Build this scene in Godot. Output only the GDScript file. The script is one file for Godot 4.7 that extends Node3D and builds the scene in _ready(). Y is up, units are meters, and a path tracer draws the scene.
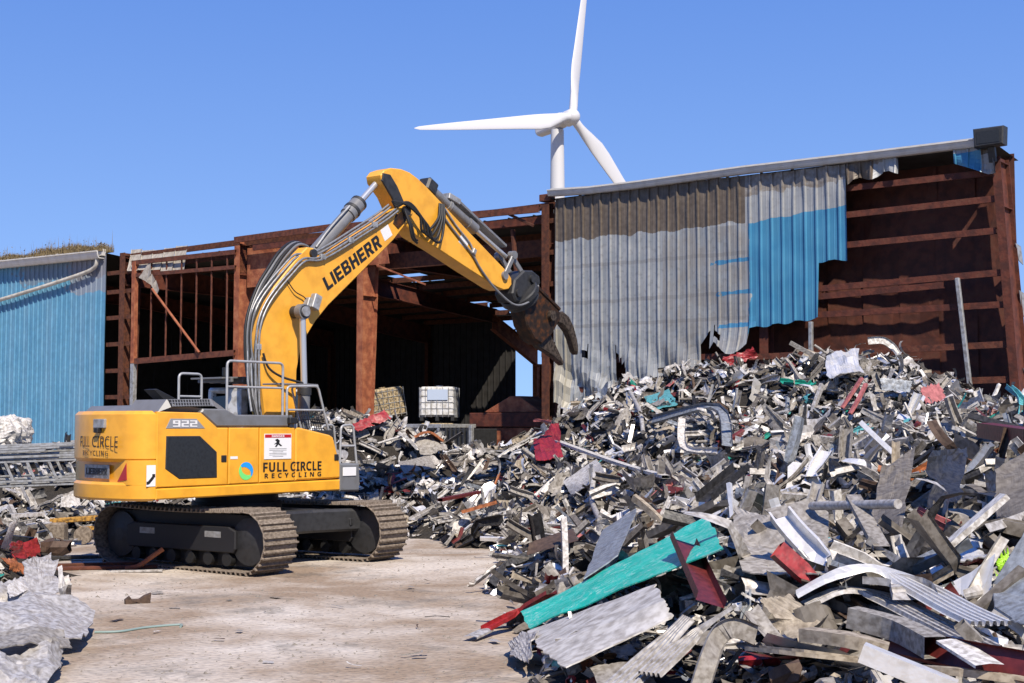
extends Node3D

# ---------------------------------------------------------------- mesh builder
class MB:
	var v := PackedVector3Array()
	var n := PackedVector3Array()
	var uv := PackedVector2Array()
	var has_uv := false

	func tri(a: Vector3, b: Vector3, c: Vector3, hint := Vector3.ZERO) -> void:
		var nn := (c - a).cross(b - a)
		if nn.length_squared() < 1e-14:
			return
		nn = nn.normalized()
		if hint != Vector3.ZERO and nn.dot(hint) < 0.0:
			nn = -nn
			v.append_array([a, c, b])
		else:
			v.append_array([a, b, c])
		n.append_array([nn, nn, nn])
		uv.append_array([Vector2.ZERO, Vector2.ZERO, Vector2.ZERO])

	func quad(a: Vector3, b: Vector3, c: Vector3, d: Vector3, hint := Vector3.ZERO) -> void:
		tri(a, b, c, hint)
		tri(a, c, d, hint)

	# smooth triangle with given normals
	func trin(a: Vector3, b: Vector3, c: Vector3, na: Vector3, nb: Vector3, nc: Vector3) -> void:
		var g := (c - a).cross(b - a)
		if g.length_squared() < 1e-16:
			return
		if g.dot(na + nb + nc) < 0.0:
			v.append_array([a, c, b])
			n.append_array([na, nc, nb])
		else:
			v.append_array([a, b, c])
			n.append_array([na, nb, nc])
		uv.append_array([Vector2.ZERO, Vector2.ZERO, Vector2.ZERO])

	func triuv(a: Vector3, b: Vector3, c: Vector3, ua: Vector2, ub: Vector2, uc: Vector2, hint: Vector3) -> void:
		has_uv = true
		var before := v.size()
		tri(a, b, c, hint)
		if v.size() == before:
			return
		uv[before] = ua
		if v[before + 1] == b:
			uv[before + 1] = ub
			uv[before + 2] = uc
		else:
			uv[before + 1] = uc
			uv[before + 2] = ub

	# chamfered box
	func box(c: Vector3, s: Vector3, bs := Basis(), ch := -1.0) -> void:
		var h := s * 0.5
		var k: float = ch
		if k < 0.0:
			k = minf(0.012, minf(h.x, minf(h.y, h.z)) * 0.3)
		if k <= 0.0:
			for ax in 3:
				for sg in [-1.0, 1.0]:
					var nn := Vector3.ZERO
					nn[ax] = sg
					var a := Vector3.ZERO
					var b := Vector3.ZERO
					a[(ax + 1) % 3] = h[(ax + 1) % 3]
					b[(ax + 2) % 3] = h[(ax + 2) % 3]
					var o: Vector3 = nn * h
					quad(c + bs * (o + a + b), c + bs * (o + a - b), c + bs * (o - a - b), c + bs * (o - a + b), bs * nn)
			return
		for ax in 3:
			var i1 := (ax + 1) % 3
			var i2 := (ax + 2) % 3
			for sg in [-1.0, 1.0]:
				var o := Vector3.ZERO
				o[ax] = sg * h[ax]
				var a := Vector3.ZERO
				var b := Vector3.ZERO
				a[i1] = h[i1] - k
				b[i2] = h[i2] - k
				var nn := Vector3.ZERO
				nn[ax] = sg
				quad(c + bs * (o + a + b), c + bs * (o + a - b), c + bs * (o - a - b), c + bs * (o - a + b), bs * nn)
				for sg2 in [-1.0, 1.0]:
					var e := Vector3.ZERO
					e[i2] = h[i2] - k
					var p1 := Vector3.ZERO
					p1[ax] = sg * h[ax]
					p1[i1] = sg2 * (h[i1] - k)
					var p2 := Vector3.ZERO
					p2[ax] = sg * (h[ax] - k)
					p2[i1] = sg2 * h[i1]
					var en := Vector3.ZERO
					en[ax] = sg
					en[i1] = sg2
					quad(c + bs * (p1 + e), c + bs * (p1 - e), c + bs * (p2 - e), c + bs * (p2 + e), bs * en)
		for sx in [-1.0, 1.0]:
			for sy in [-1.0, 1.0]:
				for sz in [-1.0, 1.0]:
					var q := Vector3(sx, sy, sz)
					var p := Vector3(sx * h.x, sy * h.y, sz * h.z)
					tri(c + bs * (p - Vector3(0, sy * k, sz * k)), c + bs * (p - Vector3(sx * k, 0, sz * k)), c + bs * (p - Vector3(sx * k, sy * k, 0)), bs * q)

	# side normal at an end of edge i, shared with the next edge where the bend is slight
	func vn(poly: PackedVector2Array, i: int, at_start: bool) -> Vector3:
		var m := poly.size()
		var e := (poly[(i + 1) % m] - poly[i]).normalized()
		var o: Vector2 = (poly[i] - poly[(i + m - 1) % m]) if at_start else (poly[(i + 2) % m] - poly[(i + 1) % m])
		o = o.normalized()
		var d := e
		if e.dot(o) > 0.8:
			d = (e + o).normalized()
		return Vector3(d.y, -d.x, 0)

	# polygon in XY extruded along Z from z0 to z1, edges chamfered by k
	func prism(poly_in: PackedVector2Array, z0: float, z1: float, k := 0.0, xf := Transform3D()) -> void:
		var poly := poly_in.duplicate()
		if Geometry2D.is_polygon_clockwise(poly):
			poly.reverse()
		var m := poly.size()
		var ins := PackedVector2Array()
		for i in m:
			var e0: Vector2 = (poly[i] - poly[(i + m - 1) % m]).normalized()
			var e1: Vector2 = (poly[(i + 1) % m] - poly[i]).normalized()
			var n0 := Vector2(-e0.y, e0.x)
			var n1 := Vector2(-e1.y, e1.x)
			var d := n0 + n1
			var l := maxf(d.length_squared(), 0.3)
			ins.append(poly[i] + d * (2.0 * k / l) if k > 0.0 else poly[i])
		var lo := z0 + k
		var hi := z1 - k
		for i in m:
			var j := (i + 1) % m
			var e := poly[j] - poly[i]
			var nn := Vector3(e.y, -e.x, 0)
			var na: Vector3 = (xf.basis * vn(poly, i, true)).normalized()
			var nb: Vector3 = (xf.basis * vn(poly, i, false)).normalized()
			var q0 := xf * Vector3(poly[i].x, poly[i].y, lo)
			var q1 := xf * Vector3(poly[j].x, poly[j].y, lo)
			var q2 := xf * Vector3(poly[j].x, poly[j].y, hi)
			var q3 := xf * Vector3(poly[i].x, poly[i].y, hi)
			trin(q0, q1, q2, na, nb, nb)
			trin(q0, q2, q3, na, nb, na)
			if k > 0.0:
				quad(xf * Vector3(poly[i].x, poly[i].y, hi), xf * Vector3(poly[j].x, poly[j].y, hi), xf * Vector3(ins[j].x, ins[j].y, z1), xf * Vector3(ins[i].x, ins[i].y, z1), xf.basis * (nn.normalized() + Vector3(0, 0, 1)))
				quad(xf * Vector3(poly[i].x, poly[i].y, lo), xf * Vector3(poly[j].x, poly[j].y, lo), xf * Vector3(ins[j].x, ins[j].y, z0), xf * Vector3(ins[i].x, ins[i].y, z0), xf.basis * (nn.normalized() - Vector3(0, 0, 1)))
		var t := Geometry2D.triangulate_polygon(ins)
		for i in range(0, t.size(), 3):
			var a := ins[t[i]]
			var b := ins[t[i + 1]]
			var c := ins[t[i + 2]]
			tri(xf * Vector3(a.x, a.y, z1), xf * Vector3(b.x, b.y, z1), xf * Vector3(c.x, c.y, z1), xf.basis * Vector3(0, 0, 1))
			tri(xf * Vector3(a.x, a.y, z0), xf * Vector3(b.x, b.y, z0), xf * Vector3(c.x, c.y, z0), xf.basis * Vector3(0, 0, -1))

	# round tube along points; radii may be one value or one per point
	func tube(pts: PackedVector3Array, r, sides := 8, caps := true) -> void:
		var m := pts.size()
		var rings := []
		var norms := []
		var side := Vector3.ZERO
		for i in m:
			var d: Vector3
			if i == 0:
				d = pts[1] - pts[0]
			elif i == m - 1:
				d = pts[m - 1] - pts[m - 2]
			else:
				d = (pts[i + 1] - pts[i]).normalized() + (pts[i] - pts[i - 1]).normalized()
			if d.length_squared() < 1e-12:
				d = pts[m - 1] - pts[0]
			d = d.normalized()
			if side == Vector3.ZERO:
				side = d.cross(Vector3.UP)
				if side.length() < 0.1:
					side = d.cross(Vector3.RIGHT)
			side = (side - d * side.dot(d)).normalized()
			var up := side.cross(d).normalized()
			var rr: float = r if r is float or r is int else r[i]
			var ring := PackedVector3Array()
			var nm := PackedVector3Array()
			for k in sides:
				var a := TAU * k / sides
				var q := side * cos(a) + up * sin(a)
				ring.append(pts[i] + q * rr)
				nm.append(q)
			rings.append(ring)
			norms.append(nm)
		for i in m - 1:
			for k in sides:
				var k2 := (k + 1) % sides
				trin(rings[i][k], rings[i][k2], rings[i + 1][k2], norms[i][k], norms[i][k2], norms[i + 1][k2])
				trin(rings[i][k], rings[i + 1][k2], rings[i + 1][k], norms[i][k], norms[i + 1][k2], norms[i + 1][k])
		if caps:
			for e in [0, m - 1]:
				var dd: Vector3 = (pts[0] - pts[1]) if e == 0 else (pts[m - 1] - pts[m - 2])
				for k in range(1, sides - 1):
					tri(rings[e][0], rings[e][k], rings[e][k + 1], dd)

	func rod(a: Vector3, b: Vector3, r: float, sides := 10) -> void:
		tube(PackedVector3Array([a, b]), r, sides)

	# rectangular bar from a to b
	func bar(a: Vector3, b: Vector3, w: float, h: float, up := Vector3.UP, ch := -1.0) -> void:
		var d := (b - a).normalized()
		var s := d.cross(up)
		if s.length() < 0.05:
			s = d.cross(Vector3.RIGHT)
		s = s.normalized()
		var u := s.cross(d).normalized()
		box((a + b) * 0.5, Vector3((b - a).length(), h, w), Basis(d, u, s), ch)

	func mesh(mat: Material = null) -> ArrayMesh:
		var am := ArrayMesh.new()
		add_to(am, mat)
		return am

	func add_to(am: ArrayMesh, mat: Material) -> void:
		var arr := []
		arr.resize(Mesh.ARRAY_MAX)
		arr[Mesh.ARRAY_VERTEX] = v
		arr[Mesh.ARRAY_NORMAL] = n
		arr[Mesh.ARRAY_TEX_UV] = uv
		am.add_surface_from_arrays(Mesh.PRIMITIVE_TRIANGLES, arr)
		if mat:
			am.surface_set_material(am.get_surface_count() - 1, mat)

# ---------------------------------------------------------------- scene helpers
var used := {}
var M := {}
var rng := RandomNumberGenerator.new()

func numbered(called: String) -> String:
	if not used.has(called):
		used[called] = 0
		return called
	used[called] += 1
	return "%s_%03d" % [called, used[called]]

func tag(o: Node3D, label: String, category: String, group := "") -> void:
	o.set_meta("label", label)
	o.set_meta("category", category)
	if not o.has_meta("kind"):
		o.set_meta("kind", "thing")
	if group != "":
		o.set_meta("group", group)

func thing(called: String, label: String, category: String, at := Vector3.ZERO, turn := 0.0, group := "") -> Node3D:
	var o := Node3D.new()
	o.name = numbered(called)
	add_child(o)
	o.position = at
	o.rotation.y = turn
	tag(o, label, category, group)
	return o

func part(called: String, mb: MB, mat: Material, parent: Node3D) -> MeshInstance3D:
	var o := MeshInstance3D.new()
	o.mesh = mb.mesh(mat)
	o.name = called
	parent.add_child(o, true)
	return o

func part_mesh(called: String, mesh: Mesh, parent: Node3D, xf := Transform3D()) -> MeshInstance3D:
	var o := MeshInstance3D.new()
	o.mesh = mesh
	o.name = called
	o.transform = xf
	parent.add_child(o, true)
	return o

func single(called: String, mb: MB, mat: Material, label: String, category: String, group := "") -> MeshInstance3D:
	# a thing that is one mesh: put its node at the mesh's foot
	var lo := Vector3.INF
	var hi := -Vector3.INF
	for p in mb.v:
		lo = lo.min(p)
		hi = hi.max(p)
	var o := MeshInstance3D.new()
	var base := Vector3((lo.x + hi.x) * 0.5, lo.y, (lo.z + hi.z) * 0.5)
	for i in mb.v.size():
		mb.v[i] -= base
	o.mesh = mb.mesh(mat)
	o.name = numbered(called)
	o.position = base
	add_child(o)
	tag(o, label, category, group)
	return o

func structure(called: String, mesh: Mesh) -> MeshInstance3D:
	var o := MeshInstance3D.new()
	o.mesh = mesh
	o.name = numbered(called)
	o.set_meta("kind", "structure")
	add_child(o)
	return o

func poly(a: Array) -> PackedVector2Array:
	var p := PackedVector2Array()
	for q in a:
		p.append(Vector2(q[0], q[1]))
	return p

func pts3(a: Array) -> PackedVector3Array:
	var p := PackedVector3Array()
	for q in a:
		p.append(q if q is Vector3 else Vector3(q[0], q[1], q[2]))
	return p

# smooth curve through points
func spline(a: Array, per := 6) -> PackedVector3Array:
	var p := pts3(a)
	var out := PackedVector3Array()
	var m := p.size()
	for i in m - 1:
		for k in per:
			out.append(p[i].cubic_interpolate(p[i + 1], p[maxi(i - 1, 0)], p[mini(i + 2, m - 1)], float(k) / per))
	out.append(p[m - 1])
	return out

func lathe(mb: MB, prof: Array, axis_at: Transform3D, sides := 20) -> void:
	# prof: [radius, height] pairs round local Y
	for i in prof.size() - 1:
		var r0: float = prof[i][0]
		var y0: float = prof[i][1]
		var r1: float = prof[i + 1][0]
		var y1: float = prof[i + 1][1]
		var sl := Vector2(y1 - y0, -(r1 - r0)).normalized()
		for k in sides:
			var a0 := TAU * k / sides
			var a1 := TAU * (k + 1) / sides
			var d0 := Vector3(cos(a0), 0, sin(a0))
			var d1 := Vector3(cos(a1), 0, sin(a1))
			var n0 := axis_at.basis * (d0 * sl.x + Vector3.UP * sl.y)
			var n1 := axis_at.basis * (d1 * sl.x + Vector3.UP * sl.y)
			var p00 := axis_at * (d0 * r0 + Vector3.UP * y0)
			var p01 := axis_at * (d1 * r0 + Vector3.UP * y0)
			var p10 := axis_at * (d0 * r1 + Vector3.UP * y1)
			var p11 := axis_at * (d1 * r1 + Vector3.UP * y1)
			mb.trin(p00, p01, p11, n0, n1, n1)
			mb.trin(p00, p11, p10, n0, n1, n0)

func lettering(called: String, text: String, height: float, width: float, mat: Material, parent: Node3D, xf: Transform3D, bold := true, spacing := 0) -> MeshInstance3D:
	# cap height and overall width in metres, centred on xf, facing its +Z
	var f := SystemFont.new()
	f.font_names = PackedStringArray(["Droid Sans"])
	f.font_weight = 700 if bold else 400
	var fv: Font = f
	if spacing != 0:
		var va := FontVariation.new()
		va.base_font = f
		va.spacing_glyph = spacing
		fv = va
	var t := TextMesh.new()
	t.font = fv
	t.text = text
	t.font_size = 64
	t.pixel_size = 0.01
	t.depth = 0.002
	t.curve_step = 2.0
	t.material = mat
	var bb := t.get_aabb()
	var sx := width / maxf(bb.size.x, 0.01)
	var sy := height / maxf(bb.size.y, 0.01)
	var o := MeshInstance3D.new()
	o.mesh = t
	o.name = called
	var c := bb.get_center()
	o.transform = xf * Transform3D(Basis.from_scale(Vector3(sx, sy, 1.0)), Vector3(-c.x * sx, -c.y * sy, 0))
	parent.add_child(o, true)
	return o

# heavy block capitals and digits from flat bars: strokes on a 4 x 5 cell
func block_letters(called: String, text: String, height: float, width: float, m: Material, parent: Node3D, xf: Transform3D) -> MeshInstance3D:
	var glyphs := {
		"L": [[0, 0, 1.3, 5], [1.3, 0, 3.4, 1.1]],
		"I": [[0, 0, 1.3, 5]],
		"E": [[0, 0, 1.3, 5], [1.3, 0, 3.6, 1.05], [1.3, 1.98, 3.3, 3.02], [1.3, 3.95, 3.6, 5]],
		"H": [[0, 0, 1.3, 5], [2.7, 0, 4, 5], [1.3, 1.95, 2.7, 3.05]],
		"B": [[0, 0, 1.3, 5], [1.3, 0, 3.5, 1.0], [1.3, 2.05, 3.4, 3.0], [1.3, 4.0, 3.4, 5], [2.75, 1.0, 4, 2.05], [2.65, 3.0, 3.85, 4.0], [3.5, 0.3, 3.85, 1.0], [3.4, 2.05, 3.75, 2.35], [3.4, 4.0, 3.7, 4.7]],
		"R": [[0, 0, 1.3, 5], [1.3, 1.9, 3.3, 2.9], [1.3, 4.0, 3.4, 5], [2.65, 2.9, 3.9, 4.0], [3.4, 4.0, 3.75, 4.7], [3.3, 2.3, 3.65, 2.9]],
		"9": [[0, 2.2, 1.1, 5], [1.1, 4.1, 3.9, 5], [1.1, 2.2, 2.8, 3.1], [2.8, 0, 3.9, 4.1], [0, 0, 2.8, 0.9]],
		"2": [[0, 4.1, 3.9, 5], [2.8, 2.95, 3.9, 4.1], [0, 2.05, 3.9, 2.95], [0, 0.9, 1.1, 2.05], [0, 0, 3.9, 0.9]],
	}
	var wide := {"L": 3.5, "I": 1.3, "E": 3.6, "H": 4.0, "B": 4.0, "R": 4.1, "9": 3.9, "2": 3.9}
	var total := 0.0
	for ch in text:
		total += wide[ch] + 0.65
	total -= 0.65
	var sx := width / total
	var sy := height / 5.0
	var mb := MB.new()
	var x := -total * 0.5
	for ch in text:
		for b in glyphs[ch]:
			mb.prism(poly([[(x + b[0]) * sx, (b[1] - 2.5) * sy], [(x + b[2]) * sx, (b[1] - 2.5) * sy], [(x + b[2]) * sx, (b[3] - 2.5) * sy], [(x + b[0]) * sx, (b[3] - 2.5) * sy]]), 0.0, 0.003, 0.0, xf)
		if ch == "R":
			mb.prism(poly([[(x + 1.7) * sx, -0.6 * sy], [(x + 3.1) * sx, -0.6 * sy], [(x + 4.1) * sx, -2.5 * sy], [(x + 2.65) * sx, -2.5 * sy]]), 0.0, 0.003, 0.0, xf)
		x += wide[ch] + 0.65
	return part(called, mb, m, parent)

# ---------------------------------------------------------------- materials
func noise_tex(freq: float, cols: Array, seed_ := 1, oct := 4, size := 512, warp := 0.0) -> NoiseTexture2D:
	var nz := FastNoiseLite.new()
	nz.noise_type = FastNoiseLite.TYPE_SIMPLEX_SMOOTH
	nz.seed = seed_
	nz.frequency = freq
	nz.fractal_octaves = oct
	nz.fractal_gain = 0.55
	if warp > 0.0:
		nz.domain_warp_enabled = true
		nz.domain_warp_amplitude = warp
		nz.domain_warp_frequency = freq * 1.5
	var t := NoiseTexture2D.new()
	t.width = size
	t.height = size
	t.seamless = true
	t.generate_mipmaps = false
	t.noise = nz
	var g := Gradient.new()
	var offs := PackedFloat32Array()
	var cc := PackedColorArray()
	for i in cols.size():
		offs.append(cols[i][0])
		cc.append(cols[i][1])
	g.offsets = offs
	g.colors = cc
	t.color_ramp = g
	return t

func normal_tex(freq: float, strength: float, seed_ := 1, oct := 3, size := 512) -> NoiseTexture2D:
	var nz := FastNoiseLite.new()
	nz.noise_type = FastNoiseLite.TYPE_SIMPLEX_SMOOTH
	nz.seed = seed_
	nz.frequency = freq
	nz.fractal_octaves = oct
	var t := NoiseTexture2D.new()
	t.width = size
	t.height = size
	t.seamless = true
	t.generate_mipmaps = false
	t.as_normal_map = true
	t.bump_strength = strength
	t.noise = nz
	return t

func lin(r: float, g: float, b: float) -> Color:
	return Color(r, g, b).linear_to_srgb()

func mat(col: Color, rough := 0.7, metal := 0.0, tex: Texture2D = null, scale := 1.0, norm: Texture2D = null, norm_s := 1.0) -> StandardMaterial3D:
	var m := StandardMaterial3D.new()
	var l := col.srgb_to_linear()
	m.albedo_color = Color(l.r * 0.84, l.g * 0.84, l.b * 0.84).linear_to_srgb()
	m.roughness = rough
	m.metallic = metal
	m.metallic_specular = 0.5
	if tex or norm:
		m.uv1_triplanar = true
		m.uv1_scale = Vector3.ONE * scale
	if tex:
		m.albedo_texture = tex
	if norm:
		m.normal_enabled = true
		m.normal_texture = norm
		m.normal_scale = norm_s
	m.cull_mode = BaseMaterial3D.CULL_DISABLED
	return m

func make_materials() -> void:
	var wear := noise_tex(0.012, [[0.0, Color(0.72, 0.70, 0.66)], [0.42, Color(0.9, 0.89, 0.87)], [0.6, Color(1, 1, 1)], [1.0, Color(1, 1, 1)]], 3, 5)
	var grime := noise_tex(0.02, [[0.0, Color(0.38, 0.36, 0.33)], [0.35, Color(0.62, 0.60, 0.57)], [0.55, Color(0.92, 0.91, 0.9)], [1.0, Color(1, 1, 1)]], 7, 5, 512, 20.0)
	var soft_ := noise_tex(0.02, [[0.0, Color(0.65, 0.64, 0.62)], [0.5, Color(0.9, 0.9, 0.89)], [1.0, Color(1, 1, 1)]], 18, 5)
	var rust := noise_tex(0.014, [[0.0, Color(0.34, 0.21, 0.16)], [0.4, Color(0.44, 0.27, 0.20)], [0.6, Color(0.53, 0.33, 0.24)], [0.8, Color(0.50, 0.35, 0.27)], [1.0, Color(0.60, 0.43, 0.33)]], 11, 6, 512, 6.0)
	var mud := noise_tex(0.02, [[0.0, Color(0.36, 0.32, 0.28)], [0.3, Color(0.48, 0.44, 0.39)], [0.6, Color(0.60, 0.56, 0.51)], [1.0, Color(0.70, 0.66, 0.60)]], 13, 5, 512, 4.0)
	var dents := normal_tex(0.012, 5.0, 21, 3)
	var fine := normal_tex(0.05, 3.0, 22, 3)
	M.dents = dents
	var faint := noise_tex(0.01, [[0.0, Color(0.90, 0.885, 0.86)], [0.45, Color(0.97, 0.965, 0.955)], [0.6, Color(1, 1, 1)], [1.0, Color(1, 1, 1)]], 5, 6)
	M.yellow = mat(lin(0.88, 0.42, 0.03), 0.36, 0.0, faint, 0.35)
	M.yellow.clearcoat_enabled = true
	M.yellow.clearcoat = 0.35
	M.yellow.clearcoat_roughness = 0.2
	M.boom_yellow = mat(lin(0.88, 0.43, 0.04), 0.45, 0.0, faint, 0.4)
	M.grey_paint = mat(lin(0.165, 0.17, 0.18), 0.45, 0.0, faint, 0.6)
	M.badge = mat(lin(0.26, 0.27, 0.29), 0.5)
	M.rail = mat(lin(0.42, 0.43, 0.44), 0.45, 0.2, faint, 1.0)
	M.dark_grey = mat(lin(0.034, 0.035, 0.038), 0.55, 0.0, soft_, 0.7)
	M.black_paint = mat(lin(0.011, 0.011, 0.013), 0.6)
	M.rubber = mat(lin(0.012, 0.012, 0.012), 0.6)
	M.black_text = mat(lin(0.012, 0.011, 0.010), 0.5)
	M.white_text = mat(lin(0.75, 0.75, 0.75), 0.5)
	M.white_paint = mat(lin(0.72, 0.72, 0.71), 0.4, 0.0, wear, 0.8)
	M.red = mat(lin(0.5, 0.012, 0.015), 0.35)
	M.steel = mat(lin(0.36, 0.37, 0.38), 0.42, 0.55, wear, 1.5)
	M.galv = mat(lin(0.40, 0.41, 0.42), 0.5, 0.35, wear, 0.8)
	M.chrome = mat(lin(0.62, 0.63, 0.64), 0.3, 0.6)
	M.cyl_grey = mat(lin(0.20, 0.205, 0.215), 0.38, 0.1, faint, 0.8)
	M.mud_steel = mat(Color(0.92, 0.9, 0.88), 0.8, 0.1, mud, 1.2, fine, 0.5)
	M.tool_steel = mat(lin(0.10, 0.075, 0.055), 0.62, 0.3, grime, 1.1, dents, 0.5)
	M.tool_body = mat(Color(0.62, 0.5, 0.38), 0.65, 0.2, noise_tex(0.012, [[0.0, Color(0.14, 0.12, 0.1)], [0.5, Color(0.34, 0.28, 0.2)], [0.66, Color(0.45, 0.34, 0.18)], [1.0, Color(0.7, 0.47, 0.16)]], 31, 5, 512, 20.0), 0.9)
	M.glass = mat(lin(0.03, 0.045, 0.06), 0.06, 0.0)
	M.mesh_dark = mat(lin(0.022, 0.025, 0.028), 0.5, 0.0, soft_, 1.5)
	M.swirl_blue = mat(lin(0.02, 0.33, 0.85), 0.4)
	M.swirl_green = mat(lin(0.18, 0.75, 0.2), 0.4)
	M.sign_white = mat(lin(0.8, 0.8, 0.8), 0.5)
	M.rust = mat(Color(0.78, 0.68, 0.63), 0.85, 0.0, rust, 0.55, fine, 0.4)
	M.rust_bright = mat(Color(1.0, 1.0, 1.0), 0.82, 0.0, noise_tex(0.012, [[0.0, Color(0.44, 0.24, 0.15)], [0.4, Color(0.56, 0.31, 0.20)], [0.6, Color(0.62, 0.37, 0.24)], [1.0, Color(0.70, 0.47, 0.33)]], 12, 6, 512, 6.0), 0.4, fine, 0.4)
	M.rust_red = mat(Color(0.75, 0.60, 0.54), 0.8, 0.0, rust, 0.35, fine, 0.3)
	M.rust_brown = mat(Color(0.72, 0.64, 0.54), 0.9, 0.0, rust, 0.7, fine, 0.4)
	M.liner = mat(Color(0.70, 0.585, 0.53), 0.75, 0.0, rust, 0.3, dents, 0.4)
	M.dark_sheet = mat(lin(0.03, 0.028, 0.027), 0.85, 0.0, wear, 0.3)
	M.roof_sheet = mat(lin(0.44, 0.40, 0.34), 0.7, 0.0, wear, 0.7)
	M.turbine = mat(lin(0.62, 0.62, 0.63), 0.45)
	M.insul = mat(lin(0.5, 0.47, 0.42), 0.9, 0.0, grime, 1.0)
	M.dirty_yellow = mat(lin(0.55, 0.30, 0.05), 0.6, 0.0, grime, 1.2)
	M.hose = mat(lin(0.22, 0.30, 0.28), 0.6)
	M.twig = mat(lin(0.16, 0.13, 0.11), 0.9)
	M.wood = mat(Color(0.75, 0.66, 0.52), 0.8, 0.0, wear, 2.0)
	M.plastic_white = mat(lin(0.62, 0.60, 0.52), 0.5, 0.0, wear, 1.0)
	M.plastic_cream = mat(lin(0.50, 0.40, 0.24), 0.55, 0.0, grime, 1.0)
	M.dumpster = mat(lin(0.26, 0.28, 0.32), 0.6, 0.0, grime, 0.6)
	M.gutter = mat(lin(0.66, 0.64, 0.60), 0.55, 0.0, faint, 0.5)
	M.pipe_white = mat(lin(0.60, 0.57, 0.50), 0.6, 0.0, wear, 0.3)
	M.fines = mat(Color(0.55, 0.53, 0.5), 0.95, 0.0, noise_tex(0.05, [[0.0, Color(0.12, 0.11, 0.1)], [0.5, Color(0.3, 0.28, 0.26)], [1.0, Color(0.6, 0.58, 0.55)]], 51, 5), 0.8, fine, 1.0)
	var soft := noise_tex(0.02, [[0.0, Color(0.58, 0.55, 0.51)], [0.4, Color(0.80, 0.785, 0.765)], [0.6, Color(0.95, 0.945, 0.94)], [1.0, Color(1, 1, 1)]], 17, 6, 512, 8.0)
	var scratch := noise_tex(0.011, [[0.0, Color(0.03, 0.66, 0.58)], [0.43, Color(0.05, 0.74, 0.65)], [0.44, Color(0.80, 0.86, 0.83)], [0.475, Color(0.74, 0.82, 0.79)], [0.485, Color(0.05, 0.72, 0.64)], [0.64, Color(0.06, 0.74, 0.66)], [0.65, Color(0.78, 0.84, 0.81)], [0.68, Color(0.08, 0.72, 0.64)], [1.0, Color(0.08, 0.70, 0.62)]], 19, 4, 512, 40.0)
	M.turquoise = mat(Color(1, 1, 1), 0.4, 0.0, scratch, 0.55)
	M.pale_panel = mat(lin(0.68, 0.66, 0.62), 0.55, 0.05, soft, 0.6, dents, 0.4)
	M.pale_sheet = mat(lin(0.47, 0.44, 0.395), 0.7, 0.05, soft, 0.7, dents, 0.5)
	# scrap
	var S := {}
	S.bright = mat(lin(0.84, 0.83, 0.81), 0.42, 0.5, faint, 1.7, dents, 0.6)
	S.alu = mat(lin(0.60, 0.585, 0.565), 0.55, 0.25, soft, 1.1, dents, 0.7)
	S.dull = mat(lin(0.38, 0.36, 0.33), 0.66, 0.12, soft, 1.3, dents, 0.7)
	S.dirty = mat(lin(0.21, 0.19, 0.165), 0.78, 0.05, soft, 0.9, dents, 0.7)
	S.white = mat(lin(0.78, 0.765, 0.73), 0.5, 0.0, soft, 1.2, dents, 0.5)
	S.dark = mat(lin(0.045, 0.045, 0.048), 0.5, 0.1, grime, 1.3, dents, 0.8)
	S.brown = mat(lin(0.11, 0.068, 0.045), 0.75, 0.1, soft, 1.0, dents, 0.6)
	S.beige = mat(lin(0.45, 0.39, 0.30), 0.65, 0.0, soft, 1.0, dents, 0.6)
	S.red = mat(lin(0.38, 0.025, 0.03), 0.45, 0.0, soft, 1.0, dents, 0.5)
	S.maroon = mat(lin(0.16, 0.022, 0.02), 0.5, 0.0, soft, 1.0, dents, 0.5)
	S.pink = mat(lin(0.5, 0.16, 0.16), 0.6, 0.0, soft, 1.0, dents, 0.5)
	S.blue = mat(lin(0.33, 0.37, 0.42), 0.5, 0.15, soft, 1.0, dents, 0.6)
	S.teal = mat(lin(0.02, 0.36, 0.28), 0.45, 0.0, soft, 1.0, dents, 0.5)
	S.cyan = mat(lin(0.12, 0.46, 0.52), 0.45, 0.0, soft, 1.0, dents, 0.5)
	S.orange = mat(lin(0.45, 0.15, 0.05), 0.6, 0.0, soft, 1.0, dents, 0.5)
	S.lime = mat(lin(0.32, 0.62, 0.03), 0.5, 0.0, null, 1.0, dents, 0.5)
	M.S = S

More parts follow.
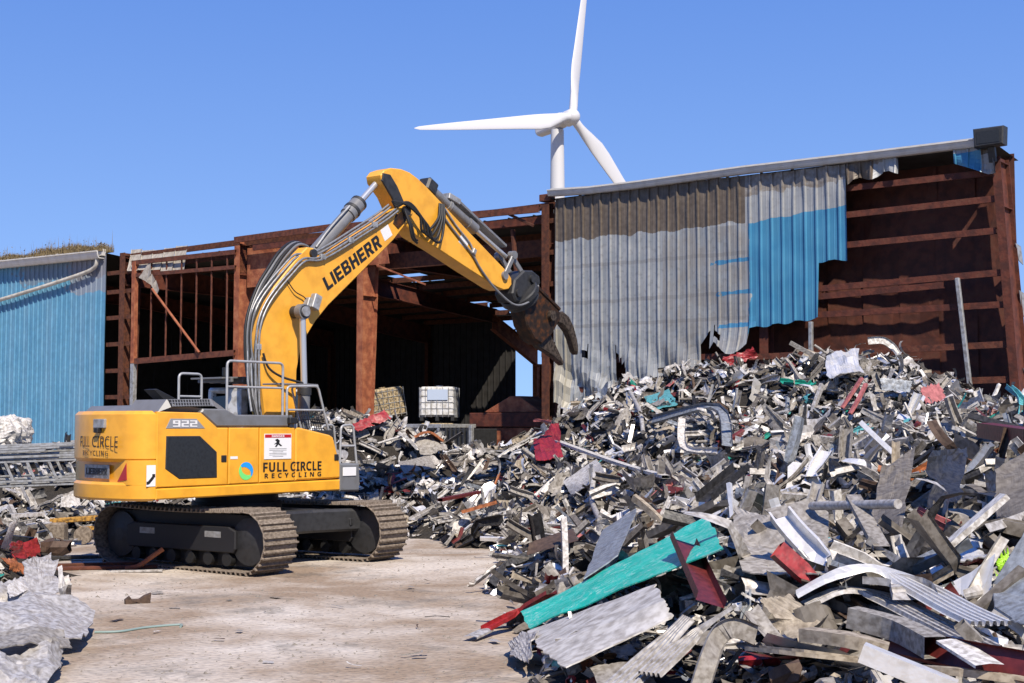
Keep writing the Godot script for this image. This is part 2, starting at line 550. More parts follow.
func _ready() -> void:
	rng.seed = 20240411
	# camera
	var cam := Camera3D.new()
	cam.name = "camera"
	add_child(cam)
	cam.position = Vector3(0, 2.15, 0)
	cam.rotation = Vector3(atan(85.5 / 1400.0), 0, 0)
	cam.fov = rad_to_deg(2.0 * atan(341.5 / 1400.0))
	cam.near = 0.1
	cam.far = 4000.0
	cam.current = true
	# sky
	var sky_mat := ProceduralSkyMaterial.new()
	sky_mat.sky_top_color = Color(0.23, 0.43, 0.79)
	sky_mat.sky_horizon_color = Color(0.63, 0.79, 1.0)
	sky_mat.sky_curve = 0.16
	sky_mat.sky_energy_multiplier = 0.91
	sky_mat.ground_bottom_color = Color(0.42, 0.39, 0.35)
	sky_mat.ground_horizon_color = Color(0.60, 0.70, 0.84)
	sky_mat.sun_angle_max = 0.0
	var sky := Sky.new()
	sky.sky_material = sky_mat
	var env := Environment.new()
	env.background_mode = Environment.BG_SKY
	env.sky = sky
	env.tonemap_mode = Environment.TONE_MAPPER_LINEAR
	env.tonemap_exposure = 1.43
	env.sdfgi_enabled = true
	env.ssao_enabled = true
	env.ssil_enabled = true
	var we := WorldEnvironment.new()
	we.name = "environment"
	we.environment = env
	add_child(we)
	# sun: behind the camera's right shoulder, high
	var sun := DirectionalLight3D.new()
	sun.name = "sun"
	add_child(sun)
	var el := deg_to_rad(48.0)
	var az := deg_to_rad(18.0)
	var to_sun := Vector3(sin(az) * cos(el), sin(el), cos(az) * cos(el))
	sun.look_at_from_position(Vector3.ZERO, -to_sun, Vector3.UP)
	sun.light_energy = 1.6
	sun.light_color = Color(1.0, 0.955, 0.89)
	sun.light_angular_distance = 0.5
	sun.shadow_enabled = true

	make_materials()
	build_ground()
	build_warehouse()
	build_turbine()
	build_excavator()
	build_heaps()
	build_yard()
	build_big_pieces()
	build_small_things()

func noise_image(size: int, freq: float, seed_: int, oct := 4, warp := 0.0) -> PackedByteArray:
	var nz := FastNoiseLite.new()
	nz.noise_type = FastNoiseLite.TYPE_SIMPLEX_SMOOTH
	nz.seed = seed_
	nz.frequency = freq
	nz.fractal_octaves = oct
	if warp > 0.0:
		nz.domain_warp_enabled = true
		nz.domain_warp_amplitude = warp
		nz.domain_warp_frequency = freq
	var im := nz.get_image(size, size, false, false, true)
	im.convert(Image.FORMAT_L8)
	return im.get_data()

func ground_height(x: float, z: float) -> float:
	return 0.012 * sin(x * 0.9 + 1.3 * sin(z * 0.5)) + 0.010 * sin(z * 1.3 + x * 0.35)

func build_ground() -> void:
	# the far ground
	var mb := MB.new()
	mb.quad(Vector3(-2500, -0.06, 60), Vector3(2500, -0.06, 60), Vector3(2500, -0.06, -3500), Vector3(-2500, -0.06, -3500), Vector3.UP)
	structure("ground", mb.mesh(mat(Color(0.70, 0.65, 0.58), 0.95, 0.0, noise_tex(0.01, [[0.0, Color(0.6, 0.58, 0.52)], [1.0, Color(1, 1, 1)]], 5, 5), 0.05)))
	# the yard: worn concrete under a skin of trodden dirt
	var n := 1536
	var a := noise_image(n, 0.004, 41, 6, 90.0)
	var b := noise_image(n, 0.018, 42, 5)
	var c := noise_image(n, 0.16, 43, 3)
	var d := noise_image(n, 0.006, 44, 4, 120.0)
	var px := PackedByteArray()
	px.resize(n * n * 3)
	var bump := PackedByteArray()
	bump.resize(n * n)
	for y in n:
		for x in n:
			var i := y * n + x
			var va := a[i] / 255.0
			var vb := b[i] / 255.0
			var vc := c[i] / 255.0
			var vd := d[i] / 255.0
			# pale concrete, brown dirt where the broad noise is low, grey drag marks
			var dirt := clampf((0.50 - va) * 3.2 + (0.5 - vb) * 1.7, 0.0, 1.0)
			var pale := clampf((va - 0.50) * 3.5 + (vb - 0.5) * 1.2, 0.0, 1.0)
			var r := lerpf(lerpf(176.0, 150.0, dirt), 198.0, pale)
			var g := lerpf(lerpf(163.0, 132.0, dirt), 188.0, pale)
			var bl := lerpf(lerpf(147.0, 112.0, dirt), 174.0, pale)
			var streak := clampf((vd - 0.56) * 5.0, 0.0, 1.0) * clampf((vb - 0.4) * 3.0, 0.0, 1.0)
			var k := 1.0 - 0.22 * streak
			k *= 0.93 + 0.14 * vc
			if vc < 0.22:
				k *= 0.86
			px[i * 3] = int(clampf(r * k, 0, 255))
			px[i * 3 + 1] = int(clampf(g * k, 0, 255))
			px[i * 3 + 2] = int(clampf(bl * k, 0, 255))
			bump[i] = int(clampf(120.0 * vb + 110.0 * vc, 0, 255))
	var im := Image.create_from_data(n, n, false, Image.FORMAT_RGB8, px)
	var bi := Image.create_from_data(n, n, false, Image.FORMAT_L8, bump)
	bi.convert(Image.FORMAT_RGBA8)
	bi.bump_map_to_normal_map(4.0)
	var gm := StandardMaterial3D.new()
	gm.albedo_texture = ImageTexture.create_from_image(im)
	gm.normal_enabled = true
	gm.normal_texture = ImageTexture.create_from_image(bi)
	gm.normal_scale = 0.5
	gm.albedo_color = Color(0.925, 0.93, 0.945)
	gm.roughness = 0.93
	gm.metallic_specular = 0.25
	var x0 := -34.0
	var x1 := 30.0
	var z0 := -2.0
	var z1 := -66.0
	var st := SurfaceTool.new()
	st.begin(Mesh.PRIMITIVE_TRIANGLES)
	var nx := 128
	var nz := 128
	for j in nz + 1:
		for i in nx + 1:
			var x := lerpf(x0, x1, float(i) / nx)
			var z := lerpf(z0, z1, float(j) / nz)
			st.set_uv(Vector2(x / 24.0 + 0.37, z / 24.0))
			st.add_vertex(Vector3(x, ground_height(x, z), z))
	for j in nz:
		for i in nx:
			var q := j * (nx + 1) + i
			for k in [q, q + nx + 1, q + 1, q + 1, q + nx + 1, q + nx + 2]:
				st.add_index(k)
	st.generate_normals()
	st.generate_tangents()
	st.set_material(gm)
	structure("yard_pavement", st.commit())

func build_turbine() -> void:
	var dist := 300.0
	var hub := Vector3((573.0 - 512.0) / 1400.0 * dist, 69.3, -dist)
	var axis := Vector3(sin(deg_to_rad(44.0)) * cos(deg_to_rad(10.0)), sin(deg_to_rad(10.0)), cos(deg_to_rad(44.0)) * cos(deg_to_rad(10.0)))
	var side := Vector3.UP.cross(axis).normalized()  # to the right and away
	var up := axis.cross(side).normalized()
	var tower_top := hub - axis * 4.6
	var foot := Vector3(tower_top.x, 0, tower_top.z)
	var t := thing("wind_turbine", "tall white three bladed wind turbine standing behind the warehouse", "wind turbine", foot)
	var mb := MB.new()
	mb.tube(pts3([[0, 0, 0], [0, 30, 0], [0, tower_top.y - 1.4, 0]]), PackedFloat32Array([2.3, 1.9, 1.42]), 32)
	part("tower", mb, M.turbine, t)
	var o := -foot
	# nacelle
	mb = MB.new()
	var nb := Basis(side, up, axis)
	var sec := [[-6.2, 0.8, 0.9], [-5.6, 1.3, 1.45], [-1.5, 1.55, 1.75], [1.6, 1.5, 1.6], [2.6, 1.25, 1.3]]
	var rings := []
	for s in sec:
		var ring := PackedVector3Array()
		for k in 20:
			var an := TAU * k / 20.0
			var cx: float = signf(cos(an)) * pow(absf(cos(an)), 0.55) * s[1]
			var cy: float = signf(sin(an)) * pow(absf(sin(an)), 0.55) * s[2]
			ring.append(o + tower_top + Vector3(0, 0.3, 0) + nb * Vector3(cx, cy, s[0]))
		rings.append(ring)
	for i in rings.size() - 1:
		for k in 20:
			var k2 := (k + 1) % 20
			mb.quad(rings[i][k], rings[i][k2], rings[i + 1][k2], rings[i + 1][k], rings[i][k] - (o + tower_top + nb * Vector3(0, 0, sec[i][0])))
	for k in range(1, 19):
		mb.tri(rings[0][0], rings[0][k], rings[0][k + 1], -axis)
		mb.tri(rings[4][0], rings[4][k], rings[4][k + 1], axis)
	part("nacelle", mb, M.turbine, t)
	mb = MB.new()
	var prof := []
	for k in 13:
		var an := PI * 0.5 * k / 12.0
		prof.append([1.75 * cos(an), -0.2 + 1.95 * sin(an)])
	prof.push_front([1.75, -1.6])
	lathe(mb, prof, Transform3D(Basis(side, axis, side.cross(axis)), o + hub), 28)
	part("hub", mb, M.turbine, t)
	# blades
	var R := 47.0
	for bl in 3:
		var ang := deg_to_rad(-102.0 + 120.0 * bl)
		var d := up * cos(ang) + side * sin(ang)
		var tang := axis.cross(d).normalized()
		mb = MB.new()
		# [radius along blade, chord, thickness, twist, chord offset]
		var st := [[0.5, 1.9, 1.9, 0.0, 0.0], [2.6, 1.9, 1.9, 0.0, 0.0], [5.5, 2.7, 1.6, 16.0, 0.25], [9.0, 3.7, 1.15, 14.0, 0.6], [12.0, 3.75, 0.95, 11.0, 0.65], [18.0, 3.1, 0.68, 8.0, 0.5], [26.0, 2.4, 0.46, 5.0, 0.38], [35.0, 1.75, 0.3, 3.0, 0.25], [42.0, 1.15, 0.17, 1.0, 0.15], [45.7, 0.75, 0.1, 0.0, 0.1], [R, 0.15, 0.04, 0.0, 0.05]]
		var rg := []
		var nm := []
		for s in st:
			var tw := deg_to_rad(s[3] + 4.0)
			var cd := tang * cos(tw) + axis * sin(tw)
			var th := axis * cos(tw) - tang * sin(tw)
			var r1 := PackedVector3Array()
			var r2 := PackedVector3Array()
			for k in 16:
				var an := TAU * k / 16.0
				var w := 1.0 if cos(an) < 0.0 else (0.45 + 0.55 * pow(absf(sin(an)), 0.8))
				r1.append(o + hub + d * s[0] + cd * (cos(an) * s[1] * 0.5 + s[4]) + th * (sin(an) * s[2] * 0.5 * w))
				r2.append((cd * cos(an) * s[2] + th * sin(an) * s[1]).normalized())
			rg.append(r1)
			nm.append(r2)
		for i in rg.size() - 1:
			for k in 16:
				var k2 := (k + 1) % 16
				mb.trin(rg[i][k], rg[i][k2], rg[i + 1][k2], nm[i][k], nm[i][k2], nm[i + 1][k2])
				mb.trin(rg[i][k], rg[i + 1][k2], rg[i + 1][k], nm[i][k], nm[i + 1][k2], nm[i + 1][k])
		part("blade", mb, M.turbine, t)

const FLAT := Transform3D(Vector3(1, 0, 0), Vector3(0, 0, 1), Vector3(0, 1, 0), Vector3.ZERO)  # polygon (x, z), extruded upwards

func rounded(a: Array, steps := 2) -> PackedVector2Array:
	var p := poly(a)
	for s in steps:
		var q := PackedVector2Array()
		var m := p.size()
		for i in m:
			var u := p[i]
			var w := p[(i + 1) % m]
			q.append(u.lerp(w, 0.22))
			q.append(u.lerp(w, 0.78))
		p = q
	return p

func panel(called: String, a: Array, z0: float, z1: float, m: Material, parent: Node3D, k := 0.012) -> MeshInstance3D:
	var mb := MB.new()
	mb.prism(poly(a), z0, z1, k)
	return part(called, mb, m, parent)

func cylinder_part(called: String, a: Vector3, b: Vector3, r: float, m: Material, parent: Node3D, sides := 18) -> MeshInstance3D:
	var mb := MB.new()
	mb.rod(a, b, r, sides)
	return part(called, mb, m, parent)

func pipe_run(called: String, a: Array, r: float, m: Material, parent: Node3D, per := 5) -> MeshInstance3D:
	var mb := MB.new()
	mb.tube(spline(a, per), r, 8)
	return part(called, mb, m, parent)

func rail_run(called: String, a: Array, r: float, m: Material, parent: Node3D) -> MeshInstance3D:
	# a bent pipe with rounded corners
	var p := pts3(a)
	var out := PackedVector3Array([p[0]])
	for i in range(1, p.size() - 1):
		var u := (p[i - 1] - p[i]).normalized()
		var w := (p[i + 1] - p[i]).normalized()
		var c := minf(0.08, minf((p[i - 1] - p[i]).length(), (p[i + 1] - p[i]).length()) * 0.45)
		for k in 5:
			var t := k / 4.0
			var s0 := p[i] + u * c
			var s1 := p[i] + w * c
			out.append(s0.lerp(p[i], t).lerp(p[i].lerp(s1, t), t))
	out.append(p[p.size() - 1])
	var mb := MB.new()
	mb.tube(out, r, 8)
	return part(called, mb, m, parent)

func build_excavator() -> void:
	var ex := thing("excavator", "yellow tracked demolition excavator with raised boom and shear in front of warehouse", "excavator", Vector3(-4.45, 0, -22.75), deg_to_rad(52.0))
	build_upper(ex)
	build_arm(ex)
	build_tracks(ex)

func build_upper(ex: Node3D) -> void:
	var mb: MB
	# --- counterweight: lower lip, recessed band, upper body
	var plan := [[-1.8, -1.25], [-2.12, -1.15], [-2.47, -0.86], [-2.72, -0.5], [-2.86, -0.15], [-2.93, 0.2], [-2.92, 0.6], [-2.88, 0.92], [-2.84, 1.06], [-2.77, 1.17], [-2.68, 1.23], [-2.585, 1.25]]
	var fill := []
	mb = MB.new()
	mb.prism(poly(plan + fill), 1.1, 1.36, 0.035, FLAT)
	var band := [[-1.8, -1.25], [-2.12, -1.15], [-2.44, -0.86], [-2.6, -0.55], [-2.72, -0.15], [-2.78, 0.2], [-2.8, 0.55], [-2.875, 0.98], [-2.84, 1.06], [-2.77, 1.17], [-2.68, 1.23], [-2.585, 1.25]]
	mb.prism(poly(band + fill), 1.33, 1.68, 0.0, FLAT)
	mb.prism(poly(plan + fill), 1.65, 2.38, 0.05, FLAT)
	var cw := part("counterweight", mb, M.yellow, ex)
	# grey plate in the band with the maker's name, red reflector, camera
	var cwrot := Transform3D(Basis(Vector3(-0.13, 0, 0.99).normalized(), Vector3.UP, Vector3(-0.99, 0, -0.13).normalized()), Vector3(-2.795, 1.505, 0.17))
	mb = MB.new()
	mb.box(Vector3.ZERO, Vector3(0.72, 0.2, 0.012))
	var pl := part("name_plate", mb, M.steel, cw)
	pl.transform = cwrot
	block_letters("lettering", "LIEBHERR", 0.10, 0.62, M.dark_grey, cw, cwrot.translated_local(Vector3(0, 0, 0.008)))
	mb = MB.new()
	mb.prism(poly([[1.0, 1.40], [0.72, 1.37], [0.98, 1.64]]), -0.01, 0.01, 0.003, Transform3D(Basis(Vector3(-0.16, 0, 0.985), Vector3.UP, Vector3(-0.985, 0, -0.16)), Vector3(-2.712, 0, 0.0)))
	part("reflector", mb, M.red, cw)
	mb = MB.new()
	mb.box(Vector3(-2.94, 2.2, 0.42), Vector3(0.05, 0.13, 0.26))
	part("rear_lamp_plate", mb, M.galv, cw)
	mb = MB.new()
	mb.box(Vector3(-2.95, 2.1, 0.4), Vector3(0.1, 0.07, 0.09))
	part("rear_camera", mb, M.black_paint, cw)
	var rear := Transform3D(Basis(Vector3(-0.02, 0, 1).normalized(), Vector3.UP, Vector3(-1, 0, -0.02).normalized()), Vector3(-2.934, 1.94, 0.4))
	lettering("lettering", "CIRCLE", 0.155, 0.62, M.black_text, cw, rear.translated_local(Vector3(0.14, 0, 0)), false)
	lettering("lettering", "CYCLING", 0.07, 0.52, M.black_text, cw, rear.translated_local(Vector3(-0.04, -0.165, 0)), false, 4)
	var rear2 := Transform3D(Basis(Vector3(-0.24, 0, 0.97), Vector3.UP, Vector3(-0.97, 0, -0.24)), Vector3(-2.905, 1.94, 0.02))
	lettering("lettering", "FULL", 0.155, 0.34, M.black_text, cw, rear2, false)
	lettering("lettering", "RE", 0.07, 0.13, M.black_text, cw, rear2.translated_local(Vector3(0.0, -0.165, 0)), false, 4)
	# small white warning sticker on the corner
	mb = MB.new()
	mb.box(Vector3(-2.66, 1.46, 1.243), Vector3(0.14, 0.3, 0.004), Basis(Vector3(0.985, 0, 0.17), Vector3.UP, Vector3(-0.17, 0, 0.985)), 0.0)
	part("warning_sticker", mb, M.sign_white, cw)
	mb = MB.new()
	mb.bar(Vector3(-2.70, 1.36, 1.242), Vector3(-2.63, 1.44, 1.254), 0.004, 0.04)
	mb.box(Vector3(-2.62, 1.46, 1.254), Vector3(0.05, 0.05, 0.004), Basis(), 0.0)
	mb.box(Vector3(-2.71, 1.36, 1.240), Vector3(0.04, 0.04, 0.004), Basis(), 0.0)
	part("pictogram", mb, M.black_text, cw)

	# --- dark chassis inside the panels
	mb = MB.new()
	mb.box(Vector3(-0.6, 1.62, 0.2), Vector3(3.2, 0.96, 1.96))
	mb.box(Vector3(-1.7, 2.2, 0.22), Vector3(1.0, 0.3, 1.9))
	mb.box(Vector3(-0.6, 2.15, -0.85), Vector3(2.0, 0.3, 0.7))
	part("chassis", mb, M.dark_grey, ex)
	# slewing ring
	mb = MB.new()
	lathe(mb, [[0.0, 0.84], [0.72, 0.84], [0.72, 0.96], [0.66, 0.96], [0.66, 1.13], [0.0, 1.13]], Transform3D(), 40)
	part("slewing_ring", mb, M.black_paint, ex)
	# --- orange side panels on the right, gaps show the dark chassis
	panel("sill", [[-2.575, 1.115], [1.10, 1.125], [1.10, 1.30], [-2.575, 1.275]], 1.05, 1.25, M.yellow, ex, 0.02)
	var door := panel("engine_door", [[-2.570, 1.290], [-1.268, 1.292], [-1.268, 2.14], [-1.47, 2.14], [-1.78, 2.36], [-2.575, 2.37]], 1.18, 1.25, M.yellow, ex, 0.014)
	panel("vent_mesh", [[-2.41, 2.02], [-1.80, 2.02], [-1.48, 1.78], [-1.47, 1.40], [-2.17, 1.40], [-2.42, 1.55]], 1.235, 1.262, M.mesh_dark, door, 0.012)
	panel("number_badge", [[-2.42, 2.13], [-1.71, 2.13], [-1.87, 2.27], [-2.34, 2.27]], 1.245, 1.256, M.badge, door, 0.002)
	block_letters("number", "922", 0.095, 0.44, M.white_text, door, Transform3D(Basis(), Vector3(-2.08, 2.2, 1.258)))
	mb = MB.new()
	mb.box(Vector3(-1.345, 1.68, 1.252), Vector3(0.1, 0.1, 0.02), Basis(), 0.006)
	part("door_latch", mb, M.rubber, door)
	var tank := panel("tank_door", [[-1.244, 1.296], [-0.657, 1.301], [-0.657, 2.14], [-1.244, 2.14]], 1.18, 1.25, M.yellow, ex, 0.014)
	mb = MB.new()
	mb.box(Vector3(-1.15, 1.69, 1.252), Vector3(0.14, 0.04, 0.006), Basis(), 0.0)
	part("sticker", mb, M.sign_white, tank)
	# swirl emblem: a blue and a green crescent
	for half in 2:
		var outer := []
		var inner := []
		for k in 15:
			var a := PI * k / 14.0 + (0.9 if half == 0 else 0.9 + PI) - PI * 0.5
			var w := 0.05 * sin(PI * clampf(k / 14.0 * 0.8 + 0.05, 0.0, 1.0)) + 0.006
			outer.append([-0.91 + 0.14 * cos(a), 1.485 + 0.135 * sin(a)])
			inner.push_front([-0.91 + (0.14 - w * 1.5) * cos(a), 1.485 + (0.135 - w * 1.5) * sin(a)])
		panel("emblem", outer + inner, 1.249, 1.2545, M.swirl_blue if half == 0 else M.swirl_green, tank, 0.0)
	panel("filler_door", [[-0.634, 1.301], [0.088, 1.309], [0.088, 2.14], [-0.634, 2.14]], 1.18, 1.25, M.yellow, ex, 0.014)
	var front := panel("front_box", [[0.110, 1.309], [1.10, 1.322], [1.10, 1.55], [0.94, 1.98], [0.86, 2.02], [0.20, 2.14], [0.106, 2.14]], 0.35, 1.25, M.yellow, ex, 0.025)
	mb = MB.new()
	mb.box(Vector3(1.0, 1.66, 1.254), Vector3(0.09, 0.1, 0.02), Basis(), 0.006)
	part("door_latch", mb, M.rubber, front)
	# warning board
	panel("warning_sign", [[-0.555, 1.655], [0.005, 1.655], [0.005, 2.045], [-0.555, 2.045]], 1.252, 1.26, M.sign_white, ex, 0.001)
	var ws := panel("warning_header", [[-0.545, 1.985], [-0.005, 1.985], [-0.005, 2.035], [-0.545, 2.035]], 1.259, 1.2625, M.red, ex, 0.0)
	lettering("lettering", "DANGER", 0.035, 0.26, M.white_text, ws, Transform3D(Basis(), Vector3(-0.275, 2.01, 1.264)))
	mb = MB.new()
	mb.prism(poly([[-0.36, 1.88], [-0.30, 1.92], [-0.34, 1.95], [-0.29, 1.97], [-0.24, 1.94], [-0.25, 1.90], [-0.19, 1.86], [-0.22, 1.85], [-0.27, 1.88], [-0.31, 1.84], [-0.34, 1.845], [-0.30, 1.89]]), 1.259, 1.2625, 0.0)
	part("pictogram", mb, M.black_text, ws)
	mb = MB.new()
	for k in 6:
		mb.box(Vector3(-0.275, 1.815 - k * 0.024, 1.2605), Vector3(0.36 if k % 3 != 2 else 0.22, 0.008, 0.002), Basis(), 0.0)
	part("small_print", mb, M.galv, ws)
	# company lettering runs over both doors
	var lt := Transform3D(Basis(), Vector3(0.03, 1.54, 1.256))
	lettering("lettering", "FULL", 0.145, 0.50, M.black_text, ex, Transform3D(Basis(), Vector3(-0.32, 1.535, 1.256)))
	lettering("lettering", "CIRCLE", 0.145, 0.67, M.black_text, ex, Transform3D(Basis(), Vector3(0.33, 1.535, 1.256)))
	lettering("lettering", "RECYCLING", 0.072, 1.2, M.black_text, ex, Transform3D(Basis(), Vector3(0.06, 1.402, 1.256)), true, 26)
	# --- grey top: hood and deck strip
	mb = MB.new()
	mb.prism(poly([[-2.44, 2.36], [-2.28, 2.55], [-1.46, 2.57], [-1.12, 2.38], [-0.98, 2.30]]), 0.25, 1.19, 0.11)
	var hood := part("engine_hood", mb, M.grey_paint, ex)
	mb = MB.new()
	mb.prism(poly([[-2.30, 2.36], [-2.16, 2.47], [-1.50, 2.49], [-1.16, 2.36]]), -0.95, 0.22, 0.06)
	part("hood_cover", mb, M.grey_paint, ex)
	# louvred grille on the hood's side edge
	var gb := Transform3D(Basis(Vector3(1, 0.025, 0).normalized(), Vector3(0, 0.75, -0.66), Vector3(0, 0.66, 0.75)), Vector3(-1.90, 2.50, 1.146))
	mb = MB.new()
	mb.box(Vector3.ZERO, Vector3(0.74, 0.15, 0.008), Basis(), 0.0)
	var gp := part("grille", mb, M.rubber, hood)
	gp.transform = gb
	mb = MB.new()
	for i in 15:
		mb.bar(Vector3(-0.36 + i * 0.05, -0.07, 0.008), Vector3(-0.36 + i * 0.05 + 0.05, 0.07, 0.008), 0.008, 0.014)
	for j in 3:
		mb.bar(Vector3(-0.37, -0.06 + j * 0.06, 0.01), Vector3(0.37, -0.06 + j * 0.06, 0.01), 0.008, 0.012)
	var gl := part("grille_bars", mb, M.grey_paint, hood)
	gl.transform = gb
	panel("deck_edge", [[-1.46, 2.155], [-0.02, 2.155], [-0.02, 2.335], [-1.10, 2.335], [-1.30, 2.42], [-1.72, 2.42], [-1.765, 2.365]], 0.30, 1.225, M.grey_paint, ex, 0.02)
	panel("deck_edge", [[0.0, 2.15], [0.09, 2.15], [0.05, 2.335], [0.0, 2.335]], 0.30, 1.225, M.grey_paint, ex, 0.004)
	mb = MB.new()
	mb.box(Vector3(0.02, 2.25, 1.26), Vector3(0.16, 0.1, 0.08))
	mb.bar(Vector3(-0.02, 2.2, 1.2), Vector3(0.0, 2.26, 1.28), 0.05, 0.05)
	part("work_lamp", mb, M.black_paint, ex)
	# raised flap beside the hood (black rubber lid)
	mb = MB.new()
	mb.prism(poly([[-1.78, 2.72], [-1.70, 2.73], [-1.30, 2.57], [-1.28, 2.5], [-1.5, 2.5]]), -0.12, 0.12, 0.01)
	part("air_intake_lid", mb, M.rubber, ex)
	# --- grab rails
	rail_run("handrail", [[-1.19, 2.33, 1.12], [-1.19, 3.15, 1.12], [-0.06, 3.15, 1.12], [-0.06, 2.33, 1.12]], 0.02, M.rail, ex)
	rail_run("handrail", [[-1.19, 2.76, 1.12], [-0.06, 2.76, 1.12]], 0.017, M.rail, ex)
	rail_run("handrail", [[0.03, 2.2, 1.12], [0.03, 2.79, 1.12], [0.70, 2.81, 1.12], [0.98, 2.0, 1.12]], 0.02, M.rail, ex)
	rail_run("handrail", [[0.03, 2.42, 1.12], [0.83, 2.42, 1.12]], 0.017, M.rail, ex)
	rail_run("handrail", [[0.70, 2.81, 1.12], [0.70, 2.81, 0.5], [0.95, 2.05, 0.5]], 0.018, M.rail, ex)
	rail_run("handrail", [[-1.44, 2.5, 0.3], [-1.44, 2.97, 0.3], [-1.0, 2.97, 0.3], [-1.0, 2.35, 0.3]], 0.02, M.rail, ex)
	rail_run("handrail", [[-1.44, 2.62, 0.3], [-1.0, 2.62, 0.3]], 0.017, M.rail, ex)
	# --- front steps
	mb = MB.new()
	mb.prism(poly([[1.115, 1.10], [1.58, 1.09], [1.60, 1.25], [1.58, 1.55], [1.115, 1.56]]), 0.62, 1.22, 0.03)
	var stepbox := part("step_box", mb, M.grey_paint, ex)
	mb = MB.new()
	mb.box(Vector3(1.33, 1.42, 1.225), Vector3(0.3, 0.14, 0.02), Basis(), 0.004)
	part("sticker", mb, M.sign_white, stepbox)
	rail_run("step_rail", [[1.18, 1.5, 1.15], [1.20, 2.17, 1.15], [1.48, 2.19, 1.15], [1.62, 1.2, 1.15]], 0.02, M.rail, ex)
	rail_run("step_rail", [[1.19, 1.84, 1.15], [1.53, 1.84, 1.15]], 0.018, M.rail, ex)
	rail_run("step_rail", [[1.18, 1.5, 0.7], [1.20, 2.17, 0.7], [1.48, 2.19, 0.7], [1.58, 1.4, 0.7]], 0.02, M.rail, ex)
	# protective mesh in front of the boom foot
	mb = MB.new()
	for i in 9:
		mb.bar(Vector3(0.55 + i * 0.05, 2.04, 0.98), Vector3(0.42 + i * 0.05, 2.42, 0.98), 0.012, 0.012)
	for i in 6:
		mb.bar(Vector3(0.54 - i * 0.022, 2.06 + i * 0.07, 0.985), Vector3(0.97 - i * 0.022, 2.06 + i * 0.07, 0.985), 0.012, 0.012)
	part("guard_mesh", mb, M.dark_grey, ex)
	mb = MB.new()
	mb.box(Vector3(0.45, 2.835, 0.75), Vector3(0.85, 0.025, 0.4), Basis(Vector3(0, 0, 1), 0.0), 0.005)
	part("guard_plate", mb, M.cyl_grey, ex)
	# --- cab on the far side
	var cab := Node3D.new()
	cab.name = "cab"
	ex.add_child(cab, true)
	mb = MB.new()
	mb.box(Vector3(1.2, 1.75, -0.8), Vector3(1.56, 1.15, 0.9), Basis(), 0.03)
	mb.box(Vector3(1.16, 2.77, -0.8), Vector3(1.5, 0.09, 0.92), Basis(), 0.035)
	for q in [[0.47, -0.40], [0.47, -1.2], [1.88, -0.40], [1.88, -1.2]]:
		mb.box(Vector3(q[0], 2.52, q[1]), Vector3(0.11, 0.5, 0.11), Basis(), 0.02)
	part("shell", mb, M.white_paint, cab)
	mb = MB.new()
	mb.prism(poly([[-0.7, 2.33], [-1.14, 2.33], [-1.14, 2.66], [-0.7, 2.68]]), -0.02, 0.0, 0.0, Transform3D(Vector3(0, 0, 1), Vector3.UP, Vector3(1, 0, 0), Vector3(0.45, 0, 0)))
	part("rear_window", mb, M.glass, cab)
	mb = MB.new()
	mb.box(Vector3(0.42, 2.5, -0.51), Vector3(0.12, 0.58, 0.34), Basis(), 0.01)
	part("rear_pillar", mb, M.white_paint, cab)
	mb = MB.new()
	mb.box(Vector3(1.17, 2.5, -0.37), Vector3(1.3, 0.44, 0.02), Basis(), 0.0)
	part("side_window", mb, M.glass, cab)
	mb = MB.new()
	mb.box(Vector3(0.6, 2.98, -0.8), Vector3(1.2, 0.03, 0.8), Basis(Vector3(0, 0, 1), 0.04))
	for i in 5:
		mb.box(Vector3(0.2 + i * 0.25, 2.93, -0.8), Vector3(0.05, 0.08, 0.86))
	part("roof_guard", mb, M.grey_paint, cab)
	cylinder_part("beacon", Vector3(0.25, 3.0, -0.6), Vector3(0.25, 3.14, -0.6), 0.06, M.rubber, cab, 10)

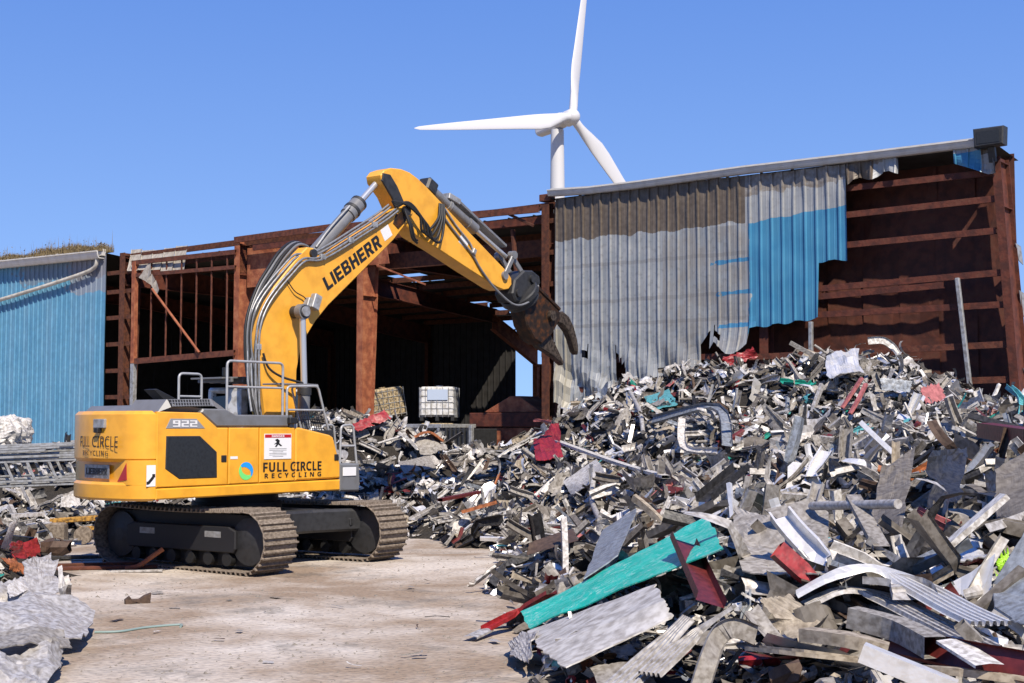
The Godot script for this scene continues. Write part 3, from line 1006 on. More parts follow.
func build_arm(ex: Node3D) -> void:
	var mb: MB
	# --- boom, a tapered box section
	var boom_line := [[0.46, 1.7], [0.40, 2.35], [0.30, 2.91], [0.23, 3.3], [0.21, 3.6], [0.25, 3.88], [0.38, 4.20], [0.58, 4.48], [0.82, 4.74], [1.11, 5.04], [1.30, 5.20], [1.45, 5.20], [1.56, 5.08], [1.88, 5.18], [2.45, 5.50], [3.05, 5.83], [3.5, 6.13], [3.78, 6.28], [3.93, 6.25], [3.98, 6.12], [3.88, 5.98], [3.45, 5.55], [3.13, 5.29], [2.8, 5.03], [2.3, 4.63], [1.82, 4.25], [1.52, 3.96], [1.3, 3.68], [1.16, 3.4], [1.09, 3.1], [1.07, 2.35], [1.0, 1.7]]
	mb = MB.new()
	mb.prism(poly(boom_line), -0.12, 0.22, 0.018)
	var boom := part("boom", mb, M.boom_yellow, ex)
	# name on the boom
	var ang := atan2(0.9, 1.34)
	block_letters("lettering", "LIEBHERR", 0.24, 1.64, M.black_text, boom, Transform3D(Basis(Vector3(0, 0, 1), ang), Vector3(2.40, 5.05, 0.222)))
	mb = MB.new()
	mb.box(Vector3(3.25, 5.66, 0.222), Vector3(0.24, 0.22, 0.004), Basis(Vector3(0, 0, 1), ang), 0.0)
	part("sticker", mb, M.sign_white, boom)
	# lamp box with bracket, pivot boss
	mb = MB.new()
	mb.box(Vector3(1.36, 4.26, 0.36), Vector3(0.17, 0.26, 0.12), Basis(Vector3(0, 0, 1), -0.35))
	mb.box(Vector3(1.27, 4.24, 0.30), Vector3(0.14, 0.16, 0.12), Basis(Vector3(0, 0, 1), -0.35))
	part("boom_lamp", mb, M.galv, boom)
	cylinder_part("pivot_pin", Vector3(1.0, 4.07, -0.5), Vector3(1.0, 4.07, 0.5), 0.105, M.dark_grey, boom, 18)
	cylinder_part("pin_cap", Vector3(1.0, 4.07, 0.5), Vector3(1.0, 4.07, 0.53), 0.085, M.galv, boom, 18)
	mb = MB.new()
	mb.prism(poly([[3.56, 5.76], [3.75, 5.92], [3.82, 6.05], [3.72, 6.12], [3.5, 6.02], [3.42, 5.85]]), 0.20, 0.232, 0.004)
	part("fork_recess", mb, M.tool_body, boom)
	# --- lift cylinders
	for s in [-1.0, 1.0]:
		var lc := Node3D.new()
		lc.name = "lift_cylinder"
		ex.add_child(lc, true)
		cylinder_part("barrel", Vector3(1.02, 1.45, s * 0.43), Vector3(1.06, 2.75, s * 0.43), 0.1, M.grey_paint, lc)
		cylinder_part("gland", Vector3(1.06, 2.68, s * 0.43), Vector3(1.06, 2.8, s * 0.43), 0.118, M.dark_grey, lc)
		cylinder_part("piston_rod", Vector3(1.06, 2.7, s * 0.43), Vector3(1.0, 4.05, s * 0.43), 0.055, M.chrome, lc)
		cylinder_part("rod_eye", Vector3(1.0, 4.07, s * 0.36), Vector3(1.0, 4.07, s * 0.49), 0.13, M.cyl_grey, lc)
	# --- stick cylinder on top of the boom
	var sc := Node3D.new()
	sc.name = "stick_cylinder"
	ex.add_child(sc, true)
	var c0 := Vector3(1.62, 5.1, 0)
	var c1 := Vector3(3.32, 6.68, 0)
	var d := (c1 - c0).normalized()
	cylinder_part("barrel", c0, c0 + d * 1.55, 0.125, M.cyl_grey, sc)
	cylinder_part("gland", c0 + d * 1.18, c0 + d * 1.55, 0.15, M.cyl_grey, sc)
	cylinder_part("collar", c0 + d * 1.30, c0 + d * 1.36, 0.162, M.dark_grey, sc)
	cylinder_part("collar", c0 + d * 1.52, c0 + d * 1.58, 0.155, M.dark_grey, sc)
	cylinder_part("piston_rod", c0 + d * 1.5, c1, 0.058, M.chrome, sc)
	cylinder_part("rod_eye", c1 + Vector3(0, 0, -0.12), c1 + Vector3(0, 0, 0.12), 0.12, M.dark_grey, sc)
	pipe_run("feed_pipe", [c0 + Vector3(0, 0.14, 0.1), c0 + d * 0.6 + Vector3(-0.1, 0.11, 0.1), c0 + d * 1.25 + Vector3(-0.1, 0.11, 0.1)], 0.022, M.galv, sc)
	cylinder_part("pin", Vector3(1.42, 5.1, -0.3), Vector3(1.42, 5.1, 0.27), 0.075, M.dark_grey, sc)
	# --- stick
	var stick_line := [[3.16, 6.58], [3.13, 6.70], [3.22, 6.80], [3.40, 6.87], [3.68, 6.89], [3.92, 6.86], [4.14, 6.78], [4.38, 6.66], [4.61, 6.53], [5.1, 6.25], [5.64, 5.94], [6.84, 5.27], [6.97, 5.15], [6.98, 5.02], [6.88, 4.92], [6.72, 4.89], [6.5, 4.93], [5.65, 5.2], [4.76, 5.5], [4.1, 5.70], [3.85, 5.84], [3.62, 6.08], [3.42, 6.36]]
	mb = MB.new()
	mb.prism(poly(stick_line), -0.19, 0.19, 0.016)
	var stick := part("stick", mb, M.boom_yellow, ex)
	mb = MB.new()
	mb.prism(poly([[3.15, 6.60], [3.17, 6.74], [3.36, 6.74], [3.55, 6.55], [3.72, 6.3], [3.80, 6.05], [3.66, 6.02], [3.40, 6.34]]), 0.17, 0.215, 0.006)
	part("rear_gusset", mb, M.dark_grey, stick)
	cylinder_part("pin", Vector3(3.74, 6.12, -0.3), Vector3(3.74, 6.12, 0.3), 0.09, M.dark_grey, stick)
	mb = MB.new()
	mb.box(Vector3(5.47, 5.74, 0.192), Vector3(0.26, 0.2, 0.004), Basis(Vector3(0, 0, 1), -0.5), 0.0)
	part("sticker", mb, M.sign_white, stick)
	# --- bucket cylinder with its guard
	var bc := Node3D.new()
	bc.name = "tool_cylinder"
	ex.add_child(bc, true)
	var b0 := Vector3(4.62, 6.70, 0)
	var b1 := Vector3(7.02, 5.60, 0)
	var e := (b1 - b0).normalized()
	cylinder_part("barrel", b0, b0 + e * 1.5, 0.10, M.cyl_grey, bc)
	cylinder_part("gland", b0 + e * 1.3, b0 + e * 1.55, 0.118, M.cyl_grey, bc)
	cylinder_part("collar", b0 + e * 0.62, b0 + e * 0.7, 0.118, M.galv, bc)
	cylinder_part("piston_rod", b0 + e * 1.4, b1, 0.05, M.chrome, bc)
	mb = MB.new()
	var up := Vector3(-e.y, e.x, 0)
	mb.bar(b0 + e * 0.72 + up * 0.19, b0 + e * 2.48 + up * 0.15, 0.2, 0.06, up)
	part("rod_guard", mb, M.cyl_grey, bc)
	mb = MB.new()
	mb.bar(b0 + e * 0.5 + up * 0.12, b0 + e * 0.85 + up * 0.18, 0.24, 0.12, up)
	part("guard_clamp", mb, M.galv, bc)
	mb = MB.new()
	mb.box(b0, Vector3(0.3, 0.28, 0.3), Basis(Vector3(0, 0, 1), -0.45), 0.04)
	part("bracket", mb, M.dark_grey, bc)
	# --- linkage
	for s in [-0.21, 0.21]:
		for l in [[Vector3(7.02, 5.62, s), Vector3(6.72, 5.18, s)], [Vector3(7.02, 5.62, s * 0.7), Vector3(7.52, 5.16, s * 0.7)]]:
			mb = MB.new()
			mb.bar(l[0], l[1], 0.05, 0.11, Vector3(0, 1, 0), 0.012)
			mb.rod(l[0] + Vector3(0, 0, -0.035), l[0] + Vector3(0, 0, 0.035), 0.085, 14)
			mb.rod(l[1] + Vector3(0, 0, -0.035), l[1] + Vector3(0, 0, 0.035), 0.085, 14)
			part("link", mb, M.cyl_grey, ex)
	# --- coupler and shear
	var sh := Node3D.new()
	sh.name = "shear"
	ex.add_child(sh, true)
	mb = MB.new()
	mb.prism(poly([[7.02, 5.12], [7.34, 5.34], [7.62, 5.36], [7.86, 5.26], [7.90, 5.12], [7.66, 4.86], [7.34, 4.66], [7.05, 4.68], [6.94, 4.84]]), -0.24, 0.24, 0.03)
	part("coupler", mb, M.dark_grey, sh)
	for q in [[7.58, 5.18], [7.12, 4.86]]:
		cylinder_part("pin", Vector3(q[0], q[1], -0.29), Vector3(q[0], q[1], 0.29), 0.085, M.dark_grey, sh, 14)
	mb = MB.new()
	var ax := Vector3(0.70, -0.714, 0)
	lathe(mb, [[0.0, 0.0], [0.40, 0.0], [0.42, 0.03], [0.42, 0.13], [0.40, 0.16], [0.36, 0.18], [0.36, 0.26], [0.0, 0.26]], Transform3D(Basis(Vector3(0.714, 0.70, 0), ax, Vector3(0, 0, -1)), Vector3(7.42, 4.92, 0)), 28)
	part("rotator", mb, M.dark_grey, sh)
	mb = MB.new()
	mb.prism(poly([[7.38, 4.54], [7.80, 5.02], [7.96, 4.98], [8.62, 4.62], [8.66, 4.42], [8.38, 4.10], [8.0, 3.86], [7.74, 3.95], [7.50, 4.22]]), -0.19, 0.19, 0.03)
	mb.bar(Vector3(7.84, 5.03, 0.17), Vector3(8.62, 4.62, 0.17), 0.1, 0.07)
	part("shear_body", mb, M.tool_body, sh)
	mb = MB.new()
	mb.prism(poly([[7.86, 4.0], [8.12, 4.26], [8.36, 4.22], [8.56, 3.98], [8.76, 3.74], [8.94, 3.52], [8.90, 3.46], [8.62, 3.60], [8.38, 3.70], [8.05, 3.80]]), -0.08, 0.08, 0.02)
	part("fixed_jaw", mb, M.tool_steel, sh)
	mb = MB.new()
	mb.prism(poly([[8.06, 4.44], [8.16, 4.60], [8.34, 4.66], [8.55, 4.58], [8.80, 4.60], [9.02, 4.50], [9.19, 4.30], [9.31, 4.04], [9.36, 3.82], [9.33, 3.70], [9.24, 3.76], [9.12, 4.0], [8.98, 4.18], [8.78, 4.32], [8.52, 4.36], [8.28, 4.32], [8.12, 4.34]]), -0.02, 0.16, 0.025)
	part("moving_jaw", mb, M.tool_steel, sh)
	cylinder_part("jaw_pin", Vector3(8.28, 4.47, -0.27), Vector3(8.28, 4.47, 0.28), 0.11, M.tool_steel, sh, 16)
	mb = MB.new()
	for k in 3:
		mb.prism(poly([[8.28, 4.84 - k * 0.02], [8.55, 4.94 - k * 0.07], [8.92, 4.80 - k * 0.08], [8.95, 4.70 - k * 0.08], [8.60, 4.66 - k * 0.03]]), -0.34 + k * 0.11, -0.27 + k * 0.11, 0.01)
	part("jaw_cover", mb, M.tool_body, sh)
	# --- pipes and hoses
	var back := [[0.16, 3.3], [0.14, 3.6], [0.20, 3.92], [0.35, 4.20], [0.58, 4.47], [0.84, 4.72], [1.15, 4.98], [1.5, 5.03], [1.95, 5.24], [2.5, 5.55], [3.1, 5.89], [3.45, 6.12]]
	for k in 4:
		var run := []
		for q in back:
			var off := 0.02 + k * 0.035
			run.append(Vector3(q[0] + 0.09 - off * 1.7, q[1] - 0.05 + off * 0.9, 0.27 if k < 2 else 0.20))
		run[0] = Vector3(0.16 - k * 0.08, 2.4, 0.33 + k * 0.03)
		run.insert(1, Vector3(0.18 - k * 0.08, 2.9, 0.3))
		pipe_run("hydraulic_pipe", run, 0.020, M.steel, ex, 4)
	for k in 4:
		pipe_run("hydraulic_hose", [[0.25 - k * 0.08, 2.3, 0.28 + k * 0.05], [0.15 - k * 0.06, 2.95, 0.26], [0.06 - k * 0.04, 3.5, 0.22], [0.12 - k * 0.04, 3.95, 0.2], [0.36 - k * 0.04, 4.38 + k * 0.02, 0.16], [0.66 - k * 0.05, 4.72 + k * 0.02, 0.12], [0.96 - k * 0.04, 5.02 + k * 0.03, 0.05], [1.3, 5.26 + k * 0.02, 0.0 - k * 0.04], [1.6, 5.25, -0.05]], 0.024 if k != 1 else 0.03, M.cyl_grey if k % 2 == 0 else M.rubber, ex, 5)
	for k in 4:
		pipe_run("hydraulic_hose", [[3.40 - k * 0.02, 6.15 + k * 0.03, 0.28], [3.72, 6.26 - k * 0.02, 0.33], [4.0 + k * 0.07, 6.05 - k * 0.05, 0.36], [4.08 + k * 0.1, 5.78 - k * 0.04, 0.34], [4.3 + k * 0.12, 5.80 - k * 0.05, 0.3], [4.62 + k * 0.06, 6.08, 0.27], [4.74 + k * 0.04, 6.38, 0.2]], 0.026, M.rubber, ex, 6)
	for k in 2:
		pipe_run("hydraulic_hose", [[3.66, 6.1, 0.3], [3.72 + k * 0.05, 5.85, 0.36], [3.82 + k * 0.06, 5.62, 0.34], [4.02, 5.55 + k * 0.05, 0.28]], 0.024, M.rubber, ex, 6)
	pipe_run("stick_pipe", [[4.70, 6.28, 0.23], [4.95, 6.05, 0.215], [5.4, 5.72, 0.215], [5.7, 5.5, 0.22], [5.95, 5.24, 0.22], [6.4, 4.88, 0.24], [6.95, 4.60, 0.30], [7.45, 4.74, 0.34], [7.72, 5.05, 0.3]], 0.022, M.cyl_grey, ex, 6)
	pipe_run("stick_pipe", [[4.85, 6.32, 0.22], [5.2, 6.02, 0.215], [5.62, 5.72, 0.215], [5.72, 5.55, 0.22]], 0.018, M.galv, ex, 6)
	pipe_run("boom_cable", [[0.28, 3.35, 0.28], [0.38, 3.12, 0.30], [0.62, 2.98, 0.34], [0.92, 2.90, 0.42], [1.2, 2.84, 0.5]], 0.02, M.rubber, ex, 6)
	pipe_run("boom_cable", [[1.3, 4.2, 0.29], [1.2, 4.33, 0.27], [0.98, 4.42, 0.265], [0.8, 4.6, 0.26]], 0.010, M.rubber, ex, 6)
	for q in [[0.18, 3.45], [1.62, 5.06], [2.3, 5.42], [2.9, 5.76]]:
		mb = MB.new()
		mb.box(Vector3(q[0], q[1], 0.262), Vector3(0.12, 0.1, 0.06))
		part("pipe_clamp", mb, M.galv, ex)
	mb = MB.new()
	mb.box(Vector3(5.72, 5.56, 0.23), Vector3(0.1, 0.12, 0.08), Basis(Vector3(0, 0, 1), -0.5))
	part("pipe_clamp", mb, M.galv, ex)

func build_tracks(ex: Node3D) -> void:
	# undercarriage turned against the upper part; local X runs along the tracks
	var turn := Basis(Vector3.UP, deg_to_rad(-35.0 - 52.0))
	var xf := Transform3D(turn, Vector3(0.05, 0, 0.32))
	var mb := MB.new()
	mb.prism(poly([[-0.9, -0.62], [0.9, -0.62], [1.25, -1.1], [1.35, -1.1], [1.05, -0.3], [1.05, 0.3], [1.35, 1.1], [1.25, 1.1], [0.9, 0.62], [-0.9, 0.62], [-1.25, 1.1], [-1.35, 1.1], [-1.05, 0.3], [-1.05, -0.3], [-1.35, -1.1], [-1.25, -1.1]]), 0.48, 0.84, 0.04, FLAT)
	var car := part("carbody", mb, M.dark_grey, ex)
	car.transform = xf
	# the shoe: plate with three grousers
	var sh := MB.new()
	sh.prism(poly([[-0.103, 0.0], [0.103, 0.0], [0.103, 0.014], [0.075, 0.018], [0.066, 0.062], [0.044, 0.062], [0.035, 0.018], [-0.018, 0.018], [-0.027, 0.055], [-0.05, 0.055], [-0.06, 0.018], [-0.103, 0.014]]), -0.34, 0.34, 0.005)
	var shoe: ArrayMesh = sh.mesh(M.mud_steel)
	for s in [-1.0, 1.0]:
		var tr := Node3D.new()
		tr.name = "track"
		ex.add_child(tr, true)
		tr.transform = xf.translated_local(Vector3(0, 0, s * 1.28))
		# path: stadium with a slight sag on top
		var half := 1.44
		var r := 0.425
		var cy := 0.475
		var per := 4.0 * half + TAU * r
		var cnt := 43
		for i in cnt:
			var u := per * (i + 0.3) / cnt
			var p: Vector3
			var a: float
			if u < 2.0 * half:
				p = Vector3(-half + u, cy - r, 0)
				a = PI
			elif u < 2.0 * half + PI * r:
				var t := (u - 2.0 * half) / r
				p = Vector3(half + r * sin(t), cy - r * cos(t), 0)
				a = PI + t
			elif u < 4.0 * half + PI * r:
				var q := u - 2.0 * half - PI * r
				p = Vector3(half - q, cy + r - 0.03 * sin(PI * q / (2.0 * half)), 0)
				a = 0.0
			else:
				var t := (u - 4.0 * half - PI * r) / r
				p = Vector3(-half - r * sin(t), cy + r * cos(t), 0)
				a = t
			part_mesh("track_shoe", shoe, tr, Transform3D(Basis(Vector3(0, 0, 1), a), p))
		# chain body under the shoes
		mb = MB.new()
		var loop := []
		for k in 40:
			var t := TAU * k / 40.0
			loop.append([signf(cos(t)) * half * minf(1.0, absf(cos(t)) * 4.0) + cos(t) * 0.385, cy + sin(t) * 0.385])
		mb.prism(poly(loop), -0.11, 0.11, 0.0)
		part("chain", mb, M.rubber, tr)
		# frame
		for f in [-1.0, 1.0]:
			mb = MB.new()
			mb.prism(poly([[-1.15, 0.30], [1.15, 0.30], [1.2, 0.36], [1.2, 0.62], [1.05, 0.68], [-1.05, 0.68], [-1.2, 0.62], [-1.2, 0.36]]), 0.10 * f if f > 0 else -0.245, 0.245 if f > 0 else -0.10, 0.015)
			part("side_frame", mb, M.black_paint, tr)
			for w in [-1.0, 1.0]:
				mb = MB.new()
				lathe(mb, [[0.0, 0.0], [0.33, 0.0], [0.35, 0.02], [0.35, 0.05], [0.28, 0.06], [0.10, 0.09], [0.0, 0.09]], Transform3D(Basis(Vector3(1, 0, 0), Vector3(0, 0, f), Vector3(0, -f, 0)), Vector3(w * 1.41, cy, f * 0.12)), 24)
				part("sprocket" if w < 0 else "idler", mb, M.dark_grey, tr)
			for k in 6:
				cylinder_part("roller", Vector3(-1.0 + k * 0.4, 0.20, f * 0.10), Vector3(-1.0 + k * 0.4, 0.20, f * 0.22), 0.10, M.rubber, tr, 14)
			for k in 2:
				mb = MB.new()
				mb.box(Vector3(-0.72 + k * 1.45, 0.56, f * 0.2465), Vector3(0.34, 0.09, 0.006), Basis(), 0.0)
				part("sticker", mb, M.galv, tr)
		# guard wedge between frame and carbody
		for w in [-1.0, 1.0]:
			mb = MB.new()
			mb.prism(poly([[0.0, 0.86], [0.5, 0.80], [0.85, 0.68], [0.85, 0.58], [0.0, 0.55]]), -0.05, 0.05, 0.01, Transform3D(Basis(Vector3(w, 0, 0), Vector3.UP, Vector3(0, 0, w)), Vector3(w * 0.45, 0, -s * 0.34)))
			part("guide_guard", mb, M.dark_grey, tr)

# a C-section member along X from x0 to x1; y is its middle, opening to the back
func c_member(mb: MB, x0: float, x1: float, y0: float, y1: float, z: float, h := 0.2, d := 0.075) -> void:
	var t := 0.006
	var a := Vector3(x0, y0, z)
	var b := Vector3(x1, y1, z)
	var ax := (b - a).normalized()
	var up := Vector3(-ax.y, ax.x, 0)
	var xf := Transform3D(Basis(Vector3(0, 0, 1), up, ax), a)
	var hh := h * 0.5
	mb.prism(poly([[0, -hh], [0, hh], [-d, hh], [-d, hh - 0.03], [-d + t, hh - 0.03], [-d + t, hh - t], [-t, hh - t], [-t, -hh + t], [-d + t, -hh + t], [-d + t, -hh + 0.03], [-d, -hh + 0.03], [-d, -hh]]), 0.0, (b - a).length(), 0.0, xf)

# tapered I-section column; its web runs back into the building
func i_column(parent: Node3D, called: String, x: float, z: float, y0: float, y1: float, d0: float, d1: float, fw: float, m: Material, lean := 0.0, stiff := true) -> MeshInstance3D:
	var mb := MB.new()
	var sh := Transform3D(Basis(Vector3(1, 0, 0), Vector3(lean, 1, 0), Vector3(0, 0, 1)), Vector3(x - lean * y1, 0, z))
	var side := Transform3D(Basis(Vector3(0, 0, -1), Vector3(lean, 1, 0), Vector3(1, 0, 0)), Vector3(x - lean * y1, 0, z))
	mb.prism(poly([[-fw * 0.5, y0], [fw * 0.5, y0], [fw * 0.5, y1], [-fw * 0.5, y1]]), -0.02, 0.0, 0.0, sh)
	mb.prism(poly([[0.015, y0], [d0, y0], [d1, y1], [0.015, y1]]), -0.008, 0.008, 0.0, side)
	var q := MB.new()
	mb.prism(poly([[d0, y0], [d0 + 0.02, y0], [d1 + 0.02, y1], [d1, y1]]), -fw * 0.5, fw * 0.5, 0.0, side)
	if stiff:
		for k in 2:
			var yy := y1 - 0.12 - k * 1.05
			var dd := lerpf(d0, d1, (yy - y0) / (y1 - y0))
			mb.prism(poly([[0.01, yy], [dd, yy], [dd, yy + 0.015], [0.01, yy + 0.015]]), -fw * 0.42, fw * 0.42, 0.0, side)
	return part(called, mb, m, parent)

func rafter(parent: Node3D, x: float, a: Vector2, b: Vector2, da: float, db: float, fw: float, m: Material) -> MeshInstance3D:
	# a and b are (z, y) of the top edge
	var mb := MB.new()
	var side := Transform3D(Basis(Vector3(0, 0, 1), Vector3.UP, Vector3(1, 0, 0)), Vector3(x, 0, 0))
	mb.prism(poly([[a.x, a.y], [b.x, b.y], [b.x, b.y - db], [a.x, a.y - da]]), -0.008, 0.008, 0.0, side)
	mb.prism(poly([[a.x, a.y], [b.x, b.y], [b.x, b.y + 0.018], [a.x, a.y + 0.018]]), -fw * 0.5, fw * 0.5, 0.0, side)
	mb.prism(poly([[a.x, a.y - da], [b.x, b.y - db], [b.x, b.y - db - 0.018], [a.x, a.y - da - 0.018]]), -fw * 0.5, fw * 0.5, 0.0, side)
	return part("rafter", mb, m, parent)

const RIBS := [[0.0, 0.0], [0.02, 0.044], [0.052, 0.044], [0.074, 0.0], [0.175, 0.0], [0.19, 0.006], [0.205, 0.0]]

# ribbed wall sheet hung on z; top and bottom are callables of x; dent is a callable (x, y) -> z shift
func rib_sheet(parent: Node3D, called: String, x0: float, w: float, z: float, top: Callable, bottom: Callable, dent: Callable, m: Material, uv0: Vector2, uv1: Vector2, rows := 10, cut = null) -> MeshInstance3D:
	var mb := MB.new()
	var cols := []
	var k := 0
	while k * 0.305 < w - 0.01:
		for r in RIBS:
			var xx: float = k * 0.305 + r[0]
			if xx < w:
				cols.append([x0 + xx, r[1]])
		k += 1
	cols.append([x0 + w, 0.0])
	cols.append([x0 + w + 0.022, 0.036])
	var grid := []
	for c in cols:
		var line := []
		var yt: float = top.call(c[0])
		var yb: float = bottom.call(c[0])
		for j in rows + 1:
			var y := lerpf(yb, yt, float(j) / rows)
			var dz: float = dent.call(c[0], y)
			line.append(Vector3(c[0] + dz * 0.12, y, z + c[1] + dz))
		grid.append(line)
	var nz := Vector3(0, 0, 1)
	for i in cols.size() - 1:
		for j in rows:
			var p: Array = [grid[i][j], grid[i + 1][j], grid[i + 1][j + 1], grid[i][j + 1]]
			if cut != null and cut.call((p[0].x + p[1].x) * 0.5, (p[0].y + p[2].y) * 0.5):
				continue
			var u := []
			for q in p:
				u.append(Vector2((q.x - uv0.x) / (uv1.x - uv0.x), 1.0 - (q.y - uv0.y) / (uv1.y - uv0.y)))
			mb.triuv(p[0], p[1], p[2], u[0], u[1], u[2], nz)
			mb.triuv(p[0], p[2], p[3], u[0], u[2], u[3], nz)
	return part(called, mb, m, parent)

func right_cladding_texture() -> ImageTexture:
	var w := 1024
	var h := 768
	var na := noise_image(1024, 0.012, 71, 5)
	var nb := noise_image(1024, 0.05, 72, 4)
	var im := Image.create(w, h, false, Image.FORMAT_RGB8)
	for j in h:
		var y := lerpf(8.8, 2.0, float(j) / h)
		for i in w:
			var x := lerpf(-12.6, -3.5, float(i) / w)
			var v := na[j * 1024 + i] / 255.0
			var f := nb[j * 1024 + i] / 255.0
			var streak := na[(i * 37 % 1024) * 1024 + (j / 12) % 1024] / 255.0
			var c := Color(0.55, 0.575, 0.60).lerp(Color(0.64, 0.65, 0.66), v)
			c = c.lerp(Color(0.46, 0.46, 0.465), clampf((f - 0.55) * 1.6, 0, 0.5))
			c = c * (0.94 + 0.12 * streak)
			# grey film on the sheets left of the blue ones
			if x > -8.9 and x < -6.35 and y < 7.35:
				c = c.lerp(Color(0.50, 0.49, 0.48), clampf(0.35 + (v - 0.5), 0.0, 0.6))
			# faint lap marks at the girts
			for gy in [6.62, 5.6, 4.95]:
				if absf(y - gy - (v - 0.5) * 0.05) < 0.05:
					c = c.lerp(Color(0.45, 0.44, 0.44), 0.35)
			# stained band along the eave where the paint has gone
			var edge := 7.40 + (v - 0.5) * 0.16 + 0.015 * sin(x * 9.0)
			if x < -6.42 and y > edge:
				var b := Color(0.34, 0.30, 0.26).lerp(Color(0.44, 0.40, 0.355), f)
				c = b * (0.85 + 0.3 * streak)
			if x >= -6.42:
				if y > 8.12 + (v - 0.5) * 0.5:
					c = Color(0.44, 0.40, 0.36).lerp(Color(0.60, 0.60, 0.60), f)
				elif y < 7.36 + (v - 0.5) * 0.08 + (x + 6.4) * 0.08 and x > -6.30 + (v - 0.5) * 0.2:
					c = Color(0.23, 0.50, 0.66).lerp(Color(0.30, 0.56, 0.70), v) * (0.95 + 0.1 * streak)
				else:
					c = c.lerp(Color(0.64, 0.65, 0.66), 0.4)
			for s in [[6.42, -7.55], [5.60, -7.5], [4.75, -7.35]]:
				if absf(y - s[0] - 0.04 * (x + 7.0)) < 0.055 + (v - 0.5) * 0.08 and x > s[1] + f * 0.5 and x < -6.2:
					c = Color(0.26, 0.50, 0.66)
			# yellowed foot at the corner
			if x < -11.9 and y < 4.9:
				c = c.lerp(Color(0.62, 0.58, 0.48), 0.55)
			im.set_pixel(i, j, c)
	return ImageTexture.create_from_image(im)

func left_cladding_texture() -> ImageTexture:
	var n := 512
	var na := noise_image(n, 0.015, 75, 5)
	var nb := noise_image(n, 0.06, 76, 4)
	var im := Image.create(n, n, false, Image.FORMAT_RGB8)
	for j in n:
		var y := lerpf(8.8, 0.0, float(j) / n)
		for i in n:
			var x := lerpf(-41.5, -32.8, float(i) / n)
			var v := na[j * n + i] / 255.0
			var f := nb[j * n + i] / 255.0
			var strip := na[(i / 18 * 61 % n) * n + 100] / 255.0
			var c := Color(0.30, 0.52, 0.66).lerp(Color(0.36, 0.57, 0.70), v)
			c = c.lerp(Color(0.47, 0.58, 0.68), clampf((strip - 0.5) * 0.9, 0.0, 0.4))
			c = c * (0.94 + 0.12 * f)
			# faded violet-grey paint by the corner
			if y > 7.2 + (v - 0.5) * 0.25 and x > -35.2 + (f - 0.5) * 1.2:
				c = c.lerp(Color(0.53, 0.53, 0.58), 0.75)
			if y > 7.75 + (v - 0.5) * 0.5 and x > -38.5 + (f - 0.5) * 2.0:
				c = c.lerp(Color(0.46, 0.44, 0.47), 0.55)
			im.set_pixel(i, j, c)
	return ImageTexture.create_from_image(im)

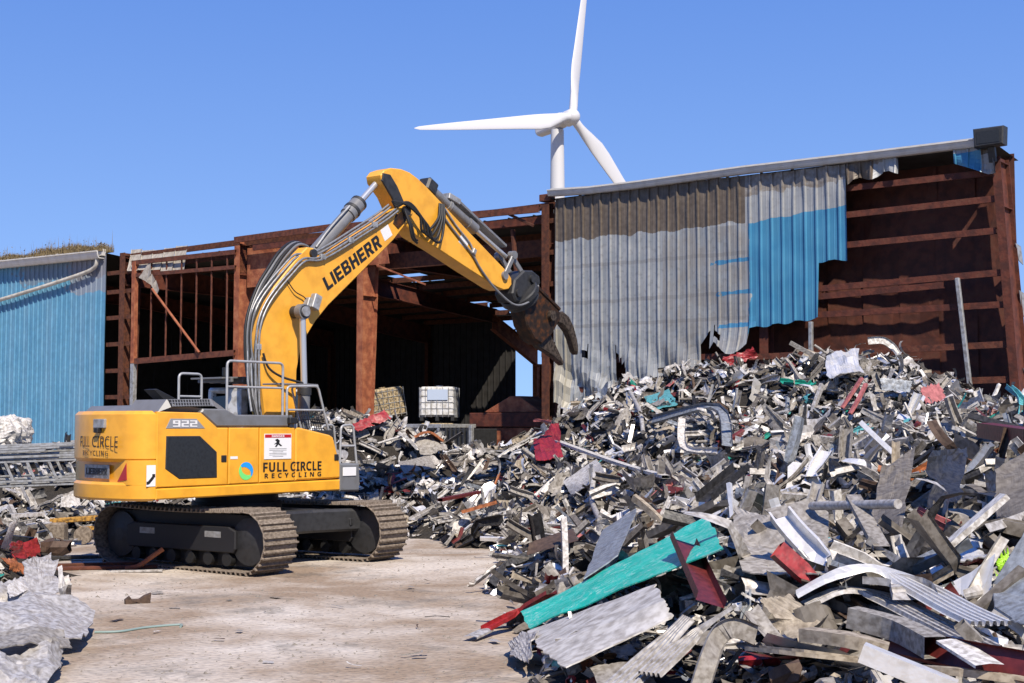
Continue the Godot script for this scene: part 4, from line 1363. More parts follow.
func build_warehouse() -> void:
	var wh := thing("warehouse", "half demolished steel warehouse with rusty frame and grey and blue ribbed cladding", "building", Vector3(11.1, 0, -31.8), deg_to_rad(-37.45))
	var mb: MB
	var fr := RandomNumberGenerator.new()
	fr.seed = 91
	# ------------------------------------------------ frame
	i_column(wh, "column", 0.0, 0.02, 0.0, 8.35, 0.85, 0.62, 0.2, M.rust_red, -0.06)
	i_column(wh, "column", -6.0, -0.1, 0.0, 8.3, 0.3, 0.3, 0.24, M.rust_red)
	i_column(wh, "column", -12.72, 0.1, 0.0, 8.5, 0.22, 0.22, 0.26, M.rust_brown, 0.0, false)
	i_column(wh, "column", -12.45, -0.1, 0.0, 8.2, 0.3, 0.7, 0.2, M.rust_red)
	i_column(wh, "column", -19.98, 0.05, 0.0, 7.45, 0.42, 0.72, 0.26, M.rust_bright)
	i_column(wh, "column", -25.75, 0.05, 0.0, 8.5, 0.55, 1.35, 0.26, M.rust_bright)
	i_column(wh, "column", -32.0, 0.05, 0.0, 8.55, 0.5, 0.75, 0.3, M.rust_brown)
	# jamb post, rusted above and bare grey below
	mb = MB.new()
	mb.box(Vector3(-31.2, 6.3, 0.08), Vector3(0.2, 3.7, 0.16), Basis(), 0.01)
	part("jamb_post", mb, M.rust_bright, wh)
	mb = MB.new()
	mb.box(Vector3(-31.2, 2.22, 0.08), Vector3(0.2, 4.44, 0.16), Basis(), 0.01)
	part("jamb_post", mb, M.galv, wh)
	# knees and rafters into the building; the roof falls to the back
	for x in [-12.5, -19.98, -25.75, -32.0, -38.3]:
		var y0 := 8.36
		rafter(wh, x, Vector2(-0.03, y0), Vector2(-5.0, y0 - 0.45), 1.0, 0.6, 0.22, M.rust_red)
		if x == -25.75:
			rafter(wh, x, Vector2(-5.0, y0 - 0.45), Vector2(-14.2, y0 - 1.28), 0.6, 0.55, 0.22, M.rust_red)
			rafter(wh, x, Vector2(-14.0, 6.85), Vector2(-17.2, 5.5), 0.6, 0.7, 0.24, M.rust_bright)
		else:
			rafter(wh, x, Vector2(-5.0, y0 - 0.45), Vector2(-17.3, y0 - 1.56), 0.6, 0.8, 0.22, M.rust_red)
	for x in [-12.5, -19.98, -32.0, -38.3]:
		i_column(wh, "rear_column", x, -17.0, 0.0, 6.2, 0.3, 0.5, 0.2, M.rust_brown, 0.0, false)
	i_column(wh, "rear_column", -25.75, -17.0, 0.0, 4.9, 0.3, 0.42, 0.24, M.rust_bright, 0.0, false)
	# header beam from the middle column, and the loose knee plates
	mb = MB.new()
	mb.prism(poly([[-25.6, 8.25], [-23.2, 8.2], [-22.4, 7.2], [-24.4, 6.9], [-25.6, 6.9]]), -0.30, -0.285, 0.0)
	part("knee_plate", mb, M.rust_bright, wh)
	mb = MB.new()
	mb.prism(poly([[-19.9, 8.0], [-19.1, 7.95], [-18.95, 7.25], [-19.8, 7.25]]), -0.2, -0.185, 0.0)
	part("knee_plate", mb, M.rust_bright, wh)
	mb = MB.new()
	c_member(mb, -25.85, -21.2, 8.52, 8.56, 0.1, 0.2)
	part("eave_beam", mb, M.rust, wh)
	mb = MB.new()
	c_member(mb, -25.0, -19.0, 8.2, 8.18, 0.02, 0.2)
	part("eave_beam", mb, M.rust_red, wh)
	mb = MB.new()
	c_member(mb, -21.2, -12.95, 8.54, 8.36, 0.1, 0.2)
	part("eave_beam", mb, M.rust, wh)
	mb = MB.new()
	c_member(mb, -19.0, -12.95, 8.16, 8.1, -0.3, 0.22)
	part("eave_beam", mb, M.rust_red, wh)
	mb = MB.new()
	c_member(mb, -25.6, -12.6, 7.42, 7.36, -0.75, 0.5, 0.12)
	part("header_beam", mb, M.rust_brown, wh)
	mb = MB.new()
	mb.bar(Vector3(-14.3, 8.4, -0.1), Vector3(-13.2, 7.9, 0.0), 0.05, 0.08)
	part("brace", mb, M.rust_brown, wh)
	mb = MB.new()
	mb.bar(Vector3(-14.15, 7.9, -0.25), Vector3(-13.95, 6.1, -0.25), 0.12, 0.1)
	part("brace", mb, M.rust_brown, wh)
	mb = MB.new()
	mb.bar(Vector3(-19.3, 7.2, 0.02), Vector3(-17.2, 6.45, 0.1), 0.03, 0.05)
	part("brace", mb, M.rust_bright, wh)
	mb = MB.new()
	mb.bar(Vector3(-12.72, 8.55, 0.0), Vector3(-12.72, 8.75, 0.0), 0.3, 0.36)
	part("cap_plate", mb, M.rust, wh)
	# short girts left standing between the corner columns
	for y in [8.0, 7.1, 6.2, 5.2, 4.2, 3.3, 2.4, 1.5]:
		mb = MB.new()
		c_member(mb, -12.95, -12.36, y, y, -0.02, 0.14)
		part("girt", mb, M.rust_brown, wh)
	for y in [7.85, 7.14, 6.18, 5.2, 4.22, 3.25, 2.3, 1.3]:
		mb = MB.new()
		c_member(mb, -32.98, -31.3, y, y, -0.02, 0.15)
		part("girt", mb, M.rust_brown, wh)
	# ------------------------------------------------ framed opening with bars
	for yy in [[8.12, 8.1, 0.16], [7.66, 7.58, 0.13], [4.52, 4.66, 0.2]]:
		mb = MB.new()
		c_member(mb, -31.35, -25.75, yy[0], yy[1], 0.14, yy[2])
		part("opening_rail", mb, M.rust, wh)
	for x in [-30.28, -29.44, -28.62, -27.81, -27.02, -26.22]:
		mb = MB.new()
		mb.box(Vector3(x, 6.35, 0.06), Vector3(0.055, 3.5, 0.05), Basis(), 0.008)
		part("opening_bar", mb, M.rust, wh)
	mb = MB.new()
	mb.rod(Vector3(-30.0, 7.08, 0.25), Vector3(-27.45, 4.72, 0.2), 0.045, 8)
	part("fallen_pipe", mb, M.rust_bright, wh)
	c_strip(wh)
	# ------------------------------------------------ right wall: cladding
	var tex := right_cladding_texture()
	var cm := StandardMaterial3D.new()
	cm.albedo_texture = tex
	cm.albedo_color = Color(0.94, 0.935, 0.92)
	cm.roughness = 0.5
	cm.metallic = 0.12
	cm.cull_mode = BaseMaterial3D.CULL_DISABLED
	var u0 := Vector2(-12.6, 2.0)
	var u1 := Vector2(-3.5, 8.8)
	var top := func(x: float) -> float: return 8.60 - 0.02 * sin(x)
	var bot := func(x: float) -> float:
		if x < -10.25:
			return 2.72 + 0.12 * sin(x * 7.0) + (0.2 if x > -11.2 else 0.0)
		if x < -9.9:
			return 3.0 + (x + 10.25) * 1.1
		if x < -7.75:
			return 3.3 + 0.22 * (x + 9.9)
		if x < -7.25:
			return 3.76 + (x + 7.75) * 1.4
		if x < -6.3:
			return 4.3 - 0.3 * sin((x + 7.25) * 3.2)
		if x < -4.42:
			return 4.66 + (x + 6.3) * 0.09 + 0.03 * sin(x * 11.0)
		return 6.23 + 0.03 * sin(x * 9.0)
	var dent := func(x: float, y: float) -> float:
		var dz := 0.012 * sin(x * 1.7 + y * 0.9) + 0.006 * sin(y * 4.0 + x * 3.0)
		# crushed foot of the wall
		if y < 5.2 and x < -9.7:
			var t := (5.2 - y) / 2.4
			dz += t * t * (0.16 * sin(x * 4.6 + y * 2.5) + 0.06 * sin(y * 9.0 + x * 6.0))
		if y < 4.6 and x > -9.7 and x < -6.3:
			var t := (4.6 - y) / 1.2
			dz += t * (0.10 * sin(x * 5.0 + y * 3.0))
		# curled lower corner left of the blue sheets
		if x > -7.8 and x < -6.2 and y < 5.0:
			dz += 0.35 * pow((5.0 - y) / 1.0, 2.0) * (x + 7.8)
		# buckles under the gutter
		if y > 7.9:
			dz += 0.05 * sin(x * 10.2) * (y - 7.9)
		return dz
	var cut := func(x: float, y: float) -> bool:
		# tears
		if x > -10.42 and x < -9.95 and y < 4.35 - (x + 10.42) * 1.9 and y > 2.9:
			return true
		if x > -7.35 and x < -7.12 and y < 4.75 - (x + 7.35) * 0.8 and y > 4.45:
			return true
		if x > -11.5 and x < -11.25 and y > 4.1 and y < 4.35:
			return true
		if x > -7.75 and x < -7.45 and y < 4.3 + (x + 7.75) * 1.3:
			return true
		return false
	var x := -12.42
	while x < -3.7:
		var w := minf(0.915, -3.66 - x)
		# the blue end sheet is cut higher at its right side
		rib_sheet(wh, "wall_sheet", x, w, 0.03, top, bot, dent, cm, u0, u1, 28, cut)
		x += 0.9165
	# hanging rag of sheet under the gutter
	rib_sheet(wh, "wall_sheet", -3.62, 1.3, 0.06, top, func(xx: float) -> float: return 8.1 + 0.07 * sin(xx * 9.0) + (xx + 3.62) * 0.12, func(xx: float, y: float) -> float: return 0.09 * sin(xx * 12.0 + y * 3.0) * (8.6 - y) * 2.0, cm, Vector2(-7.0, 2.0), Vector2(-1.0, 9.3), 6)
	rib_sheet(wh, "wall_sheet", -0.95, 0.95, 0.10, func(xx: float) -> float: return 8.6, func(xx: float) -> float: return 8.28 - 0.33 * clampf((xx + 0.95) * 1.3, 0.0, 1.0), func(xx: float, y: float) -> float: return 0.12 * sin(xx * 9.0 + y * 7.0) * (8.7 - y), cm, Vector2(-7.0, 5.0), Vector2(-0.3, 9.3), 6)
	# girts of the open bay
	for g in [[8.0, -3.75, -0.05, 0.0], [7.36, -4.4, -0.05, 0.05], [6.62, -4.4, -0.05, 0.05], [5.60, -6.4, 0.05, 0.15], [5.42, -4.6, -1.3, 0.1], [4.93, -6.4, 0.08, 0.02], [3.98, -6.4, 0.14, 0.1], [3.18, -6.4, 0.18, 0.1], [2.4, -6.4, 0.2, 0.0], [1.5, -6.4, 0.2, 0.0]]:
		mb = MB.new()
		c_member(mb, g[1], g[2], g[0] - g[3] * 0.5, g[0] + g[3] * 0.5, -0.05, 0.15)
		part("girt", mb, M.rust_red if g[0] > 4.0 else M.rust, wh)
	for y in [8.0, 7.36, 6.62, 5.6, 4.93, 3.98, 3.18, 2.4]:
		mb = MB.new()
		c_member(mb, -12.4, -6.4, y, y, -0.05, 0.15)
		part("girt", mb, M.rust_red, wh)
	for q in [[-4.62, 4.75, -4.64, 2.6], [-0.93, 5.6, -0.62, 2.4]]:
		mb = MB.new()
		mb.bar(Vector3(q[0], q[1], 0.06), Vector3(q[2], q[3], 0.06), 0.10, 0.10, Vector3(0, 0, 1))
		part("galvanised_post", mb, M.galv, wh)
	# dull red liner panels behind the girts
	for i in 13:
		var lx := -12.2 + i * 0.94
		mb = MB.new()
		var grid := []
		for a in 5:
			var line := []
			for b in 13:
				line.append(Vector3(lx + a * 0.2475, b * 0.715, -1.12 + fr.randf_range(-0.012, 0.012) + 0.05 * sin(b * 1.1 + i * 0.7) * sin(a * 0.8 + i)))
			grid.append(line)
		for a in 4:
			for b in 12:
				mb.quad(grid[a][b], grid[a + 1][b], grid[a + 1][b + 1], grid[a][b + 1], Vector3(0, 0, 1))
		part("liner_panel", mb, M.liner, wh)
	# torn flaps at the far corner
	for q in [[0.30, 6.4, 0.5], [0.36, 5.3, 0.7], [0.42, 3.5, 0.4], [0.46, 3.1, 0.3]]:
		mb = MB.new()
		mb.prism(poly([[0.0, 0.0], [0.22, -0.08], [0.30, -q[2]], [0.12, -q[2] * 0.8]]), -0.01, 0.01, 0.0, Transform3D(Basis(Vector3(0.25, 0.05, -1).normalized(), Vector3.UP, Vector3(1, 0, 0.25).normalized()), Vector3(q[0] - 0.1, q[1], -0.62)))
		part("torn_flap", mb, M.galv, wh)
	# gutters, drainpipe and floodlight
	mb = MB.new()
	var gp := [[-12.55, 8.74], [-11.2, 8.67], [-9.6, 8.66], [-6.4, 8.70], [-3.2, 8.67], [-0.15, 8.66]]
	for i in gp.size() - 1:
		gutter(mb, Vector3(gp[i][0], gp[i][1], 0.04), Vector3(gp[i + 1][0], gp[i + 1][1], 0.04))
	part("gutter", mb, M.gutter, wh)
	mb = MB.new()
	gutter(mb, Vector3(-41.3, 8.62, 0.08), Vector3(-33.05, 8.52, 0.08), 1.9)
	part("gutter", mb, M.gutter, wh)
	mb = MB.new()
	mb.tube(spline([[-41.2, 7.02, 0.22], [-37.0, 7.52, 0.22], [-34.2, 7.90, 0.22], [-33.5, 8.06, 0.22], [-33.28, 8.22, 0.24], [-33.25, 8.5, 0.24]], 4), 0.075, 10)
	part("drainpipe", mb, M.pipe_white, wh)
	var fl := Node3D.new()
	fl.name = "floodlight"
	wh.add_child(fl, true)
	mb = MB.new()
	mb.prism(poly([[-0.36, 8.52], [0.30, 8.54], [0.32, 8.96], [-0.38, 8.96]]), 0.08, 0.42, 0.03)
	part("housing", mb, M.dark_grey, fl)
	mb = MB.new()
	mb.box(Vector3(-0.03, 8.74, 0.424), Vector3(0.52, 0.28, 0.012))
	part("lens", mb, M.mesh_dark, fl)
	mb = MB.new()
	mb.bar(Vector3(-0.03, 8.2, 0.1), Vector3(-0.03, 8.55, 0.2), 0.16, 0.12)
	part("bracket", mb, M.dark_grey, fl)
	# ------------------------------------------------ left wall: blue cladding
	var lm := StandardMaterial3D.new()
	lm.albedo_texture = left_cladding_texture()
	lm.albedo_color = Color(0.94, 0.935, 0.92)
	lm.roughness = 0.5
	lm.cull_mode = BaseMaterial3D.CULL_DISABLED
	x = -41.23
	for i in 9:
		rib_sheet(wh, "wall_sheet", x, 0.915, 0.03, func(_x: float) -> float: return 8.6, func(_x: float) -> float: return 0.02, func(xx: float, y: float) -> float: return 0.008 * sin(xx * 2.0 + y), lm, Vector2(-41.5, 0.0), Vector2(-32.8, 8.8), 6)
		x += 0.9165
	# ------------------------------------------------ roof, purlins, back and end walls
	for zi in 12:
		var z := -0.25 - zi * 1.5
		var y := 8.46 + 0.09 * z
		for bay in [[-41.2, -32.05], [-31.95, -25.8], [-25.7, -20.05], [-19.9, -12.6], [-12.4, -6.1], [-5.9, -0.1]]:
			if bay[0] < -32.5 or bay[0] > -12.5:
				continue
			mb = MB.new()
			c_member(mb, bay[0], bay[1], y, y + fr.randf_range(-0.08, 0.06), z, 0.2)
			part("purlin", mb, M.rust_brown, wh)
	for zi in 12:
		var z0 := 0.05 - zi * 1.5
		var z1 := z0 - 1.52
		for bay in [[-41.3, -32.92], [-32.9, -25.72], [-25.7, -19.97], [-19.95, -12.4], [-12.5, -6.0], [-5.95, 0.05]]:
			if bay[0] > -12.55 and zi > 0:
				continue
			var mid: bool = bay[0] > -33.0 and bay[0] < -12.6
			if mid and zi == 0:
				continue
			var xa: float = bay[0]
			var xb: float = bay[1]
			var n := int(ceil((xb - xa) / 0.95))
			for i in n:
				if bay[0] == -32.9 and zi >= 9 and i == n - 1:
					continue
				if bay[0] == -25.7 and zi == 5 and i < 2:
					continue
				var a := lerpf(xa, xb, float(i) / n)
				var b := lerpf(xa, xb, float(i + 1) / n)
				mb = MB.new()
				var ya := 8.60 + 0.09 * z0
				var yb := 8.60 + 0.09 * z1
				mb.quad(Vector3(a, ya, z0), Vector3(b, ya, z0), Vector3(b, yb, z1), Vector3(a, yb, z1), Vector3.UP)
				mb.bar(Vector3(a, ya + 0.015, z0), Vector3(a, yb + 0.015, z1), 0.05, 0.03, Vector3.UP, 0.0)
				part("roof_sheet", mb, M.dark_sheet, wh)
	var bx := -41.2
	while bx < -13.0:
		var open := bx > -27.2 and bx < -25.0
		mb = MB.new()
		var hh := 3.25 if open else (6.5 if bx > -29.0 and bx < -27.2 else 7.2)
		mb.box(Vector3(bx + 0.5, hh * 0.5, -17.45), Vector3(1.0, hh, 0.02), Basis(), 0.0)
		for k in 3:
			mb.box(Vector3(bx + 0.17 + k * 0.33, hh * 0.5, -17.42), Vector3(0.06, hh, 0.04), Basis(), 0.0)
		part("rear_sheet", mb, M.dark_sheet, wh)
		bx += 1.004
	for i in 17:
		mb = MB.new()
		mb.box(Vector3(-12.3, 4.1, -1.2 - i * 0.97), Vector3(0.02, 8.2, 0.96), Basis(), 0.0)
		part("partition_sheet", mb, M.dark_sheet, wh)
	for i in 18:
		mb = MB.new()
		mb.box(Vector3(-41.25, 4.0, -0.5 - i * 0.97), Vector3(0.02, 8.0, 0.96), Basis(), 0.0)
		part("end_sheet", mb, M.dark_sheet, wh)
	# plants growing in the left gutter
	var st := MB.new()
	for i in 5200:
		var gx := fr.randf_range(-41.2, -33.0)
		var dens := 0.5 + 0.5 * sin(gx * 2.1) * sin(gx * 0.9 + 1.0)
		var hgt := (0.22 + 0.26 * dens) * fr.randf_range(0.5, 1.25)
		if fr.randf() < 0.02:
			hgt += fr.randf_range(0.2, 0.5)
		var p := Vector3(gx, 8.68, fr.randf_range(-0.35, 0.25))
		var q := p + Vector3(fr.randf_range(-0.09, 0.09), hgt, fr.randf_range(-0.06, 0.06))
		var s := Vector3(fr.randf_range(-1, 1), 0, fr.randf_range(-1, 1)).normalized() * fr.randf_range(0.008, 0.02)
		st.tri(p - s, p + s, q)
		if fr.randf() < 0.5:
			var mdl := p.lerp(q, 0.7)
			st.tri(mdl, mdl + Vector3(fr.randf_range(-0.06, 0.06), 0.05, 0.03), mdl + Vector3(fr.randf_range(-0.05, 0.05), 0.01, 0.04))
	var o := MeshInstance3D.new()
	o.mesh = st.mesh(mat(lin(0.20, 0.15, 0.075), 0.9))
	o.name = "roof_weeds"
	o.transform = wh.transform
	o.set_meta("kind", "stuff")
	add_child(o)
	tag(o, "dry brown weeds growing along the blue wall's roof edge", "weeds")

# a bent pale roof sheet hanging through the opening
func c_strip(wh: Node3D) -> void:
	for s in 5:
		var mb := MB.new()
		var a := -32.0 + s * 0.64
		var prev := []
		for j in 8:
			var t := j / 7.0
			var y := 8.70 - 0.03 * s - t * (0.85 + 0.03 * s) - 0.06 * sin(t * 3.0 + s)
			var z := -0.35 + t * 0.45
			var shift := t * 0.35
			var row := [Vector3(a + shift, y + 0.03, z), Vector3(a + shift + 0.04, y, z), Vector3(a + shift + 0.60, y - 0.02, z + 0.01), Vector3(a + shift + 0.66, y + 0.01, z + 0.02)]
			if j > 0:
				for k in 3:
					mb.quad(prev[k], prev[k + 1], row[k + 1], row[k], Vector3(0, 0.3, 1))
			prev = row
		part("buckled_roof_sheet", mb, M.roof_sheet, wh)
	var mb2 := MB.new()
	var pts := [[-30.6, 7.85, 0.1], [-30.2, 7.5, 0.22], [-29.95, 7.3, 0.2], [-29.65, 6.95, 0.24]]
	for i in 3:
		var p := Vector3(pts[i][0], pts[i][1], pts[i][2])
		var q := Vector3(pts[i + 1][0], pts[i + 1][1], pts[i + 1][2])
		var w := [0.3, 0.14, 0.10, 0.08]
		mb2.quad(p + Vector3(w[i], w[i], 0), p - Vector3(w[i], w[i], -0.05), q - Vector3(w[i + 1], w[i + 1], 0), q + Vector3(w[i + 1], w[i + 1], 0.04), Vector3(0, 0, 1))
	part("buckled_roof_sheet", mb2, M.roof_sheet, wh)

func gutter(mb: MB, a: Vector3, b: Vector3, k := 1.2) -> void:
	var ax := (b - a).normalized()
	var up := Vector3(-ax.y, ax.x, 0)
	var xf := Transform3D(Basis(Vector3(0, 0, k), up * k, ax), a)
	mb.prism(poly([[0.0, -0.06], [0.12, -0.06], [0.15, -0.03], [0.17, 0.06], [0.19, 0.065], [0.19, 0.085], [0.15, 0.085], [0.135, -0.03], [0.11, -0.045], [0.0, -0.045]]), 0.0, (b - a).length() + 0.004, 0.0, xf)
	# flat eave trim behind it
	mb.prism(poly([[-0.04, 0.0], [0.05, 0.0], [0.05, 0.13], [-0.04, 0.13]]), 0.002, (b - a).length(), 0.0, xf)

# ---------------------------------------------------------------- scrap pieces
# heap surface: scattered heights [x, depth, height]; the mean of the near ones
const HEAP := [
	[-0.4, 10.0, 0.0], [-0.5, 12.0, 0.0], [-0.3, 14.0, 0.0], [-0.1, 17.0, 0.0], [-0.6, 19.6, 0.0], [-0.6, 22.3, 0.0], [-0.8, 24.3, 0.0], [-1.9, 26.0, 0.0], [-3.2, 27.3, 0.0], [-5.0, 28.2, 0.0], [-7.0, 29.0, 0.0],
	[-2.5, 11.0, 0.0], [-2.5, 14.0, 0.0], [-2.5, 17.0, 0.0], [-2.5, 20.0, 0.0], [-2.6, 23.0, 0.0], [-4.5, 25.5, 0.0],
	[0.9, 10.2, 0.08], [1.1, 12.0, 0.30], [2.4, 10.2, 0.30], [4.0, 10.2, 0.5], [6.0, 10.2, 0.8], [2.4, 12.5, 0.62], [4.0, 12.6, 0.90], [5.5, 13.0, 1.2], [8.0, 13.0, 1.6],
	[1.3, 15.0, 0.42], [3.0, 15.5, 0.9], [5.0, 16.0, 1.3], [7.0, 16.0, 1.6], [10.0, 16.0, 1.9],
	[0.9, 18.5, 0.40], [2.9, 19.0, 1.0], [5.0, 19.5, 1.5], [8.0, 20.0, 1.9], [11.0, 20.0, 2.1],
	[0.6, 22.5, 0.45], [2.4, 23.0, 1.2], [5.0, 24.0, 1.9], [8.0, 24.0, 2.3], [11.0, 24.0, 2.4],
	[-0.2, 26.3, 0.45], [1.5, 27.0, 1.2], [4.0, 28.0, 2.2], [7.0, 28.0, 2.8], [9.6, 27.2, 2.5], [12.0, 27.0, 2.4],
	[6.93, 30.5, 3.55], [8.2, 29.7, 3.5], [9.1, 29.2, 2.95], [9.95, 28.6, 2.5], [5.6, 31.5, 3.3], [4.4, 33.0, 3.5], [3.1, 34.0, 3.15], [2.2, 35.0, 2.6], [1.25, 36.0, 1.85], [0.7, 36.2, 1.35],
	[-1.1, 36.0, 1.45], [-2.1, 35.5, 1.6], [-2.8, 35.0, 1.9], [-3.5, 34.5, 2.25], [-4.2, 34.0, 2.35], [-6.5, 34.0, 2.2], [-9.0, 35.0, 1.7],
	[-1.0, 31.0, 0.85], [-3.0, 31.5, 1.05], [-5.0, 32.0, 1.15], [0.8, 31.0, 1.4], [3.0, 31.5, 2.5], [-1.5, 28.6, 0.35], [-3.0, 29.4, 0.4], [-5.5, 30.2, 0.4],
	[-2.0, 39.5, 1.0], [-4.5, 39.0, 1.1], [0.8, 39.0, 0.8], [-7.5, 38.5, 1.2], [-10.0, 39.0, 0.8], [7.0, 33.5, 2.2], [10.0, 31.0, 1.5], [4.5, 36.0, 2.0], [2.5, 38.0, 1.4]]

const LEFT_HEAP := [
	[-4.3, 10.5, 0], [-4.7, 13, 0], [-5.2, 15, 0], [-5.7, 17, 0], [-6.1, 19, 0], [-6.7, 21.5, 0], [-7.6, 24, 0], [-7.9, 26.5, 0], [-6.5, 29, 0], [-5, 31, 0], [-4, 34, 0],
	[-3, 12, 0], [-3, 17, 0], [-4.5, 19, 0], [-5, 24, 0], [-6, 27, 0],
	[-6.6, 11, 0.35], [-6.4, 14, 0.25], [-8, 14, 0.6], [-6.9, 17, 0.4], [-8.2, 17.5, 0.75], [-10, 17, 1], [-7.3, 19.5, 0.5], [-8.6, 20.5, 0.85], [-11, 20, 1.1],
	[-8.3, 23, 0.33], [-9.6, 23.5, 0.57], [-12, 24, 0.72], [-8.9, 26, 0.33], [-10.5, 27, 0.51], [-13, 27, 0.6], [-8.5, 29.5, 0.33], [-10.5, 30, 0.36], [-13, 30.5, 0.42], [-8, 32, 0.45], [-10, 33, 0.3], [-7, 34.5, 0.36], [-13, 35, 0.18], [-10, 37, 0.06]]

func shepard(pts: Array, x: float, d: float) -> float:
	var s := 0.0
	var w := 0.0
	for p in pts:
		var dx: float = p[0] - x
		var dd: float = (p[1] - d) * 0.8
		var q := dx * dx + dd * dd + 0.25
		var k := 1.0 / (q * q * q)
		s += k * p[2]
		w += k
	return s / w

func heap_h(x: float, d: float) -> float:
	var h := shepard(HEAP, x, d) if x > -4.6 or d > 28.0 else 0.0
	if x < -2.0:
		h = maxf(h, shepard(LEFT_HEAP, x, d))
	return h

# slightly crumpled sheet about l by w, lying in XZ
func m_sheet(r: RandomNumberGenerator, l: float, w: float, nx: int, nz: int, folds: int, amp: float) -> ArrayMesh:
	var mb := MB.new()
	var fo := []
	for k in folds:
		var a := r.randf_range(0, TAU)
		fo.append([Vector2(cos(a), sin(a)), r.randf_range(-0.35, 0.35) * l, r.randf_range(-1.0, 1.0)])
	var curl := r.randf_range(-1.6, 1.6)
	var g := []
	for i in nx + 1:
		var line := []
		for j in nz + 1:
			var x := (float(i) / nx - 0.5) * l
			var z := (float(j) / nz - 0.5) * w
			if i > 0 and i < nx:
				x += r.randf_range(-0.25, 0.25) * l / nx
			else:
				x += r.randf_range(-0.12, 0.12) * l
			if j > 0 and j < nz:
				z += r.randf_range(-0.25, 0.25) * w / nz
			else:
				z += r.randf_range(-0.1, 0.1) * w
			var y := r.randf_range(-1, 1) * amp * 0.25
			for f in fo:
				var d: float = f[0].dot(Vector2(x, z)) - f[1]
				if d > 0.0:
					y += d * f[2]
			y += curl * z * z / maxf(w, 0.05) * 0.5
			line.append(Vector3(x, y, z))
		g.append(line)
	for i in nx:
		for j in nz:
			mb.quad(g[i][j], g[i + 1][j], g[i + 1][j + 1], g[i][j + 1], Vector3.UP)
	return mb.mesh()

# an open profile swept along a kinked line
func m_profile(r: RandomNumberGenerator, prof: Array, l: float, segs: int, bend: float, kinks: int, twist := 0.0) -> ArrayMesh:
	var mb := MB.new()
	var ks := {}
	for k in kinks:
		ks[r.randi_range(1, segs - 1)] = Vector2(r.randf_range(-1.0, 1.0), r.randf_range(-1.0, 1.0))
	var p := Vector3(-l * 0.5, 0, 0)
	var bs := Basis()
	var tw := r.randf_range(-1.0, 1.0) * twist
	var rows := []
	var bx := r.randf_range(-1, 1) * bend
	var by := r.randf_range(-1, 1) * bend
	for i in segs + 1:
		var row := []
		var sq := 1.0
		if ks.has(i):
			sq = 0.55
		for q in prof:
			row.append(p + bs * Vector3(0, q[0] * sq, q[1]))
		rows.append(row)
		bs = bs * Basis(Vector3(0, 1, 0), by / segs) * Basis(Vector3(0, 0, 1), bx / segs) * Basis(Vector3(1, 0, 0), tw / segs)
		if ks.has(i):
			bs = bs * Basis(Vector3(0, 1, 0), ks[i].x * 0.9) * Basis(Vector3(0, 0, 1), ks[i].y * 0.8)
		p += bs.x * (l / segs)
	for i in segs:
		for k in prof.size() - 1:
			var mid := Vector3.ZERO
			mb.quad(rows[i][k], rows[i + 1][k], rows[i + 1][k + 1], rows[i][k + 1])
	return mb.mesh()

func m_pipe(r: RandomNumberGenerator, l: float, rad: float, segs: int, bend: float) -> ArrayMesh:
	var mb := MB.new()
	var pts := PackedVector3Array()
	var p := Vector3(-l * 0.5, 0, 0)
	var d := Vector3(1, 0, 0)
	var k := r.randi_range(1, maxi(segs - 1, 1))
	for i in segs + 1:
		pts.append(p)
		p += d * (l / segs)
		d = d.rotated(Vector3(0, 0, 1), r.randf_range(-1, 1) * bend / segs).rotated(Vector3(0, 1, 0), r.randf_range(-1, 1) * bend / segs)
		if i == k:
			d = d.rotated(Vector3(0, 1, 0), r.randf_range(-1, 1) * bend)
	mb.tube(pts, rad, 7, false)
	return mb.mesh()

# a crushed lump: bent plates folded over each other
func m_lump(r: RandomNumberGenerator, s: float) -> ArrayMesh:
	var mb := MB.new()
	var rings := []
	for i in 5:
		var ring := []
		for k in 8:
			var a := TAU * k / 8.0
			var rr := s * (0.32 + 0.22 * sin(PI * (i + 0.3) / 4.6)) * r.randf_range(0.6, 1.35)
			ring.append(Vector3((i - 2.0) * s * 0.3 + r.randf_range(-0.08, 0.08) * s, rr * sin(a) * 0.7, rr * cos(a)))
		rings.append(ring)
	for i in 4:
		for k in 8:
			if r.randf() < 0.08:
				continue
			var k2 := (k + 1) % 8
			mb.quad(rings[i][k], rings[i + 1][k], rings[i + 1][k2], rings[i][k2], rings[i][k] * Vector3(0, 1, 1))
	return mb.mesh()

var KINDS := {}   # kind -> array of meshes

